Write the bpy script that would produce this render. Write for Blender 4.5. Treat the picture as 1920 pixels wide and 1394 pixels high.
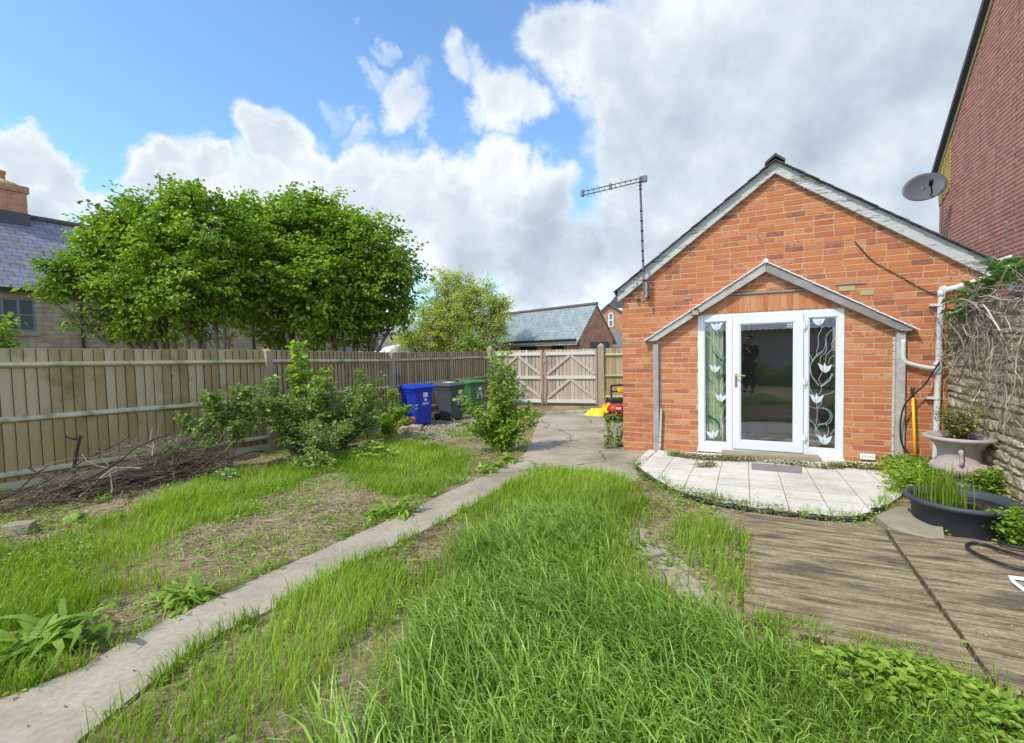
import bpy, math, random
import numpy as np
from mathutils import Vector, Matrix
for o in list(bpy.data.objects): bpy.data.objects.remove(o)
S = bpy.context.scene
COL = S.collection
# ---------------------------------------------------------------- camera, sky, sun, exposure
F, PITCH, ROLL, CZ = 877.0, math.atan(39/877), -.0224, 1.65
cam = bpy.data.cameras.new('camera'); co = bpy.data.objects.new('camera', cam); COL.objects.link(co)
cam.sensor_width = 36; cam.lens = F/1920*36; cam.clip_start = .02; cam.clip_end = 2000
RM = Matrix.Rotation(math.pi/2-PITCH, 3, 'X') @ Matrix.Rotation(ROLL, 3, 'Z')
co.matrix_world = Matrix.Translation((0, 0, CZ)) @ RM.to_4x4()
S.camera = co
S.view_settings.view_transform = 'Standard'; S.view_settings.look = 'None'
S.view_settings.gamma = 1; S.view_settings.exposure = 0.38
R3 = np.array([list(r) for r in RM])
SUN_TO = Vector((-.797*.643, -.604*.643, .766)).normalized()
sl = bpy.data.lights.new('sun', 'SUN'); sl.energy = 3.0; sl.angle = math.radians(.55); sl.color = (1, .94, .82)
so = bpy.data.objects.new('sun', sl); COL.objects.link(so); so.location = (-20, -15, 30)
so.rotation_euler = SUN_TO.to_track_quat('Z', 'Y').to_euler()

def ray(px, py):
    return R3 @ np.array([(px-960)/F, (697-py)/F, -1.])
CAM = np.array([0, 0, CZ])
GZ = [(-60, .2), (0, .2), (4, .06), (8, -.08), (11, -.2), (14, -.28), (90, -.28)]
def gz(y): return np.interp(y, [a for a, b in GZ], [b for a, b in GZ])
def gnd(px, py, dz=0):
    r = ray(px, py); z = 0
    for i in range(30):
        t = (z+dz-CZ)/r[2]; z = float(gz(r[1]*t))
    return CAM+r*t
def at(px, py, y):
    r = ray(px, py); return CAM+r*(y/r[1])
P0 = np.array([1.874, 7.9, 0]); TD = np.array([.8955, -.4451, 0]); ND = np.array([-.4451, -.8955, 0])
def W(px, py, off=0.):          # pixel -> (s, z) on the gable wall of the outbuilding
    r = ray(px, py); t = ((P0+ND*off-CAM)@ND)/(r@ND); p = CAM+r*t
    return float((p-P0)@TD), float(p[2])

# node helpers
def newmat(name):
    m = bpy.data.materials.new(name); m.use_nodes = True; nt = m.node_tree
    return m, nt, nt.nodes['Principled BSDF'], nt.nodes['Material Output']
class NB:
    def __init__(s, nt): s.nt = nt
    def n(s, t, **k):
        x = s.nt.nodes.new(t)
        for a, b in k.items(): setattr(x, a, b)
        return x
    def L(s, a, b): s.nt.links.new(a, b)
    def inp(s, sock, v):
        if hasattr(v, 'is_linked') or isinstance(v, bpy.types.NodeSocket): s.L(v, sock)
        elif v is not None: sock.default_value = v
    def math(s, op, a, b=None, c=None, clamp=False):
        x = s.n('ShaderNodeMath', operation=op); x.use_clamp = clamp
        s.inp(x.inputs[0], a)
        if b is not None: s.inp(x.inputs[1], b)
        if c is not None: s.inp(x.inputs[2], c)
        return x.outputs[0]
    def vm(s, op, a, b=None, scale=None):
        x = s.n('ShaderNodeVectorMath', operation=op); s.inp(x.inputs[0], a)
        if b is not None: s.inp(x.inputs[1], b)
        if scale is not None: s.inp(x.inputs['Scale'], scale)
        return x.outputs['Value'] if op in ('DISTANCE', 'LENGTH', 'DOT_PRODUCT') else x.outputs[0]
    def noise(s, vec, scale, detail=4, rough=.55, dist=0):
        x = s.n('ShaderNodeTexNoise'); s.inp(x.inputs['Vector'], vec); x.inputs['Scale'].default_value = scale
        x.inputs['Detail'].default_value = detail; x.inputs['Roughness'].default_value = rough; x.inputs['Distortion'].default_value = dist
        return x
    def mr(s, v, a, b, c=0., d=1., smooth=True):
        x = s.n('ShaderNodeMapRange'); x.interpolation_type = 'SMOOTHSTEP' if smooth else 'LINEAR'
        s.inp(x.inputs['Value'], v)
        for i, q in zip(('From Min', 'From Max', 'To Min', 'To Max'), (a, b, c, d)): s.inp(x.inputs[i], q)
        return x.outputs[0]
    def ramp(s, fac, cols, pos=None):
        x = s.n('ShaderNodeValToRGB'); s.inp(x.inputs[0], fac); e = x.color_ramp.elements
        n = len(cols)
        while len(e) < n: e.new(.5)
        for i, c in enumerate(cols):
            e[i].position = pos[i] if pos else i/(n-1) if n > 1 else 0
        for i, c in enumerate(cols): e[i].color = (*c, 1)
        return x.outputs[0]
    def mix(s, fac, a, b, mode='MIX'):
        x = s.n('ShaderNodeMix', data_type='RGBA', blend_type=mode); s.inp(x.inputs[0], fac)
        s.inp(x.inputs[6], (*a, 1) if isinstance(a, tuple) else a); s.inp(x.inputs[7], (*b, 1) if isinstance(b, tuple) else b)
        return x.outputs[2]
    def co(s, kind='Object', scale=None):
        o = s.n('ShaderNodeTexCoord').outputs[kind]
        if scale:
            m = s.n('ShaderNodeMapping'); s.L(o, m.inputs[0]); m.inputs['Scale'].default_value = scale; o = m.outputs[0]
        return o
    def bump(s, h, strength, dist, bsdf):
        x = s.n('ShaderNodeBump'); s.inp(x.inputs['Height'], h); x.inputs['Strength'].default_value = strength
        x.inputs['Distance'].default_value = dist; s.L(x.outputs[0], bsdf.inputs['Normal']); return x

# ---------------------------------------------------------------- world: physical sky and cumulus placed by direction
wd = bpy.data.worlds.new('World'); S.world = wd; wd.use_nodes = True; wn = NB(wd.node_tree)
bg = wd.node_tree.nodes['Background']
sky = wn.n('ShaderNodeTexSky', sky_type='NISHITA'); sky.sun_disc = False
sky.sun_elevation = math.radians(50); sky.sun_rotation = math.atan2(-.797, -.604) % (2*math.pi)
sky.air_density = 1.0; sky.dust_density = .6; sky.ozone_density = 2.2
skyc = wn.vm('MULTIPLY', sky.outputs[0], (.105*1.62, .105*1.98, .105*2.12))
dirv = wn.co('Generated')
wob = wn.noise(dirv, 5.5, 7, .62)
dw = wn.vm('ADD', dirv, wn.vm('SCALE', wn.vm('SUBTRACT', wob.outputs['Color'], (.5, .5, .5)), scale=.22))
dw = wn.vm('NORMALIZE', dw)
CL = [  # px, py, radius px, weight
 (20,290,120,1),(70,350,100,1),(10,400,150,1),(120,370,60,.9),(-150,300,220,1),
 (290,330,75,.9),(370,330,75,.95),(500,280,70,.9),(560,300,90,1),(640,330,100,1),(480,400,150,1),(650,430,160,1),(760,370,110,1),
 (800,330,70,.9),(880,340,60,.85),(930,330,90,1),(1000,370,80,1),(860,440,150,1),(980,470,130,1),(300,430,120,.9),(200,400,70,.7),
 (1080,500,110,1),(1000,530,110,.9),(1040,590,70,.55),
 (740,185,75,.75),(690,130,40,.5),(620,190,40,.42),(655,235,45,.5),(705,75,28,.45),(665,20,20,.4),(790,240,30,.45),
 (870,120,55,.6),(940,180,90,.8),(1000,200,70,.75),(880,215,45,.6),(770,140,40,.4),(1150,210,95,.8),
 (1060,60,90,.85),(1150,110,130,1),(1120,170,70,.8),(1250,150,190,1),(1180,290,120,1),(1250,350,150,1),(1170,390,100,.9),(1300,300,260,1),
 (1500,200,330,1),(1700,150,350,1),(1600,450,300,1),(1900,100,400,1),(1950,500,300,1),(1400,0,330,1),(1200,480,130,.9),(1750,-200,500,1),(2300,300,500,1)]
m = None
for px, py, r, w in CL:
    c = ray(px, py); c = c/np.linalg.norm(c)
    q2 = ray(px+r*.7, py); q3 = ray(px-r*.7, py); rr = float(np.linalg.norm(q2/np.linalg.norm(q2)-q3/np.linalg.norm(q3)))*.5/.7
    v = wn.mr(wn.vm('DISTANCE', dw, tuple(c)), rr*1.25, rr*.25, 0, w)
    m = v if m is None else wn.math('MAXIMUM', m, v)
# the rest of the sky (behind and above the camera): broken cloud by noise
beh = wn.mr(wn.vm('DOT_PRODUCT', dirv, (0, 1, -.15)), .12, -.15, 0, 1)
bn = wn.mr(wn.noise(dirv, 2.2, 5, .55).outputs[0], .46, .62, 0, 1)
m = wn.math('MAXIMUM', m, wn.math('MULTIPLY', beh, bn))
det = wn.noise(dirv, 13, 8, .62).outputs[0]
dens = wn.math('ADD', m, wn.math('MULTIPLY', wn.math('SUBTRACT', det, .5), .62))
mask = wn.mr(dens, .2, .78, 0, 1)
# relief: the same noise looked up a little towards the sun
def lump(off):
    v = wn.vm('ADD', dirv, off); return wn.noise(v, 4.2, 6, .58).outputs[0]
rel = wn.math('SUBTRACT', lump((0, 0, 0)), lump((-.055, -.01, .06)))
thick = wn.mr(wn.math('ADD', m, wn.math('MULTIPLY', wn.math('SUBTRACT', wob.outputs[0], .5), .5)), .45, 1.05, 0, 1)
lum = wn.math('ADD', wn.math('MULTIPLY', rel, 1.3), wn.math('SUBTRACT', .92, wn.math('MULTIPLY', thick, .3)))
big = wn.mr(wn.noise(dirv, 1.9, 4, .5).outputs[0], .3, .7, -.1, .14)
gd_ = ray(1560, 60); gd_ = gd_/np.linalg.norm(gd_)
grey = wn.mr(wn.vm('DISTANCE', dirv, tuple(gd_)), .75, .1, 0, .13)
lum = wn.math('SUBTRACT', wn.math('ADD', lum, big), grey, clamp=True)
cc = wn.ramp(lum, [(.33, .39, .46), (.44, .51, .59), (.56, .63, .70), (.74, .78, .82)], [.22, .48, .72, .96])
cc = wn.vm('SCALE', cc, scale=wn.math('ADD', 1, wn.math('MULTIPLY', beh, 1.1)))  # unseen clouds behind the camera brightened as added fill light
sc = wn.mix(mask, skyc, cc)
wd.node_tree.links.new(sc, bg.inputs[0]); bg.inputs[1].default_value = 1.0
wd.cycles.sampling_method = 'MANUAL'; wd.cycles.sample_map_resolution = 512

# ---------------------------------------------------------------- mesh helpers
def tag(o, label=None, cat=None, group=None, kind=None):
    if label: o['label'] = label
    if cat: o['category'] = cat
    if group: o['group'] = group
    if kind: o['kind'] = kind
    return o
def empty(name, loc, rz=0, label=None, cat=None, group=None):
    o = bpy.data.objects.new(name, None); COL.objects.link(o); o.location = tuple(float(v) for v in loc); o.rotation_euler = (0, 0, rz)
    o.empty_display_size = .1
    return tag(o, label, cat, group)
def setrnd(me, vals):
    a = me.attributes.new('rnd', 'FLOAT', 'FACE'); a.data.foreach_set('value', np.asarray(vals, dtype=np.float32))
class MB:
    def __init__(s, seed=1): s.v = []; s.f = []; s.r = []; s.mi = []; s.rg = random.Random(seed); s.sm = False; s.cm = 0
    def add(s, vs, fs, r=None):
        b = len(s.v); s.v += [tuple(float(c) for c in p) for p in vs]
        r = s.rg.random() if r is None else r
        for f in fs: s.f.append([b+i for i in f]); s.r.append(r); s.mi.append(s.cm)
    def box(s, a, b, r=None, j=0):
        x0, y0, z0 = a; x1, y1, z1 = b
        vs = [(x0,y0,z0),(x1,y0,z0),(x1,y1,z0),(x0,y1,z0),(x0,y0,z1),(x1,y0,z1),(x1,y1,z1),(x0,y1,z1)]
        if j: vs = [tuple(c+s.rg.uniform(-j, j) for c in p) for p in vs]
        s.add(vs, [(0,3,2,1),(4,5,6,7),(0,1,5,4),(1,2,6,5),(2,3,7,6),(3,0,4,7)], r)
    def bar(s, a, b, w, h, up=(0,0,1), r=None):      # beam from a to b, w sideways, h along up
        a, b, up = Vector(a), Vector(b), Vector(up); d = (b-a).normalized(); sd = d.cross(up).normalized(); u = sd.cross(d).normalized()
        vs = []
        for p in (a, b):
            for i, k in ((-1,-1),(1,-1),(1,1),(-1,1)): vs.append(p+sd*(i*w/2)+u*(k*h/2))
        s.add(vs, [(0,1,2,3),(7,6,5,4),(0,4,5,1),(1,5,6,2),(2,6,7,3),(3,7,4,0)], r)
    def poly(s, pts, d, r=None):                     # prism: polygon pts (3d, ccw seen from -d) pushed by vector d
        n = len(pts); q = [tuple(p[i]+d[i] for i in range(3)) for p in pts]
        s.add(list(pts)+q, [tuple(range(n)), tuple(range(2*n-1, n-1, -1))]+[(i, i+n, (i+1) % n+n, (i+1) % n) for i in range(n)], r)
    def tube(s, pts, rad, k=6, r=None, cap=True):
        pts = [Vector(p) for p in pts]; n = len(pts)
        if not hasattr(rad, '__len__'): rad = [rad]*n
        vs = []; u = None
        for i, p in enumerate(pts):
            d = (pts[min(i+1, n-1)]-pts[max(i-1, 0)])
            d = d.normalized() if d.length > 1e-9 else Vector((0,0,1))
            if u is None: u = d.orthogonal().normalized()
            else:
                u = u-d*u.dot(d); u = u.normalized() if u.length > 1e-6 else d.orthogonal().normalized()
            w = d.cross(u)
            for j in range(k):
                a = 2*math.pi*j/k; vs.append(p+(u*math.cos(a)+w*math.sin(a))*rad[i])
        fs = [(i*k+j, i*k+(j+1) % k, (i+1)*k+(j+1) % k, (i+1)*k+j) for i in range(n-1) for j in range(k)]
        if cap: fs += [tuple(range(k-1, -1, -1)), tuple(range((n-1)*k, n*k))]
        s.add(vs, fs, r)
    def lathe(s, prof, c=(0,0,0), k=32, sx=1, sy=1, r=None):
        vs = []
        for (ra, z) in prof:
            for j in range(k):
                a = 2*math.pi*j/k; vs.append((c[0]+ra*sx*math.cos(a), c[1]+ra*sy*math.sin(a), c[2]+z))
        fs = [(i*k+j, i*k+(j+1) % k, (i+1)*k+(j+1) % k, (i+1)*k+j) for i in range(len(prof)-1) for j in range(k)]
        s.add(vs, fs, r)
    def rock(s, c, sx, sy, sz, j=.18, r=None, rz=None):
        # lumpy block: cube-sphere with jitter
        rg = s.rg; vs = []; idx = {}
        g = [-1, -.45, .45, 1]; fs = []
        a = rg.uniform(0, 6.28) if rz is None else rz
        def vid(x, y, z):
            k = (x, y, z)
            if k not in idx:
                p = Vector((x, y, z)); q = p.normalized()*1.2; p = p.lerp(q, .45)
                p = Vector((p.x*sx/2, p.y*sy/2, p.z*sz/2)) * (1+rg.uniform(-j, j))
                p = Matrix.Rotation(a, 3, 'Z') @ p
                idx[k] = len(vs); vs.append((c[0]+p.x, c[1]+p.y, c[2]+p.z))
            return idx[k]
        for ax in range(3):
            for sg in (-1, 1):
                for i in range(3):
                    for l in range(3):
                        q = []
                        for (u, w) in ((g[i], g[l]), (g[i+1], g[l]), (g[i+1], g[l+1]), (g[i], g[l+1])):
                            p = [0, 0, 0]; p[ax] = sg; p[(ax+1) % 3] = u; p[(ax+2) % 3] = w; q.append(vid(*p))
                        fs.append(tuple(q if sg > 0 else q[::-1]))
        s.add(vs, fs, r)
    def build(s, name, mat, parent=None, smooth=False, bevel=0):
        me = bpy.data.meshes.new(name); me.from_pydata(s.v, [], s.f)
        mats = mat if isinstance(mat, (list, tuple)) else [mat]
        for mm in mats: me.materials.append(mm)
        if len(mats) > 1: me.polygons.foreach_set('material_index', s.mi)
        setrnd(me, s.r)
        if smooth: me.polygons.foreach_set('use_smooth', [True]*len(s.f))
        me.update()
        o = bpy.data.objects.new(name, me); COL.objects.link(o)
        if parent: o.parent = parent
        if bevel:
            b = o.modifiers.new('bevel', 'BEVEL'); b.width = bevel; b.segments = 2; b.limit_method = 'ANGLE'
        return o
def bulk(name, V, k, rnd, mat, parent=None, smooth=False, faces=None):
    """V (n,m,3) verts of n copies, faces template list of index tuples (all length k)"""
    n, m_, _ = V.shape; fa = np.array(faces)                # (f,k)
    idx = (np.arange(n)[:, None, None]*m_+fa[None]).reshape(-1)
    nf = n*len(fa)
    me = bpy.data.meshes.new(name); me.vertices.add(n*m_); me.vertices.foreach_set('co', V.reshape(-1).astype(np.float32))
    me.loops.add(nf*k); me.loops.foreach_set('vertex_index', idx.astype(np.int32))
    me.polygons.add(nf); me.polygons.foreach_set('loop_start', (np.arange(nf)*k).astype(np.int32))
    try: me.polygons.foreach_set('loop_total', np.full(nf, k, np.int32))
    except Exception: pass
    me.materials.append(mat); setrnd(me, np.repeat(rnd, len(fa)))
    if smooth: me.polygons.foreach_set('use_smooth', np.ones(nf, bool))
    me.update(calc_edges=True); me.validate()
    o = bpy.data.objects.new(name, me); COL.objects.link(o)
    if parent: o.parent = parent
    return o
def nrm(a): return a/np.maximum(np.linalg.norm(a, axis=-1, keepdims=True), 1e-9)
def leaves(name, P, D, Nn, L, Wd, rnd, mat, parent=None, fold=.25, droop=.15):
    """kite leaves: base P, direction D, normal Nn; 6 verts, 4 tris-ish quads"""
    D = nrm(D); Sd = nrm(np.cross(D, Nn)); Nn = np.cross(Sd, D)
    L = L[:, None]; Wd = Wd[:, None]
    mid = P+D*L*.5; tip = P+D*L-Nn*L*droop
    V = np.stack([P, P+D*L*.32+Sd*Wd*.5+Nn*Wd*fold, P+D*L*.7+Sd*Wd*.38+Nn*Wd*fold*.6, tip,
                  P+D*L*.7-Sd*Wd*.38+Nn*Wd*fold*.6, P+D*L*.32-Sd*Wd*.5+Nn*Wd*fold], 1)
    return bulk(name, V, 4, rnd, mat, parent, False, [(0, 1, 2, 3), (0, 3, 4, 5)])
def inpoly(x, y, poly):
    x = np.asarray(x); y = np.asarray(y); c = np.zeros(x.shape, bool); n = len(poly)
    for i in range(n):
        x0, y0 = poly[i]; x1, y1 = poly[(i+1) % n]
        if y0 == y1: continue
        k = ((y0 > y) != (y1 > y)) & (x < (x1-x0)*(y-y0)/(y1-y0)+x0); c ^= k
    return c
def clip(poly, a, b, c):         # keep a*x+b*y<=c
    out = []
    for i in range(len(poly)):
        p, q = poly[i], poly[(i+1) % len(poly)]; dp = a*p[0]+b*p[1]-c; dq = a*q[0]+b*q[1]-c
        if dp <= 0: out.append(p)
        if (dp < 0 < dq) or (dq < 0 < dp):
            t = dp/(dp-dq); out.append((p[0]+(q[0]-p[0])*t, p[1]+(q[1]-p[1])*t))
    return out
def wander(p, d, L, n, curl, rg, grav=0.):
    p = Vector(p); d = Vector(d).normalized(); out = [p.copy()]
    for i in range(n):
        d = (d+Vector((rg.gauss(0, curl), rg.gauss(0, curl), rg.gauss(0, curl)+grav))).normalized()
        p = p+d*(L/n); out.append(p.copy())
    return out
# ---------------------------------------------------------------- materials
def vmat(name, cols, ns=8, amt=.4, rough=.8, bump=0., bscale=None, stretch=None, attr=True, spec=.3, metal=0., bdist=.01, dirt=None, pos=None, detail=5):
    m, nt, b, out = newmat(name); n = NB(nt); c = n.co('Object', stretch)
    nz = n.noise(c, ns, detail, .6).outputs[0]
    fac = n.math('MULTIPLY', n.math('SUBTRACT', nz, .5), amt*2)
    if attr:
        a = n.n('ShaderNodeAttribute'); a.attribute_name = 'rnd'; fac = n.math('ADD', fac, a.outputs['Fac'])
    else: fac = n.math('ADD', fac, .5)
    colr = n.ramp(fac, cols, pos)
    if dirt:
        dc, ds, lo, hi = dirt; dn = n.noise(n.co('Object'), ds, 6, .65).outputs[0]
        colr = n.mix(n.mr(dn, lo, hi), colr, dc)
    n.L(colr, b.inputs['Base Color']); b.inputs['Roughness'].default_value = rough
    b.inputs['Specular IOR Level'].default_value = spec; b.inputs['Metallic'].default_value = metal
    if bump:
        bn = n.noise(c, bscale or ns*3, 6, .65).outputs[0]; n.bump(bn, bump, bdist, b)
    return m
def leafmat(name, cols, rough=.42, trans=.35, spec=.4):
    m, nt, b, out = newmat(name); n = NB(nt)
    a = n.n('ShaderNodeAttribute'); a.attribute_name = 'rnd'
    nz = n.noise(n.co('Object'), 1.3, 3, .5).outputs[0]
    f = n.math('ADD', a.outputs['Fac'], n.math('MULTIPLY', n.math('SUBTRACT', nz, .5), .7))
    c = n.ramp(f, cols); n.L(c, b.inputs['Base Color']); b.inputs['Roughness'].default_value = rough
    b.inputs['Specular IOR Level'].default_value = spec
    t = n.n('ShaderNodeBsdfTranslucent'); n.L(n.mix(1., c, (1.25, 1.35, .55), 'MULTIPLY'), t.inputs[0])
    mx = n.n('ShaderNodeMixShader'); mx.inputs[0].default_value = trans
    n.L(b.outputs[0], mx.inputs[1]); n.L(t.outputs[0], mx.inputs[2]); n.L(mx.outputs[0], out.inputs[0])
    return m
def texbrick(name, c1, c2, mortar, bw=.235, rh=.083, ms=.01, rough=.85, noise=None, off=.5, vx=(1, 1, 0), zs=1., bump=.4, msm=.1, spec=.3):
    m, nt, b, out = newmat(name); n = NB(nt)
    x = n.n('ShaderNodeSeparateXYZ'); n.L(n.co('Object'), x.inputs[0])
    u = n.math('ADD', n.math('MULTIPLY', x.outputs[0], vx[0]), n.math('MULTIPLY', x.outputs[1], vx[1]))
    cb = n.n('ShaderNodeCombineXYZ'); n.L(u, cb.inputs[0]); n.L(n.math('MULTIPLY', x.outputs[2], zs), cb.inputs[1])
    t = n.n('ShaderNodeTexBrick'); n.L(cb.outputs[0], t.inputs['Vector']); t.offset = off
    t.inputs['Color1'].default_value = (*c1, 1); t.inputs['Color2'].default_value = (*c2, 1); t.inputs['Mortar'].default_value = (*mortar, 1)
    t.inputs['Scale'].default_value = 1; t.inputs['Brick Width'].default_value = bw; t.inputs['Row Height'].default_value = rh
    t.inputs['Mortar Size'].default_value = ms; t.inputs['Mortar Smooth'].default_value = msm
    c = t.outputs['Color']
    nz = n.noise(n.co('Object'), 3, 6, .65).outputs[0]
    c = n.mix(1., c, n.ramp(nz, [(.72,.72,.72), (1.2,1.2,1.2)], [.3, .7]), 'MULTIPLY')
    if noise: c = n.mix(n.mr(n.noise(n.co('Object'), noise[1], 5, .6).outputs[0], noise[2], noise[3]), c, noise[0])
    n.L(c, b.inputs['Base Color']); b.inputs['Roughness'].default_value = rough; b.inputs['Specular IOR Level'].default_value = spec
    inv = n.math('SUBTRACT', n.math('MULTIPLY', nz, .3), t.outputs['Fac'])
    n.bump(inv, bump, .008, b)
    return m
M = {}
M['brick'] = vmat('orange_brick', [(.24,.09,.06), (.37,.115,.055), (.44,.14,.055), (.48,.165,.065), (.51,.215,.10), (.37,.125,.075)], 22, .4, .85, .5, 90, dirt=((.33,.2,.12), 5, .52, .78), pos=[0, .1, .4, .75, .93, 1])
M['brick_new'] = vmat('infill_brick', [(.37,.12,.065), (.45,.15,.06), (.50,.19,.08), (.53,.25,.13), (.43,.14,.065)], 22, .38, .85, .5, 90, pos=[0, .3, .65, .9, 1])
M['mortar'] = vmat('buff_mortar', [(.44,.33,.2), (.60,.47,.3)], 14, .5, .95, .6, 120, attr=False)
M['mortar_new'] = vmat('cream_mortar', [(.5,.39,.24), (.66,.54,.36)], 14, .5, .95, .6, 120, attr=False)
def peel():
    m, nt, b, out = newmat('peeling_white_paint'); n = NB(nt)
    c = n.co('Object', (3, 3, 22)); nz = n.noise(c, 1.6, 9, .72, .6).outputs[0]
    n2 = n.noise(n.co('Object'), 2.2, 4, .5).outputs[0]
    f = n.mr(n.math('ADD', nz, n.math('MULTIPLY', n.math('SUBTRACT', n2, .5), .35)), .56, .60)
    g = n.ramp(n.noise(c, 4, 6, .7).outputs[0], [(.10,.085,.07), (.3,.27,.24)])
    w = n.ramp(n2, [(.34,.34,.32), (.53,.53,.51)])
    n.L(n.mix(f, w, g), b.inputs['Base Color']); b.inputs['Roughness'].default_value = .6
    n.bump(n.math('SUBTRACT', 1, f), .5, .003, b)
    return m
M['peel'] = peel()
M['greywood'] = vmat('weathered_grey_timber', [(.2,.19,.18), (.33,.31,.29), (.5,.48,.45)], 2.2, .55, .85, .7, 7, stretch=(3, 3, 3))
M['fence'] = vmat('weathered_fence_board', [(.33,.245,.125), (.40,.305,.165), (.455,.36,.215), (.49,.41,.27)], 3.2, .3, .85, .5, 9, stretch=(7, 7, .9), dirt=((.2,.17,.07), 1.5, .5, .75))
M['rail'] = vmat('mossy_fence_rail', [(.36,.33,.19), (.5,.45,.29), (.58,.52,.4)], 3.5, .5, .85, .5, 8, dirt=((.2,.21,.08), 3, .45, .7))
M['post'] = vmat('fence_post_timber', [(.33,.26,.17), (.44,.36,.26)], 3, .5, .85, .5, 9, stretch=(7, 7, .8))
M['gateboard'] = vmat('gate_board', [(.32,.25,.185), (.43,.35,.275), (.51,.45,.37)], 3, .3, .85, .5, 9, stretch=(7, 7, .9))
M['gaterail'] = vmat('gate_rail_pale', [(.58,.53,.46), (.72,.68,.62)], 3, .4, .8, .4, 9, stretch=(2, 2, 6))
M['upvc'] = vmat('white_upvc', [(.64,.64,.665), (.70,.70,.725)], 2, .3, .28, attr=False, spec=.5)
M['pipe'] = vmat('chalky_white_pipe', [(.46,.47,.46), (.62,.63,.63)], 5, .5, .5, .15, attr=False, dirt=((.42,.42,.4), 6, .58, .75))
M['slate'] = vmat('dark_slate', [(.045,.047,.055), (.09,.09,.1), (.15,.14,.14)], 8, .3, .6, .4)
M['felt'] = vmat('pale_flashing', [(.5,.5,.52), (.75,.75,.77), (.85,.85,.86)], 9, .5, .55, .5, attr=False, dirt=((.3,.29,.27), 10, .6, .75))
M['blackplastic'] = vmat('black_plastic', [(.012,.012,.013), (.03,.03,.032)], 6, .4, .45, attr=False)
M['cable'] = vmat('black_cable', [(.015,.013,.012), (.03,.026,.024)], 6, .4, .5, attr=False)
M['metal'] = vmat('grey_galvanised_metal', [(.22,.22,.24), (.4,.4,.42)], 12, .5, .45, metal=.6, attr=False)
M['bronze'] = vmat('dull_dark_mast_metal', [(.11,.10,.12), (.22,.2,.23)], 12, .5, .5, metal=.4, attr=False)
M['brass'] = vmat('polished_brass', [(.75,.55,.2), (.85,.66,.3)], 6, .3, .25, metal=1, attr=False)
M['dish'] = vmat('grey_dish_paint', [(.07,.075,.09), (.12,.125,.145)], 3, .6, .5, attr=False)
M['seam'] = vmat('board_seam_shade', [(.07,.055,.03), (.13,.10,.055)], 9, .5, .9, attr=False)  # thin dark strips: overlap shade between fence boards painted in as colour
M['bracewood'] = vmat('pale_grey_brace', [(.42,.36,.29), (.56,.5,.42)], 3, .4, .85, .5, 9)
M['white'] = vmat('white_paint', [(.74,.74,.74), (.84,.84,.84)], 4, .3, .5, attr=False)
M['tulip'] = vmat('opal_glass_petal', [(.5,.58,.62), (.62,.68,.7)], 30, .4, .2, attr=False, spec=.6)
M['lead'] = vmat('lead_came', [(.38,.4,.42), (.6,.62,.64)], 30, .4, .35, attr=False, metal=.4)
M['leafglass'] = vmat('dark_green_glass', [(.01,.06,.035), (.02,.11,.06)], 20, .4, .15, attr=False, spec=.6)
def glass(name, tint, refl):
    m, nt, b, out = newmat(name); n = NB(nt); nt.nodes.remove(b)
    t = n.n('ShaderNodeBsdfTransparent'); t.inputs[0].default_value = (*tint, 1)
    g = n.n('ShaderNodeBsdfGlossy'); g.inputs['Roughness'].default_value = .012; g.inputs[0].default_value = (.9,.95,1,1)
    mx = n.n('ShaderNodeMixShader'); lw = n.n('ShaderNodeLayerWeight'); n.L(n.math('ADD', n.math('MULTIPLY', n.math('POWER', lw.outputs['Facing'], 4.), .8), refl, clamp=True), mx.inputs[0])
    n.L(t.outputs[0], mx.inputs[1]); n.L(g.outputs[0], mx.inputs[2]); n.L(mx.outputs[0], out.inputs[0]); return m
M['glass'] = glass('door_glazing', (.9,.92,.92), .17)
M['winglass'] = vmat('window_glass_dark', [(.05,.06,.07), (.12,.14,.15)], 2, .5, .06, attr=False, spec=.9)
def curtain():
    m, nt, b, out = newmat('pale_green_ribbed_blind'); n = NB(nt)
    w = n.n('ShaderNodeTexWave', wave_type='BANDS', bands_direction='X'); n.L(n.co('Object'), w.inputs[0]); w.inputs['Scale'].default_value = 22; w.inputs['Distortion'].default_value = .6
    c = n.ramp(w.outputs[0], [(.28,.36,.2), (.62,.72,.45), (.75,.82,.6)]); n.L(c, b.inputs['Base Color']); b.inputs['Roughness'].default_value = .9
    n.bump(w.outputs[0], .6, .01, b); return m
M['curtain'] = curtain()
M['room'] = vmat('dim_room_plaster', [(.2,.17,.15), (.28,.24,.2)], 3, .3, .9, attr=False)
def concrete(name, c1, c2, c3, crack=True, sc=1.):
    m, nt, b, out = newmat(name); n = NB(nt); c = n.co('Object')
    n1 = n.noise(c, .9*sc, 6, .6).outputs[0]; n2 = n.noise(c, 38, 6, .7).outputs[0]; n3 = n.noise(c, 6*sc, 5, .6).outputs[0]
    col = n.ramp(n1, [c1, c2, c3], [.3, .5, .72]); col = n.mix(n.mr(n3, .55, .75, 0, .55), col, c1)
    col = n.mix(1., col, n.ramp(n2, [(.8,.8,.8), (1.15,1.15,1.15)], [.3, .7]), 'MULTIPLY')
    h = n.math('MULTIPLY', n2, .4)
    if crack:
        v = n.n('ShaderNodeTexVoronoi', feature='DISTANCE_TO_EDGE'); wv = n.vm('ADD', c, n.vm('SCALE', n.noise(c, 2.5, 4, .6).outputs['Color'], scale=.35)); n.L(wv, v.inputs['Vector']); v.inputs['Scale'].default_value = .75
        k = n.mr(v.outputs['Distance'], .004, .016, 0, 1); col = n.mix(k, (.13,.11,.08), col); h = n.math('ADD', h, k)
    n.L(col, b.inputs['Base Color']); b.inputs['Roughness'].default_value = .9; b.inputs['Specular IOR Level'].default_value = .2
    n.bump(h, .5, .006, b); return m
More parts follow.
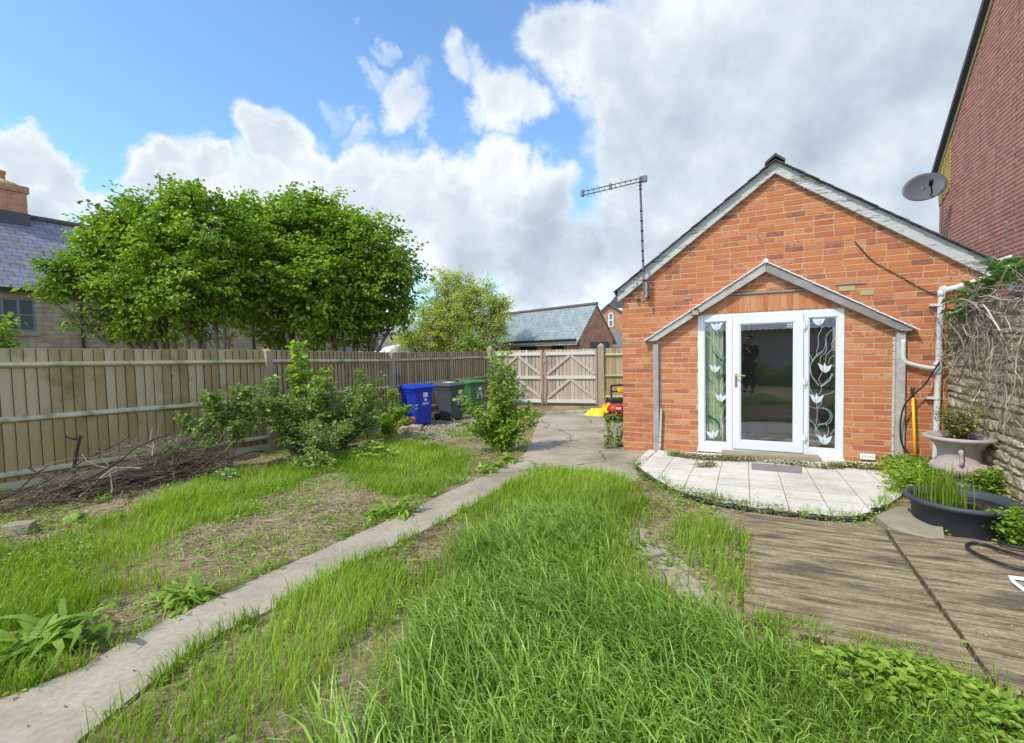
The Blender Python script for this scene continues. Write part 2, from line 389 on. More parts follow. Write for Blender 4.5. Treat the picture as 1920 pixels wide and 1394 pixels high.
M['path'] = concrete('worn_concrete', (.26,.215,.16), (.365,.31,.235), (.44,.385,.30), False, 1.6)
M['drive'] = concrete('cracked_old_concrete', (.2,.165,.115), (.35,.3,.22), (.46,.41,.33), True)
M['tile'] = concrete('white_paving_tile', (.45,.405,.33), (.59,.55,.48), (.66,.62,.55), False, 1.4)
M['grout'] = vmat('dirty_grout', [(.12,.1,.07), (.25,.21,.15)], 14, .5, .95, attr=False)
M['stone'] = vmat('buff_rubble_stone', [(.26,.20,.12), (.38,.31,.19), (.48,.41,.27), (.54,.48,.37)], 9, .35, .9, .8, 30, dirt=((.12,.11,.06), 4, .5, .75))
M['stone_mortar'] = vmat('earthy_mortar', [(.24,.19,.11), (.36,.29,.18)], 12, .5, .95, .6, attr=False)
M['urn'] = vmat('weathered_urn_concrete', [(.25,.2,.18), (.39,.32,.31), (.46,.4,.385)], 6, .5, .85, .5, 40, attr=False, dirt=((.3,.28,.18), 8, .55, .72))
M['slab'] = vmat('lichen_stained_concrete', [(.17,.15,.095), (.28,.245,.17), (.37,.335,.26)], 5, .5, .9, .6, 40, attr=False)
M['yellow'] = vmat('yellow_handle', [(.85,.4,.01), (.9,.46,.015)], 5, .3, .4, attr=False)
M['tub'] = vmat('black_rubber_tub', [(.035,.04,.05), (.065,.072,.085)], 7, .5, .55, .1, attr=False)
M['soil'] = vmat('dark_soil', [(.05,.04,.028), (.12,.095,.065)], 14, .5, .95, .8, 50, attr=False)
M['dry'] = vmat('dry_twig', [(.10,.07,.05), (.2,.145,.10), (.31,.24,.18), (.42,.35,.28)], 12, .2, .9)
M['vine'] = vmat('dead_vine', [(.13,.095,.07), (.27,.2,.15), (.43,.35,.28), (.56,.48,.4)], 12, .2, .9)
M['straw'] = vmat('straw_litter', [(.2,.14,.08), (.36,.28,.17), (.5,.42,.28)], 12, .2, .9)
M['bark'] = vmat('grey_brown_bark', [(.09,.07,.045), (.19,.155,.11)], 9, .5, .9, .7, 30, attr=False)
M['darkbark'] = vmat('blackened_branch', [(.03,.025,.022), (.07,.06,.055)], 9, .5, .9, .7, 30, attr=False)
M['blue'] = vmat('blue_bin_plastic', [(.008,.03,.36), (.012,.045,.5)], 3, .4, .42, attr=False, spec=.45)
M['grey'] = vmat('charcoal_bin_plastic', [(.055,.06,.068), (.085,.09,.098)], 3, .4, .5, attr=False, spec=.4)
M['green'] = vmat('green_bin_plastic', [(.05,.14,.05), (.08,.2,.075)], 3, .4, .5, attr=False, spec=.4)
M['sticker'] = vmat('faded_sticker', [(.6,.6,.55), (.75,.75,.7), (.5,.5,.42)], 60, .6, .5, attr=False)
M['redsticker'] = vmat('red_sticker', [(.6,.05,.04), (.8,.5,.45)], 60, .5, .5, attr=False)
M['tarp'] = vmat('yellow_tarpaulin', [(.75,.5,.0), (.88,.62,.01)], 6, .4, .4, attr=False)
M['red'] = vmat('red_plastic', [(.42,.008,.02), (.55,.015,.03)], 6, .3, .3, attr=False, spec=.5)
M['rubble'] = vmat('broken_brick_rubble', [(.3,.13,.08), (.44,.2,.12), (.5,.3,.2), (.33,.28,.22)], 9, .3, .9, .6, 40)
M['gravel'] = vmat('gravel_stones', [(.2,.17,.13), (.36,.31,.25), (.52,.48,.42), (.28,.2,.15)], 9, .15, .85)
M['caravan'] = vmat('white_coachwork', [(.78,.78,.78), (.85,.85,.85)], 1, .3, .3, attr=False)
M['stonebrick'] = texbrick('coursed_buff_stone', (.40,.33,.22), (.30,.25,.17), (.25,.21,.15), .42, .14, .012, noise=((.22,.19,.13), 4, .5, .7))
M['farbrick'] = texbrick('far_orange_brick', (.50,.19,.08), (.38,.13,.06), (.42,.34,.25), .225, .075, .01)
M['gablebrick'] = texbrick('brown_red_brick', (.46,.2,.12), (.38,.16,.1), (.4,.27,.19), .225, .075, .01)
M['paintbrick'] = texbrick('maroon_painted_brick', (.50,.225,.165), (.45,.195,.14), (.17,.07,.05), 1.35, .078, .012, noise=((.54,.3,.24), 9, .5, .75), bump=.9)
M['yellowbrick'] = texbrick('yellow_brick_patch', (.55,.38,.1), (.46,.31,.09), (.2,.13,.05), .225, .075, .011)
M['roofslate'] = texbrick('grey_green_slates', (.23,.27,.28), (.27,.31,.32), (.1,.12,.125), .3, .2, .008, .55, vx=(1, 0, 0), zs=1.55, spec=.4)
M['roofdark'] = texbrick('blue_grey_slates', (.16,.16,.19), (.2,.2,.235), (.05,.05,.06), .34, .22, .009, .5, vx=(1, 0, 0), zs=1.42, spec=.4)
M['roofold'] = texbrick('old_brown_stone_tiles', (.24,.2,.16), (.16,.14,.12), (.08,.07,.06), .3, .18, .02, .85, vx=(1, 0, 0), zs=1.5)
M['tilered'] = vmat('dark_ridge_tile', [(.07,.055,.055), (.14,.11,.1)], 6, .4, .7)
M['cowl'] = vmat('terracotta_pot', [(.4,.16,.07), (.5,.24,.12)], 6, .4, .8, attr=False)
M['lime'] = vmat('lichened_mortar', [(.3,.27,.1), (.42,.37,.2)], 6, .4, .9, attr=False)
M['skin'] = vmat('skin', [(.5,.3,.22), (.6,.38,.28)], 6, .3, .6, attr=False)
M['cloth'] = vmat('dark_jacket_cloth', [(.01,.011,.015), (.025,.026,.032)], 30, .4, .9, attr=False)
def corr():
    return vmat('corrugated_sheet', [(.6,.62,.64), (.75,.77,.8)], 3, .5, .5, attr=False)
M['corr'] = corr()
M['shedwall'] = vmat('whitewashed_block', [(.5,.48,.43), (.7,.68,.62)], 3, .5, .9, attr=False)
# foliage
M['tree'] = leafmat('hazel_leaf', [(.075,.14,.014), (.135,.24,.02), (.225,.36,.03), (.36,.47,.06)])
M['pale'] = leafmat('young_yellow_leaf', [(.24,.32,.05), (.38,.45,.08), (.5,.55,.13), (.42,.38,.12)], trans=.45)
M['lime_leaf'] = leafmat('lime_green_leaf', [(.15,.26,.03), (.26,.39,.045), (.40,.52,.08)], trans=.42)
M['rose'] = leafmat('rose_leaf', [(.10,.165,.045), (.17,.27,.065), (.27,.38,.09), (.38,.42,.14)])
M['weed'] = leafmat('weed_leaf', [(.13,.22,.025), (.23,.36,.04), (.37,.49,.08)], trans=.4)
M['succulent'] = leafmat('low_red_green_leaf', [(.2,.08,.04), (.16,.15,.04), (.14,.22,.04), (.25,.3,.05)])
M['grass'] = leafmat('fine_grass', [(.115,.19,.014), (.185,.30,.02), (.27,.41,.03), (.4,.5,.08)], .45, .4, .3)
M['tallgrass'] = leafmat('broad_grass', [(.11,.2,.025), (.19,.32,.042), (.29,.45,.065), (.48,.62,.17)], .42, .35, .4)
M['spgrass'] = leafmat('sparse_grass', [(.1,.16,.025), (.17,.25,.04), (.3,.34,.08), (.4,.36,.16)], .5, .4, .3)
M['strap'] = leafmat('lanceolate_leaf', [(.08,.16,.05), (.14,.26,.08), (.22,.36,.12)], .5, .35, .3)
M['yflower'] = leafmat('yellow_petal', [(.7,.55,.02), (.8,.7,.05)], trans=.3)
M['pflower'] = leafmat('purple_petal', [(.35,.15,.5), (.5,.3,.65)], trans=.3)
M['hose'] = vmat('white_trim', [(.72,.68,.72), (.82,.8,.82)], 6, .3, .5, attr=False)
def deckmat():
    m, nt, b, out = newmat('grooved_weathered_decking'); n = NB(nt); c = n.co('Object')
    x = n.n('ShaderNodeSeparateXYZ'); n.L(c, x.inputs[0])
    st = n.co('Object', (1.1, 9, 1)); n1 = n.noise(st, 2.2, 7, .65, .3).outputs[0]; n2 = n.noise(n.co('Object', (.8, 2.2, 1)), 1.5, 5, .6).outputs[0]
    col = n.ramp(n1, [(.08,.06,.038), (.225,.168,.10), (.355,.285,.18), (.46,.385,.27)], [.3, .45, .58, .75])
    n4 = n.noise(n.co('Object', (.5, 5, 1)), 2.6, 6, .7).outputs[0]; col = n.mix(n.mr(n4, .58, .72, 0, .75), col, (.05,.045,.038))
    col = n.mix(n.mr(n2, .53, .66, 0, .62), col, (.06,.055,.048))
    fine = n.noise(n.co('Object'), 60, 3, .6).outputs[0]
    col = n.mix(1., col, n.ramp(fine, [(.75,.75,.75), (1.2,1.2,1.2)], [.3, .7]), 'MULTIPLY')
    n.L(col, b.inputs['Base Color']); b.inputs['Roughness'].default_value = .85; b.inputs['Specular IOR Level'].default_value = .25
    n.bump(n1, .4, .004, b); return m
M['deck'] = deckmat(); M['groove'] = vmat('groove_shade', [(.05,.042,.03), (.11,.09,.06)], 14, .5, .95, attr=False)  # groove strips coloured darker, standing in for shade in the recesses
def groundmat():
    m, nt, b, out = newmat('garden_soil_and_dry_thatch'); n = NB(nt); c = n.co('Object')
    n1 = n.noise(c, 1.1, 6, .6).outputs[0]; n2 = n.noise(c, 30, 6, .7).outputs[0]; n3 = n.noise(c, 7, 6, .65).outputs[0]
    col = n.ramp(n.math('ADD', n.math('MULTIPLY', n1, .6), n.math('MULTIPLY', n3, .4)), [(.13,.095,.055), (.25,.185,.105), (.37,.285,.17), (.43,.34,.22)], [.34, .44, .52, .62])
    col = n.mix(n.mr(n3, .5, .66, 0, .8), col, (.13,.17,.03))
    col = n.mix(1., col, n.ramp(n2, [(.5,.5,.5), (1.35,1.35,1.3)], [.3, .7]), 'MULTIPLY')
    n.L(col, b.inputs['Base Color']); b.inputs['Roughness'].default_value = .95; b.inputs['Specular IOR Level'].default_value = .1
    n.bump(n.math('ADD', n2, n3), 1., .03, b); return m
M['ground'] = groundmat()

def fencemat():
    m = M['fence']; nt = m.node_tree; n = NB(nt); b = nt.nodes['Principled BSDF']; src = b.inputs['Base Color'].links[0].from_socket
    v = n.n('ShaderNodeTexVoronoi'); n.L(n.co('Object', (5, 5, 2.6)), v.inputs['Vector']); v.inputs['Scale'].default_value = 1.0
    k = n.mr(v.outputs['Distance'], .09, .03, 0, .75); c = n.mix(k, src, (.13,.085,.045))
    z = n.n('ShaderNodeSeparateXYZ'); n.L(n.co('Object'), z.inputs[0]); nz = n.noise(n.co('Object'), 2.5, 4, .6).outputs[0]
    low_tint = n.mr(n.math('ADD', z.outputs[2], n.math('MULTIPLY', nz, .5)), 1.35, .95, 0, .6); c = n.mix(low_tint, c, (.36,.25,.09)); n.L(c, b.inputs['Base Color'])  # boards turn yellower brown towards the bottom
fencemat()
# ---------------------------------------------------------------- ground, drive, path, patio
RZ = math.atan2(TD[1], TD[0])
rng = np.random.default_rng(7)
def lin(a, b, st): return list(np.arange(a, b, st))
def wob_h(x, y):
    return .018*np.sin(x*3.1+1.3*np.sin(y*1.7))*np.cos(y*2.3+.7)+.009*np.sin(x*8.3+y*3.7)*np.sin(y*7.1-x*2.2)
xs = np.array([-400, -150, -60, -30, -18, -12]+lin(-9, 8, .11)+[8, 12, 18, 30, 60, 150, 400]); ys = np.array([-90, -40, -20, -12]+lin(-7, -1, .4)+lin(-1, 17, .11)+[17, 20, 26, 40, 70, 140, 300, 600])
XX, YY = np.meshgrid(xs, ys)
fl = inpoly(XX, YY, [(-3, 1), (-1.2, 1), (.6, 5), (6, 3), (7, 6), (4, 16), (-2, 16.5), (-1.2, 8), (-1.6, 5)])
ZZ = gz(YY)-.006+np.where(fl, .0, 1)*np.where((np.abs(XX) < 10) & (YY < 18), wob_h(XX, YY), 0)
nx = len(xs); V = np.stack([XX, YY, ZZ], -1).reshape(-1, 3)
fcs = [(j*nx+i, j*nx+i+1, (j+1)*nx+i+1, (j+1)*nx+i) for j in range(len(ys)-1) for i in range(nx-1)]
g = MB(); g.add(V, fcs, .5); tag(g.build('ground', M['ground'], smooth=True), 'bare earth with dry thatch between the grass patches', 'ground', kind='structure')
def sheet(pts, name, mat, top=.012, th=.06, step=.25, ragged=0., seed=1):
    """slab following the ground: polygon pts (world xy); top above ground level"""
    rg = random.Random(seed); P = []
    for i in range(len(pts)):
        a, b = pts[i], pts[(i+1) % len(pts)]; L = math.hypot(b[0]-a[0], b[1]-a[1]); n = max(1, int(L/step))
        for k in range(n):
            t = k/n; P.append((a[0]+(b[0]-a[0])*t+rg.uniform(-ragged, ragged), a[1]+(b[1]-a[1])*t+rg.uniform(-ragged, ragged)))
    import bmesh
    bm = bmesh.new(); vs = [bm.verts.new((x, y, float(gz(y))+top)) for x, y in P]
    f = bm.faces.new(vs); f.normal_update()
    if f.normal.z < 0: f.normal_flip()
    y0, y1 = min(p[1] for p in P), max(p[1] for p in P)
    for yy in [4, 8, 11, 14]:          # slope breaks
        if y0 < yy < y1: bmesh.ops.bisect_plane(bm, geom=bm.verts[:]+bm.edges[:]+bm.faces[:], plane_co=(0, yy, 0), plane_no=(0, 1, 0))
    for v in bm.verts: v.co.z = float(gz(v.co.y))+top
    r = bmesh.ops.extrude_face_region(bm, geom=bm.faces[:])
    for v in r['geom']:
        if isinstance(v, bmesh.types.BMVert): v.co.z -= th
    bmesh.ops.recalc_face_normals(bm, faces=bm.faces[:])
    bmesh.ops.triangulate(bm, faces=bm.faces[:])
    me = bpy.data.meshes.new(name); bm.to_mesh(me); bm.free(); me.materials.append(mat)
    o = bpy.data.objects.new(name, me); COL.objects.link(o); return o
def G2(L): return [tuple(gnd(*p)[:2]) for p in L]
PATH = G2([(60,1560),(-160,1394),(0,1318),(158,1255),(253,1195),(356,1148),(435,1108),(570,1049),(712,985),(835,927),(905,896),(960,905),(876,955),(760,1015),(640,1068),(515,1144),(416,1190),(330,1245),(237,1322),(150,1394)])
PATH = [tuple(gnd(-330,1500)[:2])]+PATH[1:]+[tuple(gnd(60,1520)[:2])]
tag(sheet(PATH, 'path', M['path'], .0135, .07, .3, .006), 'narrow pale concrete garden path running diagonally to the drive', 'path', kind='structure')
dr = G2([(890,902),(960,868),(985,850),(1000,815),(1012,782),(1030,771),(1128,768)])+[(4.6, 15.0), (4.4, 13.0), (1.95, 7.95), (2.6, 7.6)]+G2([(1222,868),(1205,890),(1190,905),(1120,884),(1030,876),(975,897),(880,950),(862,935)])
DRIVE = dr
tag(sheet(dr, 'drive', M['drive'], .007, .07, .3, .01), 'cracked old concrete drive between path and wooden gates', 'drive', kind='structure')
cpt = G2([(1190,990),(1215,976),(1248,988),(1262,1030),(1285,1062),(1325,1115),(1335,1145),(1285,1130),(1235,1075),(1200,1050),(1182,1020)])
tag(sheet(cpt, 'concrete_patch', M['drive'], .004, .05, .12, .015), 'broken patch of old concrete showing between grass and decking', 'paving', kind='structure')
# patio of white tiles, laid square to the wall (local frame of the outbuilding)
def loc2w(s, d, z=0.): p = P0+TD*s+ND*d; return (p[0], p[1], z)
def w2loc(x, y): v = np.array([x, y, 0])-P0; return float(v@TD), float(v@ND)
PE = [(1190,872),(1205,886),(1225,900),(1260,920),(1310,938),(1350,947),(1400,956),(1470,965),(1550,973),(1605,974),(1632,966),(1668,950),(1690,935),(1702,905),(1690,880)]
pe = [w2loc(*gnd(*p)[:2]) for p in PE]
poly = [(pe[0][0]-.0, .02)]+pe+[(pe[-1][0]+.15, .02)]
if True:
    base = [loc2w(s, d)[:2] for s, d in poly]
    tag(sheet(base, 'patio_base', M['grout'], .029, .08, .3, 0), 'mortar bed showing in the joints of the white tiles', 'patio', kind='structure')
    mb = MB(3); ts = .335; rg = random.Random(5)
    for i in range(-1, 16):
        for j in range(0, 9):
            a = i*ts-.12; b0 = .02+j*ts
            q = [(a+.004, b0+.012), (a+ts-.004, b0+.012), (a+ts-.004, b0+ts-.012), (a+.004, b0+ts-.012)]
            cx, cy = a+ts/2, b0+ts/2
            # keep the parts of a tile inside the outline (fine sub-cells at the edge)
            ins = [bool(inpoly(np.array([p[0]]), np.array([p[1]]), poly)[0]) for p in q]
            dz = rg.uniform(-.001, .0015)
            if all(ins): cells = [q]
            elif True:
                c_ = list(q); hull = poly
                ar = sum(hull[i_][0]*hull[(i_+1) % len(hull)][1]-hull[(i_+1) % len(hull)][0]*hull[i_][1] for i_ in range(len(hull)))
                if min(math.hypot(cx-p[0], cy-p[1]) for p in hull) > 1.2 and not inpoly(np.array([cx]), np.array([cy]), poly)[0]: continue
                for i_ in range(len(hull)):
                    (xa, ya), (xb, yb) = hull[i_], hull[(i_+1) % len(hull)]
                    if ar < 0: xa, ya, xb, yb = xb, yb, xa, ya
                    A_, B_ = (yb-ya), -(xb-xa); l_ = math.hypot(A_, B_) or 1; mx_, my_ = (xa+xb)/2, (ya+yb)/2
                    if l_ > 1e-6 and math.hypot(cx-mx_, cy-my_) < l_/2+.45: c_ = clip(c_, A_/l_, B_/l_, (A_*xa+B_*ya)/l_) if c_ else c_
                cells = [c_] if len(c_) > 2 and inpoly(np.array([sum(p[0] for p in c_)/len(c_)]), np.array([sum(p[1] for p in c_)/len(c_)]), poly)[0] else []
            elif any(ins):
                cells = []; k = 6
                for u in range(k):
                    for v in range(k):
                        c = [(q[0][0]+(ts-.008)*(u+e)/k, q[0][1]+(ts-.008)*(v+f)/k) for e, f in ((0,0),(1,0),(1,1),(0,1))]
                        m_ = (sum(p[0] for p in c)/4, sum(p[1] for p in c)/4)
                        if inpoly(np.array([m_[0]]), np.array([m_[1]]), poly)[0]: cells.append(c)
            else: continue
            for c in cells:
                top = []
                for s_, d_ in c:
                    x, y, _ = loc2w(s_, d_); top.append((x, y, float(gz(y))+.034+dz))
                mb.poly(top, (0, 0, -.012), rg.random())
    tag(mb.build('patio', M['tile']), 'white tiled patio in front of the glazed door', 'patio', kind='structure')

# ---------------------------------------------------------------- the brick outbuilding
B = empty('brick_outbuilding', P0, RZ, 'small orange brick gabled outbuilding with white glazed door under a timber canopy', 'outbuilding')
SL, SR, APS, APZ, EZ = -.054, 4.569, 2.235, 4.27, 2.60        # roof line of the gable
def roofz(s): return APZ-(APZ-EZ)*abs(s-APS)/(APS-SL if s < APS else SR-APS)
BW = 4.50; BL = 6.0
fr = dict(s0=1.187, s1=3.086, z0=.03, z1=2.134)
CA = (2.118, 2.87); CLf = (.394, 1.776); CRt = (3.853, 1.819)
def canz(s): return CA[1]-(CA[1]-CLf[1])*(CA[0]-s)/(CA[0]-CLf[0]) if s < CA[0] else CA[1]-(CA[1]-CRt[1])*(s-CA[0])/(CRt[0]-CA[0])
def P(s, off, z): return (s, -off, z)
wl = MB(1)          # mortar body of the front wall, three pieces round the opening (world-thick)
th = .215
def slabpoly(pts): wl.poly([(s, 0, z) for s, z in pts], (0, th, 0))
slabpoly([(0,-.45),(fr['s0'],-.45),(fr['s0'],roofz(fr['s0'])),(0,roofz(0))])
slabpoly([(fr['s1'],-.45),(BW,-.45),(BW,roofz(BW)),(fr['s1'],roofz(fr['s1']))])
slabpoly([(fr['s0'],fr['z1']),(fr['s1'],fr['z1']),(fr['s1'],roofz(fr['s1'])),(APS,APZ),(fr['s0'],roofz(fr['s0']))])
slabpoly([(fr['s0'],-.45),(fr['s1'],-.45),(fr['s1'],fr['z0']-.005),(fr['s0'],fr['z0']-.005)])
wl.build('front_wall', M['mortar'], B)
def brickrows(regf, cells, course, blen, seed, mats, name, joint=.011, proud=.007, jit=.0022, z0=-.42, z1=4.3):
    """regf(zmid)-> list of (s0,s1) intervals for a course; cells: convex clip half-planes"""
    mb = MB(seed); rg = random.Random(seed); k = 0; z = z0
    while z < z1:
        zt = z+course-joint+rg.uniform(-.001, .001)
        for (a, b) in regf((z+zt)/2):
            x = a-(blen/2 if k % 2 else 0)-(rg.uniform(0, .03))
            while x < b:
                L = blen
                if rg.random() < .1: L = blen/2
                x0, x1 = max(x, a), min(x+L-.009, b)
                if x1-x0 > .02:
                    q = [(x0, z), (x1, z), (x1, zt), (x0, zt)]
                    for h in cells: q = clip(q, *h) if q else q
                    if len(q) >= 3:
                        pr = proud+rg.uniform(-.003, .003)
                        f = [(p[0]+rg.uniform(-jit, jit), -pr, p[1]+rg.uniform(-jit, jit)) for p in q]
                        mb.poly(f, (0, pr+.004, 0), rg.random())
                x += L
        z += course; k += 1
    return mb.build(name, mats, B)
inf_s0, inf_s1 = .60, 3.64
def main_reg(z):
    if z > 2.84: return [(0, BW)]
    # canopy / infill width at this height
    if z < 1.66: a, b = inf_s0-.06, inf_s1+.06
    else:
        a = max(inf_s0-.06, CA[0]-(CA[1]-.10-z)*(CA[0]-CLf[0])/(CA[1]-CLf[1])); b = min(inf_s1+.06, CA[0]+(CA[1]-.10-z)*(CRt[0]-CA[0])/(CA[1]-CRt[1]))
    return [(0, a), (b, BW)] if b > a else [(0, BW)]
sl_l = (APZ-EZ)/(APS-SL); sl_r = (APZ-EZ)/(SR-APS)
roofclip = [(-sl_l, 1, APZ-.02-sl_l*APS), (sl_r, 1, APZ-.02+sl_r*APS)]
brickrows(main_reg, roofclip, .083, .238, 11, M['brick'], 'brickwork', joint=.015, proud=.005)
cl_l = (CA[1]-CLf[1])/(CA[0]-CLf[0]); cl_r = (CA[1]-CRt[1])/(CRt[0]-CA[0])
canclip = [(-cl_l, 1, CA[1]-.06-cl_l*CA[0]), (cl_r, 1, CA[1]-.06+cl_r*CA[0])]
def inf_reg(z):
    if z < fr['z0']-.02: return [(inf_s0, inf_s1)]
    if z < fr['z1']+.02: return [(inf_s0, fr['s0']-.004), (fr['s1']+.004, inf_s1)]
    if z < 2.40: return [(inf_s0, 1.05), (3.2, inf_s1)]
    return [(inf_s0, inf_s1)]
wl2 = MB(2)
brickrows(inf_reg, canclip, .083, .238, 23, M['brick_new'], 'infill_brickwork', joint=.016, proud=.005, z1=2.83)
sb = MB(9); x = 1.06; rg = random.Random(3)       # soldier course over the frame
while x < 3.19:
    q = [(x, 2.155), (x+.066, 2.155), (x+.066, 2.385), (x, 2.385)]
    for h in canclip: q = clip(q, *h) if q else q
    if len(q) > 2: sb.poly([(p[0]+rg.uniform(-.002, .002), -.012, p[1]) for p in q], (0, .016, 0), rg.random()*.8+.1)
    x += .079
sb.build('soldier_course', M['brick_new'], B)
for a_, b_ in ((P(1.62, .035, 2.415), P(2.62, -.0, 2.437)), (P(2.97, .02, 2.46), P(3.32, -.01, 2.482)), (P(.98, .02, 2.40), P(1.1, -.01, 2.42))): lt = MB(4); lt.box(a_, b_); lt.build('timber_sliver', M['greywood'], B)
pb = MB(6)
pb.box(P(3.26, .014, 2.30), P(3.41, -.004, 2.37)); pb.build('buff_patch_brick', M['lime'], B); pb = MB(6); pb.box(P(3.02, .014, 2.375), P(3.2, -.004, 2.44))
pb.build('buff_patch_brick', M['lime'], B)
# side, rear walls and roof
sw = MB(5); sw.box((0, th, -.45), (th, BL, EZ)); sw.box((BW-th, th, -.45), (BW, BL, EZ)); sw.poly([(th, BL-th, -.45), (BW-th, BL-th, -.45), (BW-th, BL-th, 2.7), (APS, BL-th, APZ-.1), (th, BL-th, 2.7)], (0, th, 0))
sw.build('side_wall', M['farbrick'], B)
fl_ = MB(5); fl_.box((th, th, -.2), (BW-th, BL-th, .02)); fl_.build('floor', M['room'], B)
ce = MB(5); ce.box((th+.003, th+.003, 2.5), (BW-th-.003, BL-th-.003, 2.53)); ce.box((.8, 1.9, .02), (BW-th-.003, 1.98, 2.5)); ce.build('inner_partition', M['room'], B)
rf = MB(8); rg = random.Random(8)
for sgn in (-1, 1):
    end = (SL-.06) if sgn < 0 else (SR+.13); sl_ = sl_l if sgn < 0 else sl_r
    Ls = abs(end-APS); n = 15
    for i in range(n):
        a = Ls*i/n; b = Ls*(i+1.25)/n
        w = -.14; 
        while w < BL+.1:
            ww = .3
            s0, s1 = APS+sgn*a, APS+sgn*min(b, Ls)
            z0_, z1_ = APZ-a*sl_+.022+rg.uniform(0, .003), APZ-min(b, Ls)*sl_+.032+rg.uniform(0, .005)
            w0 = w if w > -.1 else w+rg.uniform(-.012, .01)
            q = [(s0, w0, z0_), (s1, w0+rg.uniform(-.004, .004), z1_), (s1, w+ww-.004, z1_), (s0, w+ww-.004, z0_)]
            if sgn < 0: q = q[::-1]
            rf.poly(q, (0, 0, -.012), rg.random()); w += ww if w > 0 or i % 2 == 0 or w < -.13 and False else .3
        pass
    rf.poly([(APS, -.04, APZ+.012), (APS+sgn*Ls, -.04, APZ-Ls*sl_+.012), (APS+sgn*Ls, -.04, APZ-Ls*sl_-.01), (APS, -.04, APZ-.01)], (0, BL+.1, 0), .1)
roof = rf.build('roof', M['slate'], B)
rd = MB(8)
for i in range(14): y = -.15+i*.45; rd.poly([(APS-.13, y, APZ+.0), (APS, y, APZ+.105), (APS+.13, y, APZ+.0), (APS+.12, y, APZ-.03), (APS, y, APZ+.07), (APS-.12, y, APZ-.03)], (0, .44, 0))
rd.build('ridge_tile', M['slate'], roof)
for sgn in (-1, 1):
    b = MB(12+sgn); end, sl_ = (SL, sl_l) if sgn < 0 else (SR, sl_r); L_ = abs(end-APS); bwid = .165
    zt = lambda d: APZ+.012-d*sl_
    q = [(APS, zt(0)), (APS+sgn*L_, zt(L_)), (APS+sgn*L_, zt(L_)-bwid*1.12), (APS+sgn*(L_-.14), zt(L_-.14)-bwid*1.18), (APS, zt(0)-bwid)]
    if sgn < 0: q = q[::-1]
    q3 = [(s, -.075, z) for s, z in (q if sgn > 0 else q)]
    b.poly(q3[::-1], (0, .03, 0)); 
    b.poly([(s, -.0455, z) for s, z in q][::-1], (0, .04, 0))
    b.build('barge_board', M['peel'], B)
# canopy
for sgn, (es, ez), sl_ in ((-1, CLf, cl_l), (1, CRt, cl_r)):
    b = MB(20+sgn); L_ = abs(es-CA[0])
    u = lambda d, dz, y: (CA[0]+sgn*d, -y, CA[1]-.02-d*sl_+dz)
    q = [u(0, 0, .11), u(L_-.03, 0, .11), u(L_-.07, -.05, .11), u(L_-.17, -.105, .11), u(0, -.13, .11)]
    b.poly(q if sgn < 0 else q[::-1], (0, .045, 0))
    q = [u(0, -.02, .065), u(L_-.06, -.02, .065), u(L_-.1, -.09, .065), u(0, -.13, .065)]
    b.poly(q if sgn < 0 else q[::-1], (0, .06, 0))
    cb = b.build('canopy_rafter', M['greywood'], B)
    c = MB(30+sgn); rg = random.Random(4+sgn); n = 12
    for i in range(n):
        d0, d1 = L_*i/n, L_*(i+1.15)/n; e = rg.uniform(-.006, .006) if sgn > 0 else 0
        q = [u(d0, .004, .135+e), u(min(d1, L_+.03), .006+.004, .135+e), u(min(d1, L_+.03), .004, .0), u(d0, .002, 0)]
        c.poly(q if sgn < 0 else q[::-1], (0, 0, .014), rg.random())
    c.build('canopy_flashing', M['felt'], cb)
cp = MB(2); cp.tube([P(CA[0], .15, CA[1]+.0), P(CA[0], .0, CA[1]+.005)], .032, 8); cp.build('canopy_ridge_cap', M['felt'], B)
ps = MB(41); ps.box(P(.505, .075, -.16), P(.592, -.002, 1.70)); ps.build('canopy_post', M['greywood'], B)
ps = MB(42); ps.box(P(3.65, .075, -.1), P(3.745, -.002, 1.78)); ps.build('canopy_post', M['greywood'], B)
ps = MB(43); ps.bar((.60, -.05, -.1), (.63, -.055, .66), .03, .05, (0, -1, 0)); ps.bar((.615, -.01, .55), (.607, -.01, 1.65), .012, .02, (0, -1, 0)); ps.box(P(3.622, .02, .0), P(3.648, -.0, 1.72)); ps.build('loose_white_batten', M['peel'], B)
# ---- glazed door unit
def zw(x, y): return W(1290+x/4.497, 570+y/4.497, .0)
f = MB(50); s0, s1, z0, z1 = fr['s0'], fr['s1'], fr['z0'], fr['z1']; f0, f1 = -.035, -.105    # frame front 35 mm proud? set back: y from .0
YF, YB = -.012, .06
glL = (1.295, 1.60); dr_ = (1.665, 2.653); glR = (2.705, 2.985)
a = zw(135, 130); b_ = zw(330, 1165); glL = (a[0], b_[0]); 
a = zw(372, 100); b_ = zw(970, 1245); dr_ = (a[0], b_[0])
a = zw(1017, 85); b_ = zw(1250, 1228); glR = (a[0], b_[0])
ZB, ZT = z0+.115, z1-.105
def fb(q0, q1, h0, h1, y0=YF, y1=YB): f.box((q0, y0, h0), (q1, y1, h1))
fb(s0, glL[0], z0, z1); fb(glL[1], dr_[0], z0, z1); fb(dr_[1], glR[0], z0, z1); fb(glR[1], s1, z0, z1)
for p, q in (glL, glR): fb(p, q, z0, ZB); fb(p, q, ZT, z1)
fb(dr_[0], dr_[1], z1-.045, z1); fb(dr_[0], dr_[1], z0, z0+.04)
for (p, q) in (glL, glR):            # glazing beads, a step lower
    for r_ in ((p, p+.014, ZB, ZT), (q-.014, q, ZB, ZT), (p+.014, q-.014, ZB, ZB+.014), (p+.014, q-.014, ZT-.014, ZT)): fb(*r_, y0=YF+.012, y1=YB-.005)
FR = f.build('door_frame', M['upvc'], B, bevel=.004)
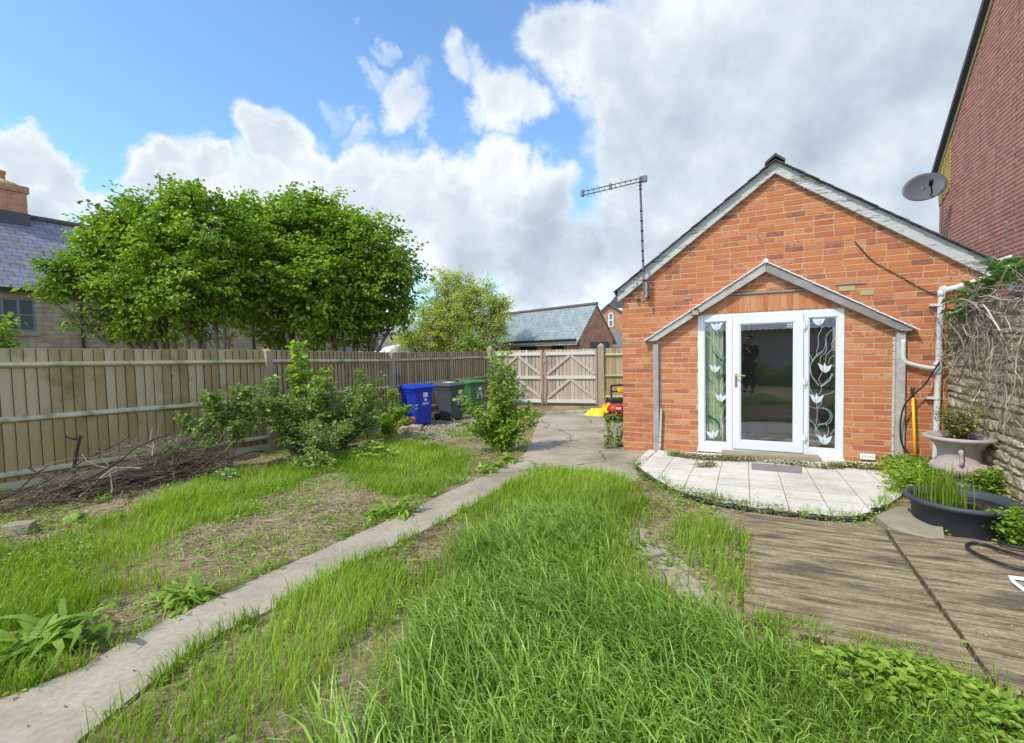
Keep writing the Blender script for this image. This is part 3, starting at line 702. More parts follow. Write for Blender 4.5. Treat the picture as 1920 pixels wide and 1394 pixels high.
c = MB(51); c.box((s0-.01, -.055, z0-.028), (s1+.01, .0, z0-.001)); c.build('door_sill', M['upvc'], FR)
for i, (p, q) in enumerate((glL, glR)):
    g = MB(52); g.add([(p+.012, YF+.03, ZB+.012), (q-.012, YF+.03, ZB+.012), (q-.012, YF+.03, ZT-.012), (p+.012, YF+.03, ZT-.012)], [(0,1,2,3)]); g.build('sidelight_pane', M['glass'], FR)
D = MB(53); d0, d1, dz0, dz1 = dr_[0]+.004, dr_[1]-.004, z0+.043, z1-.048; st = .115
a = zw(437, 160); b_ = zw(892, 1165); gd = (a[0], b_[0], dz0+.125, dz1-.11)
YD = -.03
D.box((d0, YD, dz0), (gd[0], YB-.01, dz1)); D.box((gd[1], YD, dz0), (d1, YB-.01, dz1)); D.box((gd[0], YD, dz0), (gd[1], YB-.01, gd[2])); D.box((gd[0], YD, gd[3]), (gd[1], YB-.01, dz1))
for r_ in ((gd[0], gd[0]+.016, gd[2], gd[3]), (gd[1]-.016, gd[1], gd[2], gd[3]), (gd[0]+.016, gd[1]-.016, gd[2], gd[2]+.016), (gd[0]+.016, gd[1]-.016, gd[3]-.016, gd[3])): D.box((r_[0], YD+.012, r_[2]), (r_[1], .03, r_[3]))
DO = D.build('glazed_door', M['upvc'], B, bevel=.004)
g = MB(54); g.add([(gd[0]+.012, YD+.032, gd[2]+.012), (gd[1]-.012, YD+.032, gd[2]+.012), (gd[1]-.012, YD+.032, gd[3]-.012), (gd[0]+.012, YD+.032, gd[3]-.012)], [(0,1,2,3)]); g.build('door_pane', M['glass'], DO)
h = MB(55); hx, hz = zw(405, 605); h.box((hx-.015, YD-.01, hz-.17), (hx+.015, YD, hz+.03)); h.tube([(hx, YD-.01, hz), (hx, YD-.05, hz), (hx+.02, YD-.055, hz), (hx+.125, YD-.052, hz+.002)], .009, 8); h.build('door_handle', M['brass'], DO, smooth=False)
for y_ in (182, 655, 1125):
    x_, z_ = zw(980, y_); h = MB(56); h.tube([(x_, YD-.014, z_-.055), (x_, YD-.014, z_+.055)], .011, 8); h.box((x_-.02, YD-.008, z_-.035), (x_+.03, YD-.003, z_+.035)); h.build('door_hinge', M['upvc'], DO)
sx, sz = zw(858, 178); h = MB(57)
for (u, v, w, k) in ((-.045,.018,.09,.004),(-.03,-.002,.022,.014),(.006,-.002,.022,.014),(-.045,-.02,.09,.004),(-.035,-.032,.07,.004)): h.box((sx+u, YD+.027, sz+v), (sx+u+w, YD+.0295, sz+v+k))
h.build('pane_sticker', M['white'], DO)
# blind behind the left sidelight, things dimly seen inside
cu = MB(58); n = 40; x0_, x1_ = glL[0]-.03, glL[1]-.05
pts = [(x0_+(x1_-x0_)*i/n, .1+.012*math.sin(i*1.9)) for i in range(n+1)]
for i in range(n): cu.add([(pts[i][0], pts[i][1], .08), (pts[i+1][0], pts[i+1][1], .08), (pts[i+1][0], pts[i+1][1], 2.15), (pts[i][0], pts[i][1], 2.15)], [(0,1,2,3)], .5)
cu.build('window_blind', M['curtain'], FR)
# leaded flowers on the two sidelights
YG = YF+.026
def zl(L, y=YG): return [(zw(*p)[0], y, zw(*p)[1]) for p in L]
def smooth(pts, n=6):
    pts = [Vector(p) for p in pts]; out = []
    for i in range(len(pts)-1):
        p0, p1, p2, p3 = pts[max(i-1, 0)], pts[i], pts[i+1], pts[min(i+2, len(pts)-1)]
        for k in range(n):
            t = k/n; out.append(.5*((2*p1)+(p2-p0)*t+(2*p0-5*p1+4*p2-p3)*t*t+(3*p1-p0-3*p2+p3)*t**3))
    out.append(pts[-1]); return out
ld = MB(60)
def lead(L, r=.0035): ld.tube(smooth(zl(L)), r, 4)
def ribbon(mb, L, w, y=YG-.001):
    pts = smooth(zl(L, y)); n = len(pts); vs = []
    for i, p in enumerate(pts):
        d = (pts[min(i+1, n-1)]-pts[max(i-1, 0)]).normalized(); sd = Vector((-d.z, 0, d.x)); ww = w*math.sin(math.pi*min(max(i/(n-1), .03), .97))
        vs += [p+sd*ww, p-sd*ww]
    mb.add(vs, [(2*i, 2*i+1, 2*i+3, 2*i+2) for i in range(n-1)], .5)
for L in ([(235,215),(255,300),(235,340),(262,390),(270,430),(262,500)],[(160,270),(215,330),(228,520)],[(225,580),(240,650),(238,700),(250,750)],[(270,820),(262,900),(275,980),(290,1070),(290,1160)],[(330,430),(300,460),(290,520)],[(150,745),(200,745),(245,770)],[(325,640),(290,740)],[(330,740),(300,770)],[(215,1100),(190,1040),(195,1000)],[(328,840),(300,880),(275,980)],[(330,940),(300,985)],[(145,250),(190,300)],
          [(240,860),(200,860),(165,900),(160,940)],[(1135,190),(1120,230),(1100,270),(1100,350),(1085,400),(1090,440)],[(1245,200),(1200,230),(1165,280),(1160,350),(1130,410),(1060,470),(1030,540),(1040,600),(1080,650),(1105,690)],[(1245,285),(1215,330),(1215,380),(1170,430),(1160,490)],[(1245,430),(1200,460),(1185,510)],[(1165,300),(1165,400),(1120,450),(1115,500)],[(1130,580),(1105,640),(1125,690),(1120,740),(1100,770)],[(1105,690),(1060,640),(1040,590),(1035,520),(1070,450),(1130,400)],[(1115,700),(1160,660),(1200,620),(1225,600),(1210,590),(1205,620),(1190,650),(1130,695)],[(1015,410),(1040,450),(1050,490)],[(1240,735),(1190,760),(1130,770)],[(1015,670),(1040,740),(1070,770)],[(1085,840),(1090,950),(1075,1050),(1090,1120)],
          [(1015,860),(1070,880),(1150,880),(1200,910),(1215,960),(1190,1010),(1120,1020),(1085,1050),(1080,1100)],[(1130,880),(1180,900),(1200,950),(1170,1000),(1090,1020)],[(1015,965),(1060,1010),(1100,1080),(1120,1120)],[(1160,1010),(1185,1050),(1180,1100),(1150,1120)],[(1235,1060),(1200,1110)],[(1015,1100),(1060,1105),(1100,1130)],[(1040,85),(1065,125),(1095,130)],[(1095,85),(1100,110)],[(1160,85),(1120,110)],[(1020,185),(1050,160)],[(1130,770),(1125,840),(1090,880)],[(1240,520),(1200,530)]): lead(L)
ld.build('leaded_tracery', M['lead'], FR)
gl_ = MB(61)
for L, w in (([(203,345),(215,410),(260,460),(305,500),(315,560),(295,610),(268,648)],.017),([(153,598),(175,640),(235,690)],.008),([(240,862),(190,868),(163,905),(170,945),(235,985),(265,1030),(262,1090),(290,1170)],.017),([(1150,880),(1205,915),(1210,970),(1150,1010),(1090,1040)],.014),([(1225,590),(1195,650),(1120,700)],.010)): gl_ = MB(61); ribbon(gl_, L, w); gl_.build('green_glass_leaf', M['leafglass'], FR)
tu = MB(62)
def tulip(cx, cy, s, rot=0, fl=1):
    pet = [[(0,40),(-28,18),(-45,-25),(-58,-42),(-15,-22),(2,20)], [(0,42),(-14,10),(6,-48),(22,-10),(12,30)], [(6,42),(18,20),(24,-12),(70,-30),(48,18),(22,38)]]
    cr, sr = math.cos(rot), math.sin(rot)
    for pp in pet:
        q = [(cx+s*(x*fl*cr-y*sr), cy+s*(x*fl*sr+y*cr)) for x, y in pp]
        q3 = zl(q, YG-.004)
        tu.add(q3, [tuple(range(len(q3)))], .5)
        q3 = zl(q+[q[0]], YG-.004); ld2.tube(q3, .0022, 4)
ld2 = MB(63)
for a in ((245,190,.85,.1,-1),(220,545,.8),(270,790,.85),(215,1100,.9,0,-1),(1110,140,1.05,.1,-1),(1148,540,1.0),(1078,798,1.0),(1145,1145,1.05)): tu = MB(62); tulip(*a); tu.build('white_glass_tulip', M['tulip'], FR)
None; ld2.build('tulip_leading', M['lead'], FR)
# ---- fittings
x_, z_ = W(1627, 857, .04); s_ = MB(70); s_.box((x_-.085, -.045, z_-.04), (x_+.085, -.006, z_+.04)); so_ = s_.build('outdoor_socket', M['upvc'], B, bevel=.006)
s_ = MB(71)
for i in range(5): s_.box((x_-.062+i*.028, -.048, z_-.008+(i % 2)*.012), (x_-.052+i*.028, -.0455, z_+.002+(i % 2)*.012))
s_.build('socket_mark', M['grey'], so_)
x_, z_ = W(1304, 587, .15); s_ = MB(72); s_.box((x_-.055, -.19, z_-.045), (x_+.055, -.135, z_+.045)); s_.bar((x_, -.16, z_+.045), (x_, -.12, z_+.07), .02, .02); lt_ = s_.build('security_light', M['blackplastic'], B)
s_ = MB(73); s_.box((x_-.045, -.195, z_-.033), (x_+.045, -.1905, z_+.033)); s_.build('lamp_lens', M['lime'], lt_)
s_ = MB(74); pts = [W(*p, .02) for p in ((1602,452),(1612,464),(1640,492),(1690,520),(1725,540),(1760,556))]
s_.tube(smooth([(p[0], -.02, p[1]) for p in pts]), .006, 5); s_.build('wall_cable', M['cable'], B)
for p, ro in ((W(1633, 856, .02), 0),):
    s_ = MB(75); pts = [W(*q, .02) for q in ((1641,857),(1652,861),(1662,857),(1670,850))]; s_.tube(smooth([(a_[0], -.02, a_[1]) for a_ in pts]), .005, 5); s_.build('socket_lead', M['cable'], B)
# gutter outlet and downpipe
dp = MB(80); R_ = .034
def wp(px, py, off): q = W(px, py, off); return (q[0], -off, q[1])
top = wp(1880, 484, .12)
pts = [(top[0]-.03, -.10, top[2]-.02), (top[0]-.03, -.10, top[2]-.12), wp(1868, 512, .1), wp(1855, 520, .08), wp(1790, 540, .07), wp(1772, 545, .065), wp(1765, 556, .065), wp(1757, 760, .065), wp(1752, 900, .065)]
dp.tube(smooth(pts, 4), R_, 12); pts = [wp(1757, 690, .065), wp(1740, 690, .065), wp(1705, 682, .065), wp(1696, 676, .065), wp(1694, 668, .065), wp(1694, 637, .065)]
dp.tube(smooth(pts, 4), .027, 10); dp.tube([wp(1765.5, 545, .065), wp(1765, 556, .065)], R_+.008, 12); dp.tube([wp(1758, 692, .065), wp(1757, 702, .065)], R_+.007, 12); dp.tube([wp(1758, 680, .065), wp(1757, 686, .065)], R_+.006, 12)
DP = dp.build('downpipe', M['pipe'], B, smooth=True)
for py in (572, 747):
    s_ = MB(81); q = wp(1763 if py < 600 else 1756, py, .065); s_.tube([(q[0], q[1], q[2]-.015), (q[0], q[1], q[2]+.015)], R_+.009, 12); s_.box((q[0]-.1, -.075, q[2]-.012), (q[0]-.03, -.0, q[2]+.016)); s_.build('pipe_bracket', M['pipe'], DP)
gu = MB(82); k = 8; prof = [(.062*math.cos(math.pi+math.pi*i/k), .055*math.sin(math.pi+math.pi*i/k)) for i in range(k+1)]
gx, gz_ = top[0]-.02, top[2]+.02
vs = []; ysr = [-.19, -.17, 0, 3, BL]
for y in ysr: vs += [(gx+a*(1.0 if y > -.18 else 1.25), y, gz_+b) for a, b in prof]
gu.add(vs, [(j*(k+1)+i, j*(k+1)+i+1, (j+1)*(k+1)+i+1, (j+1)*(k+1)+i) for j in range(len(ysr)-1) for i in range(k)], .5)
GU = gu.build('gutter', M['pipe'], B, smooth=True); sm = GU.modifiers.new('solid', 'SOLIDIFY'); sm.thickness = .004

# ---------------------------------------------------------------- aerial
AE = empty('tv_aerial', loc2w(.36, .22, 2.5), RZ, 'tall thin rooftop television aerial on a mast beside the left eave', 'aerial')
def ae(px, py, y=None, off=.22):
    q = W(px, py, off); return (q[0]-.36, -(off-.22), q[1]-2.5)
m_ = MB(90); a, b = ae(1208, 553), ae(1200, 333); m_.tube([a, b], .017, 8); mast = m_.build('mast', M['bronze'], AE)
m_ = MB(91)
for i in range(11):
    t = .12+.85*i/10 if i < 8 else .9+.03*(i-8); q = [a[j]+(b[j]-a[j])*t for j in range(3)]; m_.tube([(q[0], q[1], q[2]-.012), (q[0], q[1], q[2]+.012)], .022, 8)
m_.build('tape_band', M['blackplastic'], mast)
bd = [None]; tip = at(1092, 360, 7.0); tl = w2loc(tip[0], tip[1]); tip = (tl[0]-.36, -(tl[1]-.22), tip[2]-2.5); rt = ae(1207, 333)
m_ = MB(92); tv, rv = Vector(tip), Vector(rt); up = Vector((0, 0, 1)); ax = (tv-rv); L_ = ax.length; ax.normalize()
for o_ in (0, -.055): m_.tube([rv+up*o_, tv+up*o_], .0065, 5)
for i in range(12): q = rv+ax*(L_*(.05+.95*i/11)); m_.bar(q+up*.01, q-up*.065, .008, .008, (1, 0, 0))
m_.box(tuple(rv-Vector((.05, .03, .07))), tuple(rv+Vector((.05, .03, .02)))); q = rv+ax*L_*.56; m_.box(tuple(q-Vector((.02, .02, .065))), tuple(q+Vector((.02, .02, .02)))); q = tv; m_.box(tuple(q-Vector((.02, .03, .065))), tuple(q+Vector((.02, .03, .02))))
bm_ = m_.build('boom', M['bronze'], AE); sdv = ax.cross(up).normalized()
m_ = MB(93)
for i in range(20):
    q = rv+ax*(L_*(.03+.93*i/19))+up*(0 if i % 2 else -.055); e = .085-.02*i/19; m_.tube([q-up*.05*(1 if i % 2 else -1)*-1, q], .003, 4); m_.tube([q-sdv*e, q+sdv*e], .003, 4)
m_.build('element', M['bronze'], bm_)
m_ = MB(94); c = ae(1212, 545, off=.1); m_.box((c[0]-.03, c[1]-.02, c[2]-.11), (c[0]+.02, c[1]+.22, c[2]+.13)); m_.build('wall_bracket', M['metal'], AE)
m_ = MB(95); m_.tube(smooth([ae(1208, 554, off=.05), ae(1203, 562, off=.04), ae(1190, 560, off=.03), ae(1178, 550, off=.03), ae(1163, 546, off=.09)]), .004, 4); m_.tube(smooth([ae(1212, 552, off=.05), ae(1218, 560, off=.03), ae(1208, 566, off=.03), ae(1195, 563, off=.02)]), .004, 4); m_.build('coax_cable', M['cable'], AE)

# ---------------------------------------------------------------- fence, gates
FP = [(-9.05, 2.19, 1.90), (-7.2, 4.84, 1.855), (-4.54, 8.65, 1.77), (-3.20, 12.3, 1.68), (-2.01, 14.95, 1.66), (-.84, 16.95, 1.66)]
FEN = empty('closeboard_fence', (-4.54, 8.65, gz(8.65)), 0, 'long weathered closeboard timber fence running along the left side of the garden', 'fence')
F0 = Vector(FEN.location)
def fence_run(root, p, q, seed, bw=.115, stubs=()):
    o0 = Vector(root.location); a = Vector((p[0], p[1], 0))-Vector((o0.x, o0.y, 0)); b = Vector((q[0], q[1], 0))-Vector((o0.x, o0.y, 0))
    d = (b-a); L = d.length; d.normalize(); nv = Vector((d.y, -d.x, 0))       # nv faces the garden
    rg = random.Random(seed); n = int(L/bw); bd_ = MB(seed)
    ztop = lambda t: p[2]+(q[2]-p[2])*t-o0.z
    zg = lambda t: float(gz(p[1]+(q[1]-p[1])*t))-o0.z
    for i in range(n):
        t0, t1 = i/n, (i+1)/n; A, B_ = a+d*(L*t0+rg.uniform(0, .004)), a+d*(L*t1+.012); zt_ = ztop((t0+t1)/2)+rg.uniform(-.008, .004); zb = zg(t0)+.12
        of = .0; vs = []
        for z in (zb, zt_):
            vs += [A+nv*(of+.022)+Vector((0,0,z)), B_+nv*(of+.001)+Vector((0,0,z)), B_+nv*(of-.008)+Vector((0,0,z)), A+nv*(of-.002)+Vector((0,0,z))]
        bd_.add(vs, [(0,3,2,1),(4,5,6,7),(0,1,5,4),(1,2,6,5),(2,3,7,6),(3,0,4,7)], rg.random())
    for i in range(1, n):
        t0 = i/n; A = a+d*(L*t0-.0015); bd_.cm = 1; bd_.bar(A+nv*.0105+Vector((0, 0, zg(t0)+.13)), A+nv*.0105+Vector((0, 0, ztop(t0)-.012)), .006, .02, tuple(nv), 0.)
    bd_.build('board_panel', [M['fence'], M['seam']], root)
    g_ = MB(seed+1); A, B_ = a+nv*.02, b+nv*.02; zc = (zg(0)+zg(1))/2; g_.bar(A+Vector((0,0,zg(0)+.05)), B_+Vector((0,0,zg(1)+.05)), .025, .16); g_.build('gravel_board', M['rail'], root)
    bd_.cm = 0
    for h in (.22, .92, 1.62):
        r_ = MB(seed+int(h*10)); sec = [(.012, -.045), (.075, -.012), (.075, .012), (.012, .045)]
        vs = []
        for P_, t in ((a, 0), (b, 1)):
            for (u, w) in sec: vs.append(P_+nv*u+Vector((0, 0, ztop(t)-h+w)))
        r_.add(vs, [(0,1,2,3),(7,6,5,4),(0,4,5,1),(1,5,6,2),(2,6,7,3),(3,7,4,0)]); r_.build('fence_rail', M['rail'], root)
def fpost(root, p, dirv_, w=.1, h=.02, mat='post', cap=True, dn=.35):
    o0 = Vector(root.location); d = Vector(dirv_).normalized(); nv = Vector((d.y, -d.x, 0)); c = Vector((p[0], p[1], 0))-Vector((o0.x, o0.y, 0))+nv*.045
    zb, zt_ = float(gz(p[1]))-dn-o0.z, p[2]+h-o0.z; m_ = MB(int(abs(p[0])*100)); e = w/2; vs = []
    for z in (zb, zt_): vs += [c-d*e-nv*e+Vector((0,0,z)), c+d*e-nv*e+Vector((0,0,z)), c+d*e+nv*e+Vector((0,0,z)), c-d*e+nv*e+Vector((0,0,z))]
    if cap: vs.append(c+Vector((0, 0, zt_+.03))); fs = [(0,1,2,3),(4,5,8),(5,6,8),(6,7,8),(7,4,8),(0,4,5,1),(1,5,6,2),(2,6,7,3),(3,7,4,0)]
    else: vs[4].z += 0; vs[6].z -= .03; vs[7].z -= .03; fs = [(0,1,2,3),(4,7,6,5),(0,4,5,1),(1,5,6,2),(2,6,7,3),(3,7,4,0)]
    m_.add(vs, fs); return m_.build('fence_post', M[mat], root)
for i in range(len(FP)-1):
    fence_run(FEN, FP[i], FP[i+1], 200+i*10)
    if i: fpost(FEN, FP[i], (FP[i+1][0]-FP[i-1][0], FP[i+1][1]-FP[i-1][1], 0), .115, .015, cap=False)
st_ = MB(88); q = at(744, 727, 12.25); zb = gz(12.25)-.05
st_.box((q[0]-.07-F0.x, q[1]-F0.y-.04, zb-F0.z), (q[0]+.06-F0.x, q[1]-F0.y+.04, q[2]-F0.z)); st_.build('short_post', M['post'], FEN)
GL, GR = (-.78, 16.85), (2.99, 15.65)
gdir = Vector((GR[0]-GL[0], GR[1]-GL[1], 0)).normalized(); gn = Vector((gdir.y, -gdir.x, 0))
for nm, p, w, lab in (('gate_post', GL, .19, 'square timber gate post where the long fence meets the left gate'), ('gate_post', GR, .2, 'square timber gate post on the right of the double gates')):
    e = empty(nm, (p[0], p[1], gz(p[1])), 0, lab, 'gate post', 'timber gate posts'); m_ = MB(3); h = w/2; z = 1.72-gz(p[1])+(.0 if nm == 'x' else .04)
    vs = [];
    for zz in (-.4, z):
        vs += [gdir*(-h)-gn*h+Vector((0,0,zz)), gdir*h-gn*h+Vector((0,0,zz)), gdir*h+gn*h+Vector((0,0,zz)), gdir*(-h)+gn*h+Vector((0,0,zz))]
    vs.append(Vector((0, 0, z+.08))); m_.add(vs, [(0,1,2,3),(4,5,8),(5,6,8),(6,7,8),(7,4,8),(0,4,5,1),(1,5,6,2),(2,6,7,3),(3,7,4,0)]); m_.build('post_shaft', M['post'], e)
def gate(p0, p1, lab, flip, seed):
    p0, p1 = Vector((*p0, 0)), Vector((*p1, 0)); d = (p1-p0); L = d.length; d.normalize()
    zb = float(gz(p0.y)); e = empty('wooden_gate', (p0.x, p0.y, zb), math.atan2(d.y, d.x), lab, 'gate', 'double wooden gates'); m_ = MB(seed); rg = random.Random(seed)
    H = 1.93; n = 14; bw = (L-.0)/n                       # local: x along, -y toward garden
    for i in range(n):
        m_.box((i*bw+.004, .0, .07+rg.uniform(-.01, .01)), ((i+1)*bw-.012-rg.uniform(0, .006), .02, H+rg.uniform(-.008, .012)))
    m_.build('gate_boarding', M['gateboard'], e)
    for z in (.16, .98, 1.80):
        r_ = MB(seed+int(z*9)); r_.box((.0 if not flip else .02, -.05, z-.055), (L, -.0015, z+.055)); r_.build('gate_rail', M['gaterail'], e)
    for x in ((0, .07), (L-.07, L)):
        r_ = MB(seed+7); r_.box((x[0], -.055, .06), (x[1], -.0505, H-.02)) if x[0] == 0 and not flip else r_.box((x[0], -.0555, .06), (x[1], -.0505, H-.02)); r_.box((x[0], .021, .06), (x[1], .06, H-.02)); r_.build('gate_stile', M['gateboard'], e)
    for z0_, z1_ in ((.215, .925), (1.035, 1.745)):
        for a_, b_ in (((L*.5-.03), .08), ((L*.5+.03), L-.08)):
            r_ = MB(seed+9); r_.bar((b_, -.024, z0_+.05), (a_, -.024, z1_-.02), .04, .09, (0, 0, 1)); r_.build('gate_brace', M['bracewood'], e)
    r_ = MB(seed+11)
    x = .05 if flip else L-.05
    r_.tube([(x, -.07, -.03), (x, -.07, .42)], .008, 6); r_.tube([(x, -.07, .42), (x+.03, -.07, .42)], .008, 6); r_.build('drop_bolt', M['metal'], e)
    if flip:
        r_ = MB(seed+12); r_.tube([(-.04, -.07, 1.47), (.2, -.075, 1.6)], .012, 6); r_.tube([(.05+.035*math.cos(a_), -.065, .95+.035*math.sin(a_)) for a_ in np.linspace(0, 6.28, 10)], .007, 5); r_.build('gate_latch', M['metal'], e)
    return e
gp = lambda t: (GL[0]+(GR[0]-GL[0])*t, GL[1]+(GR[1]-GL[1])*t)
gate(gp(.035), gp(.492), 'left leaf of the wooden gates, half hidden behind the leafy sapling', False, 301)
gate(gp(.508), gp(.967), 'right leaf of the wooden gates, with latch and round ring handle', True, 331)
F2 = empty('closeboard_fence', (3.1, 15.62, gz(15.6)), 0, 'short piece of closeboard fence between the right gate post and the brick corner', 'fence')
fence_run(F2, (3.12, 15.62, 1.66), (6.0, 14.7, 1.66), 260)
# ---------------------------------------------------------------- neighbouring buildings
def P2(px, y): return np.array([(px-960)/F*y, y])
# stone house on the left (local x along the long wall, y away from the garden)
hx, hy = -15.65, 14.3; hd = np.array([.524, .851]); HR = math.atan2(hd[1], hd[0]); hn = np.array([hd[1], -hd[0]])   # hn faces the garden
H = empty('stone_house', (hx, hy, 0), HR, 'long buff stone house with dark slate roof and brick chimney behind the leafy trees', 'house')
def hw(px, py, off=0.):
    r = ray(px, py); o = np.array([hx, hy, 0]); n3 = np.array([hn[0], hn[1], 0]); t = ((o+n3*off-CAM)@n3)/(r@n3); p = CAM+r*t
    return float((p-o)@np.array([hd[0], hd[1], 0])), float(p[2])
m_ = MB(1); HL0, HL1, HD, HE, HRG = -6, 15.2, 6.2, 4.12, 6.85
m_.box((HL0, 0, -.5), (HL1, HD, HE)); m_.poly([(HL1, 0, HE), (HL1, HD, HE), (HL1, HD/2, HRG-.1)], (-.3, 0, 0)); m_.build('wall', M['stonebrick'], H)
m_ = MB(2)
for sg in (0, 1):
    y0 = -.3 if sg == 0 else HD+.3; q = [(HL0, y0, HE-.22), (HL1+.15, y0, HE-.22), (HL1+.15, HD/2, HRG), (HL0, HD/2, HRG)]
    m_.poly(q if sg == 0 else q[::-1], (0, 0, -.08))
R1 = m_.build('roof', M['roofdark'], H)
m_ = MB(3); m_.tube([(HL0, HD/2, HRG+.03), (HL1+.15, HD/2, HRG+.03)], .11, 8); m_.build('ridge_tile', M['tilered'], R1)
cx0 = hw(38, 400)[0]; q = at(2, 400, 16.9); v = np.array([q[0]-hx, q[1]-hy]); cx_ = float(v@hd)
m_ = MB(4); m_.box((cx_-.62, HD/2-.42, HRG-.6), (cx_+.52, HD/2+.42, HRG+.78)); m_.box((cx_-.68, HD/2-.48, HRG+.78), (cx_+.58, HD/2+.48, HRG+1.0)); CH = m_.build('chimney_stack', M['gablebrick'], H)
m_ = MB(4); m_.box((cx_-.66, HD/2-.46, HRG-.8), (cx_+.56, HD/2+.46, HRG+.06)); m_.build('lead_flashing', M['slate'], CH)
m_ = MB(5); m_.lathe([(.5, 0), (.42, .1), (.2, .2), (0, .2)], (cx_-.05, HD/2, HRG+1.0), 12, 1.1, .9); m_.build('mortar_flaunching', M['lime'], CH)
m_ = MB(5); m_.lathe([(.16, .15), (.15, .4), (.18, .42), (.18, .5), (.12, .5)], (cx_-.05, HD/2, HRG+1.0), 14); m_.build('chimney_pot', M['cowl'], CH, smooth=True)
m_ = MB(6); m_.box((HL0, -.32, HE-.3), (HL1+.1, -.21, HE-.19)); m_.build('gutter', M['blackplastic'], H)
for i, (a, b) in enumerate(((( -30, 556), (66, 622)), ((230, 572), (292, 632)), ((388, 583), (425, 628)), ((612, 597), (640, 622)), ((500, 597), (530, 640)), ((535, 600), (550, 636)))):
    s0_, zt_ = hw(*a); s1_, zb_ = hw(*b); zt_ = min(zt_, HE-.35)
    m_ = MB(7); fr_ = .06; m_.box((s0_, -.03, zb_), (s1_, .05, zb_+fr_)); m_.box((s0_, -.03, zt_-fr_), (s1_, .05, zt_))
    nm = 3 if i == 0 else 2; nb = [s0_+(s1_-s0_)*k/nm for k in range(nm+1)]
    for k, x in enumerate(nb): m_.box((x-.035 if k else x, -.03, zb_+fr_), (x+.035 if k < nm else x, .05, zt_-fr_))
    for k in range(nm): m_.box((nb[k]+.036, -.02, (zb_+zt_)/2-.02), (nb[k+1]-.036, .04, (zb_+zt_)/2+.02))
    w_ = m_.build('window', vmat('grey_window_paint', [(.13,.15,.16), (.19,.21,.22)], 4, .3, .5, attr=False) if i == 0 else bpy.data.materials['grey_window_paint'], H)
    m_ = MB(8); m_.box((s0_+.03, -.012, zb_+.03), (s1_-.03, -.006, zt_-.03)); m_.build('window_pane', M['winglass'], w_)
    m_ = MB(8); m_.box((s0_-.12, -.06, zb_-.14), (s1_+.12, -.001, zb_-.002)); m_.build('window_sill', M['slab'], w_)
for px in (155, 327, 475):
    s_ = hw(px, 640)[0]; m_ = MB(9); m_.tube([(s_, -.07, -.3), (s_, -.07, HE-.3)], .045, 8); m_.build('downpipe', M['blackplastic'], H)
# slate roofed garage
ga = np.array([2.95, 17.3*1.169]); gb_ = np.array([-4.9, 17.3*1.169+(4.1/4.66)*7.85*1.05]); 
gR = P2(1088, 20.3); gL = P2(880, 26.5); gv = (gL-gR); GLn = float(np.linalg.norm(gv))*1.25; gv /= np.linalg.norm(gv)
grz = math.atan2(gv[1], gv[0]); gnv = np.array([gv[1], -gv[0]])  # candidate away dir
if gnv@(np.array([0, 1.])) < 0: gnv = -gnv
# local frame: x from the far end to the near end so that +y points away from the garden
GA = empty('brick_garage', (gR[0]+gv[0]*GLn, gR[1]+gv[1]*GLn, 0), math.atan2(-gv[1], -gv[0]), 'low brick garage block with grey slate roof beyond the gates', 'garage')
def zat(px, py, y): return float(at(px, py, y)[2])
ez = zat(1088, 633, 20.3); u_ = (1150-960)/F; GD = float((u_*gR[1]-gR[0])/(gnv[0]-u_*gnv[1])); apx = (GD/2); ap = gR+gnv*GD/2; rz_ = zat(1119, 572.5, ap[1])
m_ = MB(1); th_ = .25; L_ = GLn
m_.poly([(L_, 0, -.5), (L_, GD, -.5), (L_, GD, ez), (L_, GD/2, rz_-.08), (L_, 0, ez)], (-th_, 0, 0)); m_.build('gable_wall', M['gablebrick'], GA)
m_ = MB(2)
openx = [(840, 1002), (464, 684), (0, 185)]; xs_ = []
def gx_(px): 
    u = (px-960)/F; # intersect line of front wall with the column px
    t = (gR[0]-u*gR[1])/(u*gv[1]-gv[0]); return L_-t
for a, b in openx: xs_.append((gx_(900+b/6.336), gx_(900+a/6.336)))
xs_ = sorted([(min(a, b), max(a, b)) for a, b in xs_]); x = 0
for a, b in xs_: m_.box((x, 0, -.5), (a, .25, ez-.02)); m_.box((a, .02, ez-.22), (b, .23, ez-.02)); x = b
m_.box((x, 0, -.5), (L_-th_, .25, ez-.02)); m_.box((0, GD-.25, -.5), (L_-th_, GD, ez-.02)); m_.build('front_wall', M['farbrick'], GA)
for a, b in xs_: m_ = MB(3); m_.box((a, .14, -.4), (b, .18, ez-.22)); m_.build('garage_door', M['blackplastic'], GA)
m_ = MB(4); m_.box((L_-.0, GD*.3, -.4), (L_+.02, GD*.88, zat(1120, 642, 21.5))); m_.build('gable_door', M['slate'], GA)
m_ = MB(5); slp = (rz_-ez)/(GD/2)
for sg in (0, 1):
    y0 = -.25 if sg == 0 else GD+.25; q = [(-.1, y0, ez-.25*slp+.06), (L_+.05, y0, ez-.25*slp+.06), (L_+.05, GD/2, rz_+.06), (-.1, GD/2, rz_+.06)]
    m_.poly(q if sg == 0 else q[::-1], (0, 0, -.07))
R2 = m_.build('roof', M['roofslate'], GA)
m_ = MB(6); m_.tube([(-.1, GD/2, rz_+.06), (L_+.05, GD/2, rz_+.06)], .085, 8); m_.build('ridge_tile', M['tilered'], R2)
m_ = MB(7); m_.box((-.1, -.24, ez-.30), (L_+.02, -.2, ez-.1)); m_.build('fascia_board', M['felt'], GA)
m_ = MB(7); m_.box((-.1, -.34, ez-.16), (L_+.02, -.245, ez-.05)); m_.build('gutter', M['blackplastic'], GA)
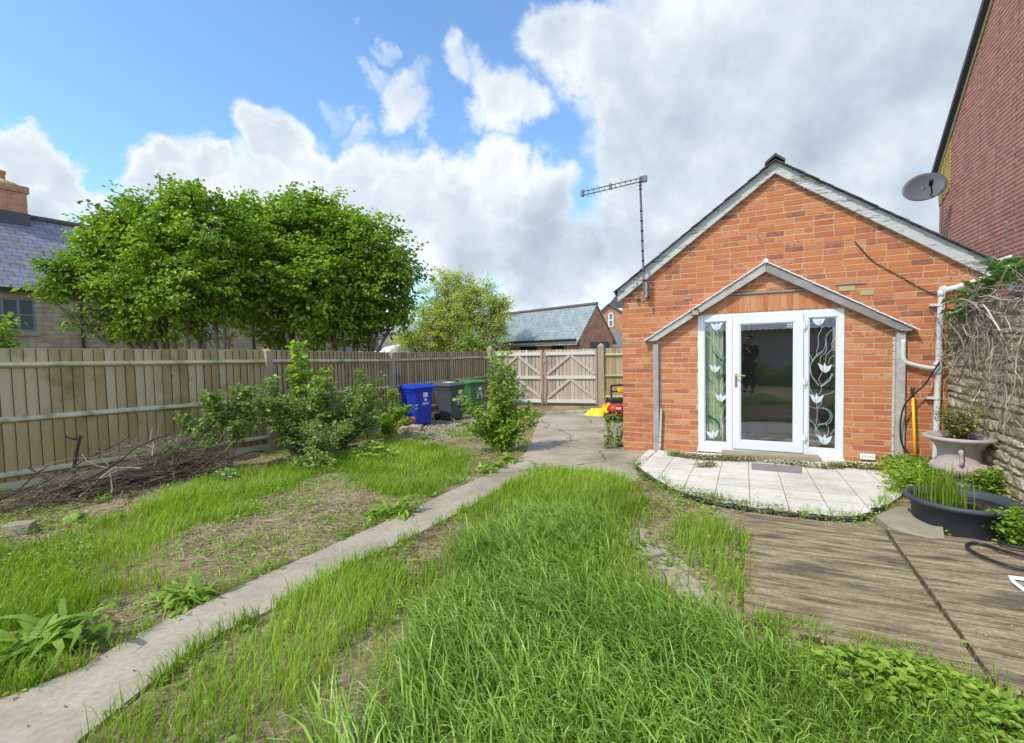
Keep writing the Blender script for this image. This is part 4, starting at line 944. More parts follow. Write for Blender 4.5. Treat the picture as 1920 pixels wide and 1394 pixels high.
# red brick house farther off, with its narrow sash window
hy2 = 38.; c = P2(1147, hy2)
RH = empty('brick_house', (c[0], hy2, 0), -.25, 'tall orange brick house with narrow white sash window, far behind the gates', 'house')
zz = lambda py, px=1147, y=hy2: zat(px, py, y)
w0_, w1_ = -1.05, 1.05
m_ = MB(1); m_.poly([(w0_, 0, -1), (w1_, 0, -1), (w1_, 0, zz(589, 1165)), (-.15, 0, zz(570)), (w0_, 0, zz(588, 1125))], (0, 6, 0)); m_.box((w1_-.001, .8, -1), (w1_+4, 6, zz(585))); m_.build('wall', M['farbrick'], RH)
m_ = MB(2); q = [(w0_-.15, -.2, zz(590, 1123)), (-.15, -.2, zz(569)+.02), (w1_+.15, -.2, zz(589, 1168)+.02)]
m_.poly([(q[0][0], -.2, q[0][2]), (q[1][0], -.2, q[1][2]), (q[1][0], -.2, q[1][2]-.12), (q[0][0], -.2, q[0][2]-.12)], (0, 6.4, 0)); m_.poly([(q[1][0], -.2, q[1][2]), (q[2][0], -.2, q[2][2]), (q[2][0], -.2, q[2][2]-.12), (q[1][0], -.2, q[1][2]-.12)], (0, 6.4, 0))
m_.poly([(-.6, 3.0, zz(572)), (5, 3.0, zz(575)), (5, 5.4, zz(535)+.5), (.9, 5.4, zz(535)+.5)], (0, .3, 0)); m_.build('roof', M['slate'], RH)
a, b = zz(587, 1148), zz(614, 1148); m_ = MB(3)
for q in ((-.2, b, .2, b+.08), (-.2, a-.08, .2, a), (-.2, b, -.12, a), (.12, b, .2, a), (-.12, (a+b)/2-.04, .12, (a+b)/2+.04)): m_.box((q[0], -.05, q[1]), (q[2], .02, q[3]))
w_ = m_.build('window', M['white'], RH); m_ = MB(4); m_.box((-.19, -.02, b+.02), (.19, -.01, a-.02)); m_.build('window_pane', M['winglass'], w_)
# lower tiled roof to its right
c = P2(1157, 30.); PR = empty('tiled_outhouse', (c[0], 30., 0), -.2, 'small outhouse with dark tiled roof between the garage gable and brick corner', 'outhouse')
m_ = MB(1); m_.box((-.6, .2, -1), (1.6, 2.6, zat(1157, 650, 30))); m_.build('wall', M['gablebrick'], PR)
m_ = MB(2); m_.poly([(-.55, 0, zat(1150, 651, 30)), (1.8, 0, zat(1150, 651, 30)), (1.6, 1.4, zat(1150, 622, 31)), (-.75, 1.4, zat(1150, 622, 31))], (0, 0, -.1)); m_.build('roof', M['slate'], PR)
# painted brick house on the right
bh = np.array([10.0, 11.0]); bd2 = np.array([.443, .897])          # wall runs towards the camera as -bd2
BH = empty('painted_brick_house', (bh[0], bh[1], 0), math.atan2(-bd2[1], -bd2[0]), 'tall house with maroon painted brick gable towering at the right edge', 'house')
ee = zat(1757, 318, 11.0)      # local x toward camera, local y: to the right of travel ... outward face is -y or +y
# local y axis = rotate90(x) = (.897,-.443): away from garden
m_ = MB(1); hgt = ee+5.0*.91
prof = [(0, -.5), (9.0, -.5), (9.0, ee), (4.5, ee+4.5*.92), (0, ee)]
m_.poly([(x, 0, z) for x, z in prof], (0, .3, 0)); m_.box((0, .3, -.5), (.3, 8, ee)); m_.box((8.7, .3, -.5), (9., 8, ee)); m_.build('gable_wall', M['paintbrick'], BH)
m_ = MB(2); k = zat(1757, 318, 11)
m_.poly([(-.18, -.012, ee-.12), (.0, -.012, ee-.85), (.62, -.012, ee-.62), (.62, -.012, ee+.42)], (0, .011, 0)); 
q = [(-.18, 0, ee-.12), (0, 0, ee-.85), (0, 0, ee-.1)]; m_.poly(q, (0, .4, 0)); m_.build('yellow_corbel_brickwork', M['yellowbrick'], BH)
m_ = MB(3)
for sg in (0, 1):
    if sg == 0: q = [(-.42, ee-.42*.92+.02), (4.5, ee+4.5*.92+.02), (4.5, ee+4.5*.92+.16), (-.42, ee-.42*.92+.14)]
    else: q = [(4.5, ee+4.5*.92+.02), (9.4, ee-.4*.92+.02), (9.4, ee-.4*.92+.14), (4.5, ee+4.5*.92+.16)]
    m_.poly([(x, -.12, z) for x, z in q], (0, 8.2, 0))
m_.build('roof', M['slate'], BH)
m_ = MB(4); q = [(-.3, ee-.30*.92-.1), (4.5, ee+4.5*.92-.1), (4.5, ee+4.5*.92+.015), (-.3, ee-.30*.92+.015)]; m_.poly([(x, -.03, z) for x, z in q], (0, .025, 0)); m_.build('verge_trim', M['lime'], BH)
def bhw(px, py, off=0.):
    n3 = np.array([-.897, .443, 0]); o = np.array([bh[0], bh[1], 0]); r = ray(px, py); t = ((o+n3*off-CAM)@n3)/(r@n3); p = CAM+r*t
    return float((p-o)@np.array([-bd2[0], -bd2[1], 0])), float(p[2])
a = bhw(1893, 508); b = bhw(1925, 552); m_ = MB(5); m_.box((a[0], -.02, b[1]), (b[0], -.004, a[1])); w_ = m_.build('window', M['slate'], BH); m_ = MB(6); m_.box((a[0]+.05, -.026, b[1]+.05), (b[0]-.05, -.021, a[1]-.05)); m_.build('window_pane', M['winglass'], w_)
# satellite dish
q = at(1768, 348, 10.75); SD = empty('satellite_dish', (q[0], q[1], q[2]), 0, 'grey oval satellite dish bracketed to the corner of the maroon brick house', 'satellite dish')
dc = np.array(at(1731, 354, 10.3))-np.array(q)
m_ = MB(1); nrmv = Vector((-.42, -.36, -.62)).normalized(); nrmv = Vector((-.30, -.80, .26)).normalized(); rot = nrmv.to_track_quat('Z', 'Y').to_matrix(); roll = Matrix.Rotation(math.radians(0), 3, 'Z')
vs = []; k = 28; rings = 6; Rr = .42
vsx = Vector((.95, .05, .28)).normalized(); vsx = (vsx-nrmv*vsx.dot(nrmv)).normalized(); vsy = nrmv.cross(vsx)
for i in range(rings+1):
    r_ = i/rings
    for j in range(k):
        a = 2*math.pi*j/k; p = vsx*(Rr*r_*math.cos(a))+vsy*(Rr*.74*r_*math.sin(a))+nrmv*(.06*r_*r_); vs.append(Vector(dc)+p)
m_.add(vs, [(i*k+j, i*k+(j+1) % k, (i+1)*k+(j+1) % k, (i+1)*k+j) for i in range(rings) for j in range(k)], .5)
o = m_.build('dish_reflector', M['dish'], SD, smooth=True); sm = o.modifiers.new('solid', 'SOLIDIFY'); sm.thickness = .012
m_ = MB(2); c0 = Vector(dc); m_.tube([c0-vsy*.2, c0-vsy*.22+nrmv*.12, c0+nrmv*.34-vsy*.1-vsx*.05], .014, 6); m_.bar(c0+nrmv*.3-vsy*.12-vsx*.05, c0+nrmv*.42-vsy*.06-vsx*.05, .06, .06); m_.build('feed_arm', M['blackplastic'], SD)
m_ = MB(3); m_.tube([c0-nrmv*.0+vsx*.1, c0-nrmv*.08+vsx*.2, Vector((0, 0, .02)), Vector((.12, .02, .02))], .02, 6); m_.box((.06, -.04, -.08), (.16, .08, .1)); m_.build('dish_bracket', M['metal'], SD)
m_ = MB(4); q1 = at(1769, 352, 10.85)-q; q2 = at(1767, 425, 10.85)-q; q3 = at(1767, 560, 10.85)-q; m_.tube([q1, q2, q3], .012, 5); m_.build('dish_cable', M['cable'], SD)

# white motorhome behind the fence and old tiled roof beyond
c = P2(745, 22.); CV = empty('motorhome', (c[0], 22., -.28), .42, 'white motorhome roof showing over the fence between the two kinds of tree', 'motorhome')
zc = lambda py, px=745: zat(px, py, 22.)+.28
m_ = MB(1); zt_ = zc(647)
prof = [(-.1, .35), (-.1, zt_-.5), (.1, zt_-.1), (.6, zt_), (1.6, zt_-.02), (2.0, zt_-.25), (2.25, zt_-.7), (2.3, zt_-1.3), (2.6, .9), (2.6, .35)]
m_.poly([(x-.6, -1.0, z) for x, z in prof], (0, 2.0, 0)); m_.build('cab_pod', M['caravan'], CV, bevel=.12)
m_ = MB(2); m_.box((-3.2, -1.05, .4), (-.72, 1.05, zt_-.28)); m_.build('rear_body', M['caravan'], CV, bevel=.06)
m_ = MB(3); m_.box((-1.35, -.5, zt_-.27), (-.8, .4, zt_-.02)); m_.box((-2.8, -.5, zt_-.27), (-1.9, .4, zt_-.17)); m_.lathe([(0, .06), (.3, .05), (.42, -.03)], (.35, 0, zt_+.0), 14); m_.build('roof_vent', M['dish'], CV)
m_ = MB(4); m_.box((-2.6, -1.056, zt_-.75), (-1.9, -1.051, zt_-.5)); m_.box((-1.5, -1.056, zt_-.7), (-1.25, -1.051, zt_-.56)); m_.box((-.3, -1.006, zt_-1.4), (1.3, -1.001, zt_-.75)); m_.build('side_window', M['winglass'], CV)
m_ = MB(5); x = -.02; zl_ = zt_-.46
GLY = {'H': [(0,0,0,1),(1,0,1,1),(0,.5,1,.5)], 'A': [(0,0,.5,1),(.5,1,1,0),(.25,.4,.75,.4)], 'Y': [(0,1,.5,.5),(1,1,.5,.5),(.5,.5,.5,0)], 'T': [(0,1,1,1),(.5,1,.5,0)], 'O': [(0,0,0,1),(0,1,1,1),(1,1,1,0),(1,0,0,0)], 'N': [(0,0,0,1),(0,1,1,0),(1,0,1,1)]}
for ch in 'HAYTON':
    for (a_, b_, c_, d_) in GLY[ch]: m_.bar((x+a_*.055, -1.008, zl_+b_*.085), (x+c_*.055, -1.008, zl_+d_*.085), .006, .014, (0, -1, 0))
    x += .085
m_.build('side_lettering', M['blackplastic'], CV)
for x in (-2.4, 1.5): m_ = MB(6); m_.tube([(x-.0, -1.04, .33), (x, -.8, .33)], .33, 16); m_.build('wheel', M['blackplastic'], CV)
c = P2(738, 34.); OR = empty('low_stone_barn', (c[0], 34., 0), -.12, 'low building with old brown stone tiled roof behind the motorhome', 'barn')
m_ = MB(1); m_.box((-4, 0, -1), (6, 5, zat(738, 648, 34))); m_.build('wall', M['stonebrick'], OR)
m_ = MB(2); m_.poly([(-4.2, -.2, zat(738, 650, 34)), (6.2, -.2, zat(738, 650, 34)), (5.2, 2.5, zat(738, 622, 36)), (-1.4, 2.5, zat(738, 622, 36))], (0, 0, -.15)); m_.build('roof', M['roofold'], OR)
c = P2(740, 55.); OH = empty('distant_cottage', (c[0], 55., 0), .1, 'pale far off cottage with light grey roof glimpsed past the large tree', 'house')
m_ = MB(1); m_.box((-5, 0, -1), (8, 5, zat(740, 632, 55))); m_.build('wall', M['stonebrick'], OH)
m_ = MB(2); m_.poly([(-5.2, -.2, zat(740, 633, 55)), (8.2, -.2, zat(740, 633, 55)), (7.2, 2.5, zat(738, 606, 57)), (-5.2, 2.5, zat(738, 606, 57))], (0, 0, -.15)); m_.build('roof', M['roofslate'], OH)

# ---------------------------------------------------------------- garden wall of rubble stone with dead vine
w0 = np.array([5.62, 6.02]); wdv = np.array([-.443, -.897])
SWL = empty('stone_garden_wall', (w0[0], w0[1], 0), math.atan2(wdv[1], wdv[0]), 'low rubble stone garden wall running forward from the outbuilding corner', 'garden wall')
# local x toward the camera, local y = rotate90 -> (.897,-.443) away from the garden; face at y=0
m_ = MB(1); m_.box((-.0, .02, -.3), (3.6, .36, 1.94)); m_.build('wall_core', M['stone_mortar'], SWL)
rg = random.Random(12); m_ = MB(2); z = -.06
while z < 1.9:
    hh = rg.uniform(.06, .13); x = -.02
    while x < 3.55:
        ll = rg.uniform(.12, .34); h2 = hh*rg.uniform(.8, 1.0)
        e = [(x+.008, z+.006), (x+ll-.008, z+.006), (x+ll-.01, z+h2-.006), (x+.01, z+h2-.006)]; j = .014
        e = [(a+rg.uniform(-j, j), b+rg.uniform(-j, j)) for a, b in e]; cxm, czm = sum(p[0] for p in e)/4, sum(p[1] for p in e)/4; pr = rg.uniform(-.004, .014)
        fr_ = [(cxm+(a-cxm)*.82+rg.uniform(-.008, .008), -pr+rg.uniform(-.006, .006), czm+(b-czm)*.78) for a, b in e]; bk = [(a, .031, b) for a, b in e]
        vs = fr_+bk+[(cxm+rg.uniform(-.02, .02), -pr-.008, czm)]
        m_.add(vs, [(0,1,8),(1,2,8),(2,3,8),(3,0,8),(4,5,1,0),(5,6,2,1),(6,7,3,2),(7,4,0,3)], rg.random()); x += ll
    z += hh
for i in range(14): m_.rock((.12+i*.26, .2, 1.97+rg.uniform(-.02, .03)), .3, .4, .13, .12, rz=0)
m_.build('rubble_stonework', M['stone'], SWL)

# ---------------------------------------------------------------- urn with plants, pole, cable
uc = (4.88, 5.08, gz(5.08)+.04)
U = empty('garden_urn', uc, .3, 'wide rimmed weathered concrete urn planter standing against the stone wall', 'urn')
m_ = MB(1); prof = [(0, 0), (.2, 0), (.2, .05), (.14, .07), (.13, .10), (.2, .13), (.245, .17), (.25, .21), (.22, .25), (.185, .28), (.175, .34), (.185, .40), (.215, .46), (.255, .50), (.305, .515), (.315, .53), (.31, .548), (.29, .555), (.25, .545), (.23, .50), (0, .48)]
m_.lathe(prof, (0, 0, 0), 40); ub = m_.build('urn_bowl', M['urn'], U, smooth=True)
m_ = MB(2)
for a0 in (0.6, 3.74):
    pts = []
    for i in range(14):
        t = i/13; an = a0; rr = .19+.07*math.sin(t*math.pi)+.02*math.sin(t*9); pts.append((rr*math.cos(an)-.0, rr*math.sin(an), .24+.2*t))
    m_.tube(pts, .017, 7)
    m_.tube([(.21*math.cos(a0)+.03*math.cos(t), .21*math.sin(a0), .40+.03*math.sin(t)) for t in np.linspace(0, 5, 10)], .012, 6)
m_.build('urn_handle', M['urn'], U, smooth=True)
m_ = MB(3)
for i in range(26): a = 2*math.pi*i/26; m_.tube([(.195*math.cos(a), .195*math.sin(a), .135), (.252*math.cos(a), .252*math.sin(a), .19), (.20*math.cos(a), .20*math.sin(a), .262)], .016, 6)
m_.build('gadrooned_band', M['urn'], U, smooth=True)
m_ = MB(4); m_.lathe([(0, .50), (.235, .5)], (0, 0, 0), 24); m_.build('urn_soil', M['soil'], U)
q = gnd(1717, 880); hp = at(1717, 728, q[1]); PO = empty('pole_handle', (q[0], q[1], q[2]-.03), 0, 'upright yellow pole with black grip leaning near the downpipe', 'pole')
tp = Vector((hp[0]-q[0], hp[1]-q[1]+.05, hp[2]-q[2]+.03)); m_ = MB(1); m_.tube([(0, 0, .03), tp*.9], .0155, 12); m_.build('shaft', M['yellow'], PO, smooth=True)
m_ = MB(2); m_.tube([tp*.885, tp*.9, tp*.99, tp], [.018, .0195, .0195, .015], 12); m_.tube([(0, 0, 0), (0, 0, .05)], .021, 12); m_.build('grip', M['blackplastic'], PO, smooth=True)
m_ = MB(1)
L = [(1870,640,5.0),(1835,636,5.2),(1790,652,5.75),(1762,680,5.95),(1735,720,6.02),(1708,745,6.08),(1694,765,6.1),(1688,800,6.12),(1692,835,6.1),(1712,855,6.05),(1745,860,5.9),(1775,862,5.6)]
m_.tube(smooth([at(*p) for p in L]), .011, 6); tag(m_.build('hanging_cable', M['cable']), 'thick black cable looping from the dead vine down past the yellow pole', 'cable')
m_ = MB(2)
L = [(1985,1068),(1930,1066),(1880,1052),(1845,1040),(1822,1037),(1812,1043),(1820,1052),(1850,1068),(1890,1082),(1960,1096)]
m_.tube(smooth([gnd(*p)+np.array([0, 0, .075]) for p in L]), .011, 6)
L = [(1960,1055),(1925,1052),(1890,1045),(1872,1036),(1876,1030),(1890,1028)]; m_.tube(smooth([gnd(*p)+np.array([0, 0, .085]) for p in L]), .011, 6)
tag(m_.build('coiled_hose', M['cable']), 'black hose lying in loops on the decking at the right edge', 'hose')
# tub
tc = (3.73, 3.86, gz(3.86)-.02)
TB = empty('pond_tub', tc, 0, 'round black rubber tub of dark pond water with green reeds', 'tub')
m_ = MB(1); m_.lathe([(0, .0), (.29, .0), (.305, .02), (.325, .25), (.365, .255), (.375, .275), (.365, .295), (.34, .295), (.318, .27), (.30, .1)], (0, 0, 0), 48); m_.build('tub_shell', M['tub'], TB, smooth=True)
m_ = MB(2); m_.lathe([(.0, .238), (.31, .238)], (0, 0, 0), 40)
mw, nt, b, _ = newmat('dark_pond_water'); b.inputs['Base Color'].default_value = (.012,.012,.006,1); b.inputs['Roughness'].default_value = .03; b.inputs['Specular IOR Level'].default_value = .6
m_.build('pond_water', mw, TB)
# concrete block by the tub, stone step, slate mat, white rubble
m_ = MB(1); L = G2([(1642,985),(1665,1004),(1740,1022),(1772,1024),(1768,1006),(1728,975),(1680,966)])
pts = [(x, y, float(gz(y))+.085-(.03 if i in (2,3) else 0)) for i, (x, y) in enumerate(L)]
m_.poly(pts, (0, 0, -.14)); o = m_.build('concrete_slab', M['slab'], bevel=.012); tag(o, 'broken mossy concrete slab lying between the black tub and the decking', 'slab')
a, b = W(1352, 862, .24), W(1537, 878, .24)
m_ = MB(2); q = [(a[0], .035), (b[0], .035), (b[0]+.02, .26), (a[0]+.02, .25)]; z0_ = gz(6.8)+.03
q3 = [(*loc2w(s, d)[:2], float(gz(loc2w(s, d)[1]))+.098) for s, d in q]; m_.poly(q3, (0, 0, -.08)); tag(m_.build('stone_step', M['slab'], bevel=.012), 'low buff stone step on the tiles below the white glazed door', 'step')
m_ = MB(3); L = [W(*p) for p in ()]; q = [w2loc(*gnd(px, py)[:2]) for px, py in ((1409,874),(1503,882),(1503,894),(1409,886))]
q3 = [(*loc2w(s, d)[:2], float(gz(loc2w(s, d)[1]))+.046) for s, d in q]; m_.poly(q3, (0, 0, -.011)); tag(m_.build('slate_offcut', vmat('grey_slate_offcut', [(.16,.15,.14), (.28,.26,.25)], 9, .5, .7, .4, attr=False)), 'thin grey slate lying flat on the white tiles before the step', 'slate')
# membrane edging round the patio
m_ = MB(4); rg = random.Random(2); L = [(1233,848),(1222,858),(1206,868),(1194,880),(1205,890),(1225,903),(1260,922),(1310,940),(1350,949),(1400,957),(1470,966),(1550,975),(1606,977),(1640,962),(1662,955)]
pts = smooth([gnd(*p)+np.array([0, 0, .012]) for p in L], 5); n = len(pts)
m_.tube([p+Vector((rg.uniform(-.01, .01), rg.uniform(-.01, .01), rg.uniform(-.006, .006))) for p in pts], [rg.uniform(.018, .034) for _ in range(n)], 8); tag(m_.build('membrane_edging', M['blackplastic'], smooth=True), 'crumpled black plastic membrane edging curved round the white tiles', 'edging')
# ---------------------------------------------------------------- decking panels
def deck(L, label, seed, thk=.055, lift=.05):
    W3 = [gnd(*p) for p in L]; a, b, c, d = [Vector((p[0], p[1], float(gz(p[1]))+lift)) for p in W3]     # a near-left.. : a back-left, b back-right, c front-right, d front-left
    e = empty('decking_panel', a, RZ, label, 'decking panel', 'grooved decking panels'); inv = Matrix.Rotation(-RZ, 3, 'Z')
    A, B2, C_, D_ = [inv @ (p-a) for p in (a, b, c, d)]
    m_ = MB(seed); rg = random.Random(seed); ymin = min(A.y, B2.y, C_.y, D_.y); ymax = max(A.y, B2.y, C_.y, D_.y)
    poly = [(p.x, p.y) for p in (A, B2, C_, D_)]
    area = sum(poly[i][0]*poly[(i+1) % 4][1]-poly[(i+1) % 4][0]*poly[i][1] for i in range(4))
    if area < 0: poly = poly[::-1]
    zf = lambda x, y: float(gz(a.y+(Matrix.Rotation(RZ, 3, 'Z') @ Vector((x, y, 0))).y))+lift-a.z
    y = ymax; bn = 0
    while y > ymin:                        # boards of 145 mm, each with six grooves
        bh_ = .145; tilt = rg.uniform(-.004, .004)
        for k in range(7):
            g0 = y-bh_*k/7-.0005; g1 = y-bh_*(k+.5)/7; g2 = y-bh_*(k+1)/7
            for (u, v, hz_) in ((g0, g1, 0), (g1, g2, -.010)):
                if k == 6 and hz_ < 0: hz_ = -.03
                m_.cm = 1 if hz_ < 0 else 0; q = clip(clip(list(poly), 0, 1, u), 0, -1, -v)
                if len(q) > 2:
                    xa = min(p[0] for p in q); xb = max(p[0] for p in q)
                    m_.poly([(px, py, zf(px, py)+hz_+tilt) for px, py in q], (0, 0, -thk if hz_ == 0 else -.02), rg.random())
        y -= bh_
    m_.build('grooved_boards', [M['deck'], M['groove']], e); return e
deck([(1397, 970), (1652, 1001), (1851, 1292), (1395, 1178)], 'grooved grey brown decking panel left of the dark diagonal gap', 1)
deck([(1661, 1001), (2080, 1060), (2350, 1480), (1865, 1293)], 'grooved decking panel at the right edge, under the loops of hose', 2)
m_ = MB(5); q = [gnd(*p)+np.array([0, 0, .066]) for p in ((1975,1112),(1892,1102),(1899,1110),(1925,1131),(1975,1168))]; m_.tube([Vector(v) for v in q], .012, 4); tag(m_.build('white_plastic_strip', M['hose']), 'bent white plastic strip on the decking at the right edge', 'strip')

# ---------------------------------------------------------------- wheelie bins
def handwriting(mb, x, z, s, y, txt):
    G = {'3': [(0,.95),(.3,1),(.5,.8),(.35,.58),(.2,.52),(.4,.46),(.52,.2),(.3,0),(0,.06)], '9': [(.5,.7),(.3,.52),(.08,.62),(.06,.88),(.3,1),(.5,.9),(.5,.7),(.46,.3),(.42,0)]}
    for i, ch in enumerate(txt):
        pts = [Vector((x+(i*.8+p[0])*s, y, z+p[1]*s*1.15)) for p in G[ch]]; mb.tube(smooth(pts, 4), .0105, 5)
def bin_(px, py, facing, mat, label, num=None, kind='', y=None):
    b_ = gnd(px, py) if y is None else at(px, py, y); 
    e = empty('wheelie_bin', (b_[0], b_[1], float(gz(b_[1]))), facing, label, 'wheelie bin', 'wheelie bins along the fence')
    # local: front face at -y, x across; depth toward +y
    m_ = MB(1); w0_, d0_, w1_, d1_, h = .235, .50, .285, .66, .96
    def ring(t, gx=0, gy=0):
        w = w0_+(w1_-w0_)*t+gx; d = d0_+(d1_-d0_)*t; y0 = -.04*t-gy; z = .03+(h-.03)*t; c = .035
        return [(-w+c, y0, z), (w-c, y0, z), (w, y0+c, z), (w, d-c, z), (w-c, d+gy, z), (-w+c, d+gy, z), (-w, d-c, z), (-w, y0+c, z)]
    R_ = [ring(0, -.02, -.015), ring(.03), ring(.9), ring(.905, .012, .012), ring(.975, .014, .014), ring(.98, .03, .03), ring(1.0, .03, .03), ring(1.0, -.01, -.01)]; vs = [p for r in R_ for p in r]
    m_.add(vs, [tuple(range(7, -1, -1))]+[(i*8+j, i*8+(j+1) % 8, (i+1)*8+(j+1) % 8, (i+1)*8+j) for i in range(len(R_)-1) for j in range(8)], .5)
    body = m_.build('body', mat, e, bevel=.006)
    m_ = MB(2)
    for x in np.linspace(-.2, .2, 5): m_.box((x-.007, -.062, .87), (x+.007, -.04, .925))
    for yy in (.1, .25, .42):
        for sx in (-1, 1): m_.box((sx*.285-.012, yy, .80), (sx*.285+.016, yy+.012, .925))
    m_.build('rim_rib', mat, body)
    m_ = MB(3); L = [(-.33, -.10), (.33, -.10), (.325, .66), (-.325, .66)]
    z0_, z1_, z2_ = .965, 1.02, 1.06
    r0 = [(x*1.0, y, z0_) for x, y in L]; r1 = [(x*.98, y*.99, z0_+.035) for x, y in L]; r2 = [(x*.84, y*.8+.05, z2_-.015) for x, y in L]; r3 = [(x*.78, y*.74+.06, z2_) for x, y in L]
    vs = r0+r1+r2+r3; m_.add(vs, [(3,2,1,0)]+[(i*4+j, i*4+(j+1) % 4, (i+1)*4+(j+1) % 4, (i+1)*4+j) for i in range(3) for j in range(4)]+[(12,13,14,15)], .5)
    m_.box((-.12, .62, .99), (.12, .70, 1.03)); m_.tube([(-.26, .70, .97), (.26, .70, .97)], .016, 8); lid = m_.build('lid', mat, e, bevel=.012)
    m_ = MB(4)
    for sx in (-1, 1):
        m_ = MB(4); m_.tube([(sx*.235, .53, .1), (sx*.285, .53, .1)], .1, 20); w_ = m_.build('wheel', M['blackplastic'], e, bevel=.008)
        m_ = MB(5); m_.tube([(sx*.284, .53, .1), (sx*.29, .53, .1)], .045, 14); m_.build('hub_cap', M['grey'], w_)
    m_ = MB(6); m_.box((-.24, .51, .08), (.24, .55, .12)); m_.build('axle', M['metal'], e)
    m_ = MB(7); yf = lambda z: -.04*((z-.03)/.93)-.002
    if kind == 'blue':
        m_.box((-.02, yf(.8)-.004, .74), (.12, yf(.8), .86)); m_.build('sticker', M['sticker'], body); m_ = MB(8)
        m_.lathe([(0, 0), (.04, 0)], (0, 0, 0), 12); m_.v = [(.05+x, yf(.68)-.003, .675+y*.9) for x, y, z in m_.v]
        for k in range(5): m_.box((-.06+.02*(k % 2), yf(.57)-.004, .60-k*.014), (.16-.03*(k % 3), yf(.57)-.001, .607-k*.014))
        m_.build('printed_emblem', M['white'], body)
    else:
        m_.box((.05, yf(.8)-.004, .74), (.16, yf(.8), .84)); m_.build('sticker', M['sticker'], body); m_ = MB(8)
        if kind == 'grey':
            m_.box((-.03, yf(.68)-.004, .655), (.17, yf(.68), .70)); m_.build('red_sticker', M['redsticker'], body); m_ = MB(8); handwriting(m_, -.02, .45, .16, yf(.52)-.003, '39')
        else: handwriting(m_, -.04, .50, .16, yf(.58)-.003, '39')
        m_.build('house_number', M['white'], body)
    m_ = MB(9); m_.box((-.14, .1, z2_), (.1, .42, z2_+.004)); 
    if kind == 'grey': m_.build('lid_label', M['white'], lid)
    return e
bin_(795, 799, math.radians(45), M['blue'], 'bright blue wheelie bin, nearest of the row, without a house number', None, 'blue')
bin_(857, 789, math.radians(50), M['grey'], 'dark grey wheelie bin numbered 39 between the blue and green bins', '39', 'grey')
bin_(895, 777, math.radians(38), M['green'], 'green wheelie bin numbered 39 beside the leafy sapling', '39', 'green')

# mower, tarpaulin and red engine cover at the building corner
q = gnd(1150, 772); MW = empty('garden_machine', (q[0]+.25, q[1]-.1, float(gz(q[1]))), .2, 'black and yellow garden machine parked behind the brick corner', 'garden machine')
m_ = MB(1); m_.box((-.42, -.25, .18), (.4, .3, .42)); m_.build('machine_body', M['blackplastic'], MW, bevel=.05)
m_ = MB(2); m_.tube(smooth([(-.3, .1, .42), (-.3, .12, .74), (-.24, .12, .80), (.3, .12, .80)]), .028, 8); m_.tube([(-.3, .1, .62), (.3, .1, .62)], .02, 8); m_.build('machine_handle', M['blackplastic'], MW)
m_ = MB(3); m_.box((-.1, -.02, .58), (.4, .16, .72)); m_.build('yellow_cover', M['yellow'], MW, bevel=.03)
for x in (-.4, .38):
    m_ = MB(4); m_.tube([(x, -.2, .13), (x, -.12, .13)], .13, 16); m_.build('wheel', M['blackplastic'], MW)
q = gnd(1155, 790); RM_ = empty('red_engine', (q[0], q[1]-.1, float(gz(q[1]))), .1, 'small red petrol engine with black wheels beside the brick corner', 'engine')
m_ = MB(1); m_.lathe([(0, -.13), (.16, -.12), (.24, -.03), (.24, .05), (.17, .13), (0, .15)], (0, 0, .32), 20, 1.05, .8); m_.lathe([(0, -.1), (.11, -.08), (.15, 0), (.1, .09), (0, .1)], (.3, 0, .34), 16); m_.build('red_casing', M['red'], RM_, smooth=True)
m_ = MB(2); m_.box((-.08, -.2, .34), (.05, -.185, .39)); m_.build('white_badge', M['white'], RM_)
m_ = MB(3); m_.box((-.3, -.15, .06), (.35, .2, .22)); m_.build('chassis', M['blackplastic'], RM_, bevel=.03)
for x in (-.24, .25): m_ = MB(4); m_.tube([(x, -.24, .11), (x, -.16, .11)], .11, 18); m_.build('wheel', M['blackplastic'], RM_)
q = gnd(1138, 778); rg = random.Random(5); n = 22; vs = []
TP = (q[0]-.1, q[1]-.05)
for i in range(n):
    for j in range(n):
        u, v = i/(n-1)*2-1, j/(n-1)*2-1; r_ = max(abs(u), abs(v)); h_ = max(0, 1-r_**2)*(.2+.09*math.sin(u*5+v*3)+.07*math.sin(v*9-u*4)+.04*math.sin(u*17+v*11))
        x = TP[0]+u*.5+.05*math.sin(v*7); y = TP[1]+v*.33+.05*math.sin(u*6); vs.append((x, y, float(gz(y))+.012+h_+.012*math.sin(u*23)*math.cos(v*19)*(1-r_)))
m_ = MB(1); m_.add(vs, [(i*n+j, (i+1)*n+j, (i+1)*n+j+1, i*n+j+1) for i in range(n-1) for j in range(n-1)], .5); o = m_.build('yellow_tarpaulin', M['tarp'], smooth=False); o.modifiers.new('solid', 'SOLIDIFY').thickness = .006
tag(o, 'crumpled yellow tarpaulin heaped by the right gate post', 'tarpaulin')
q = gnd(1105, 773); m_ = MB(2); m_.bar((q[0]-.16, q[1], q[2]+.045), (q[0]+.2, q[1]-.05, q[2]+.045), .12, .05); tag(m_.build('wood_offcut', M['post'], bevel=.01), 'pale timber offcut on the drive beside the yellow tarpaulin', 'offcut')
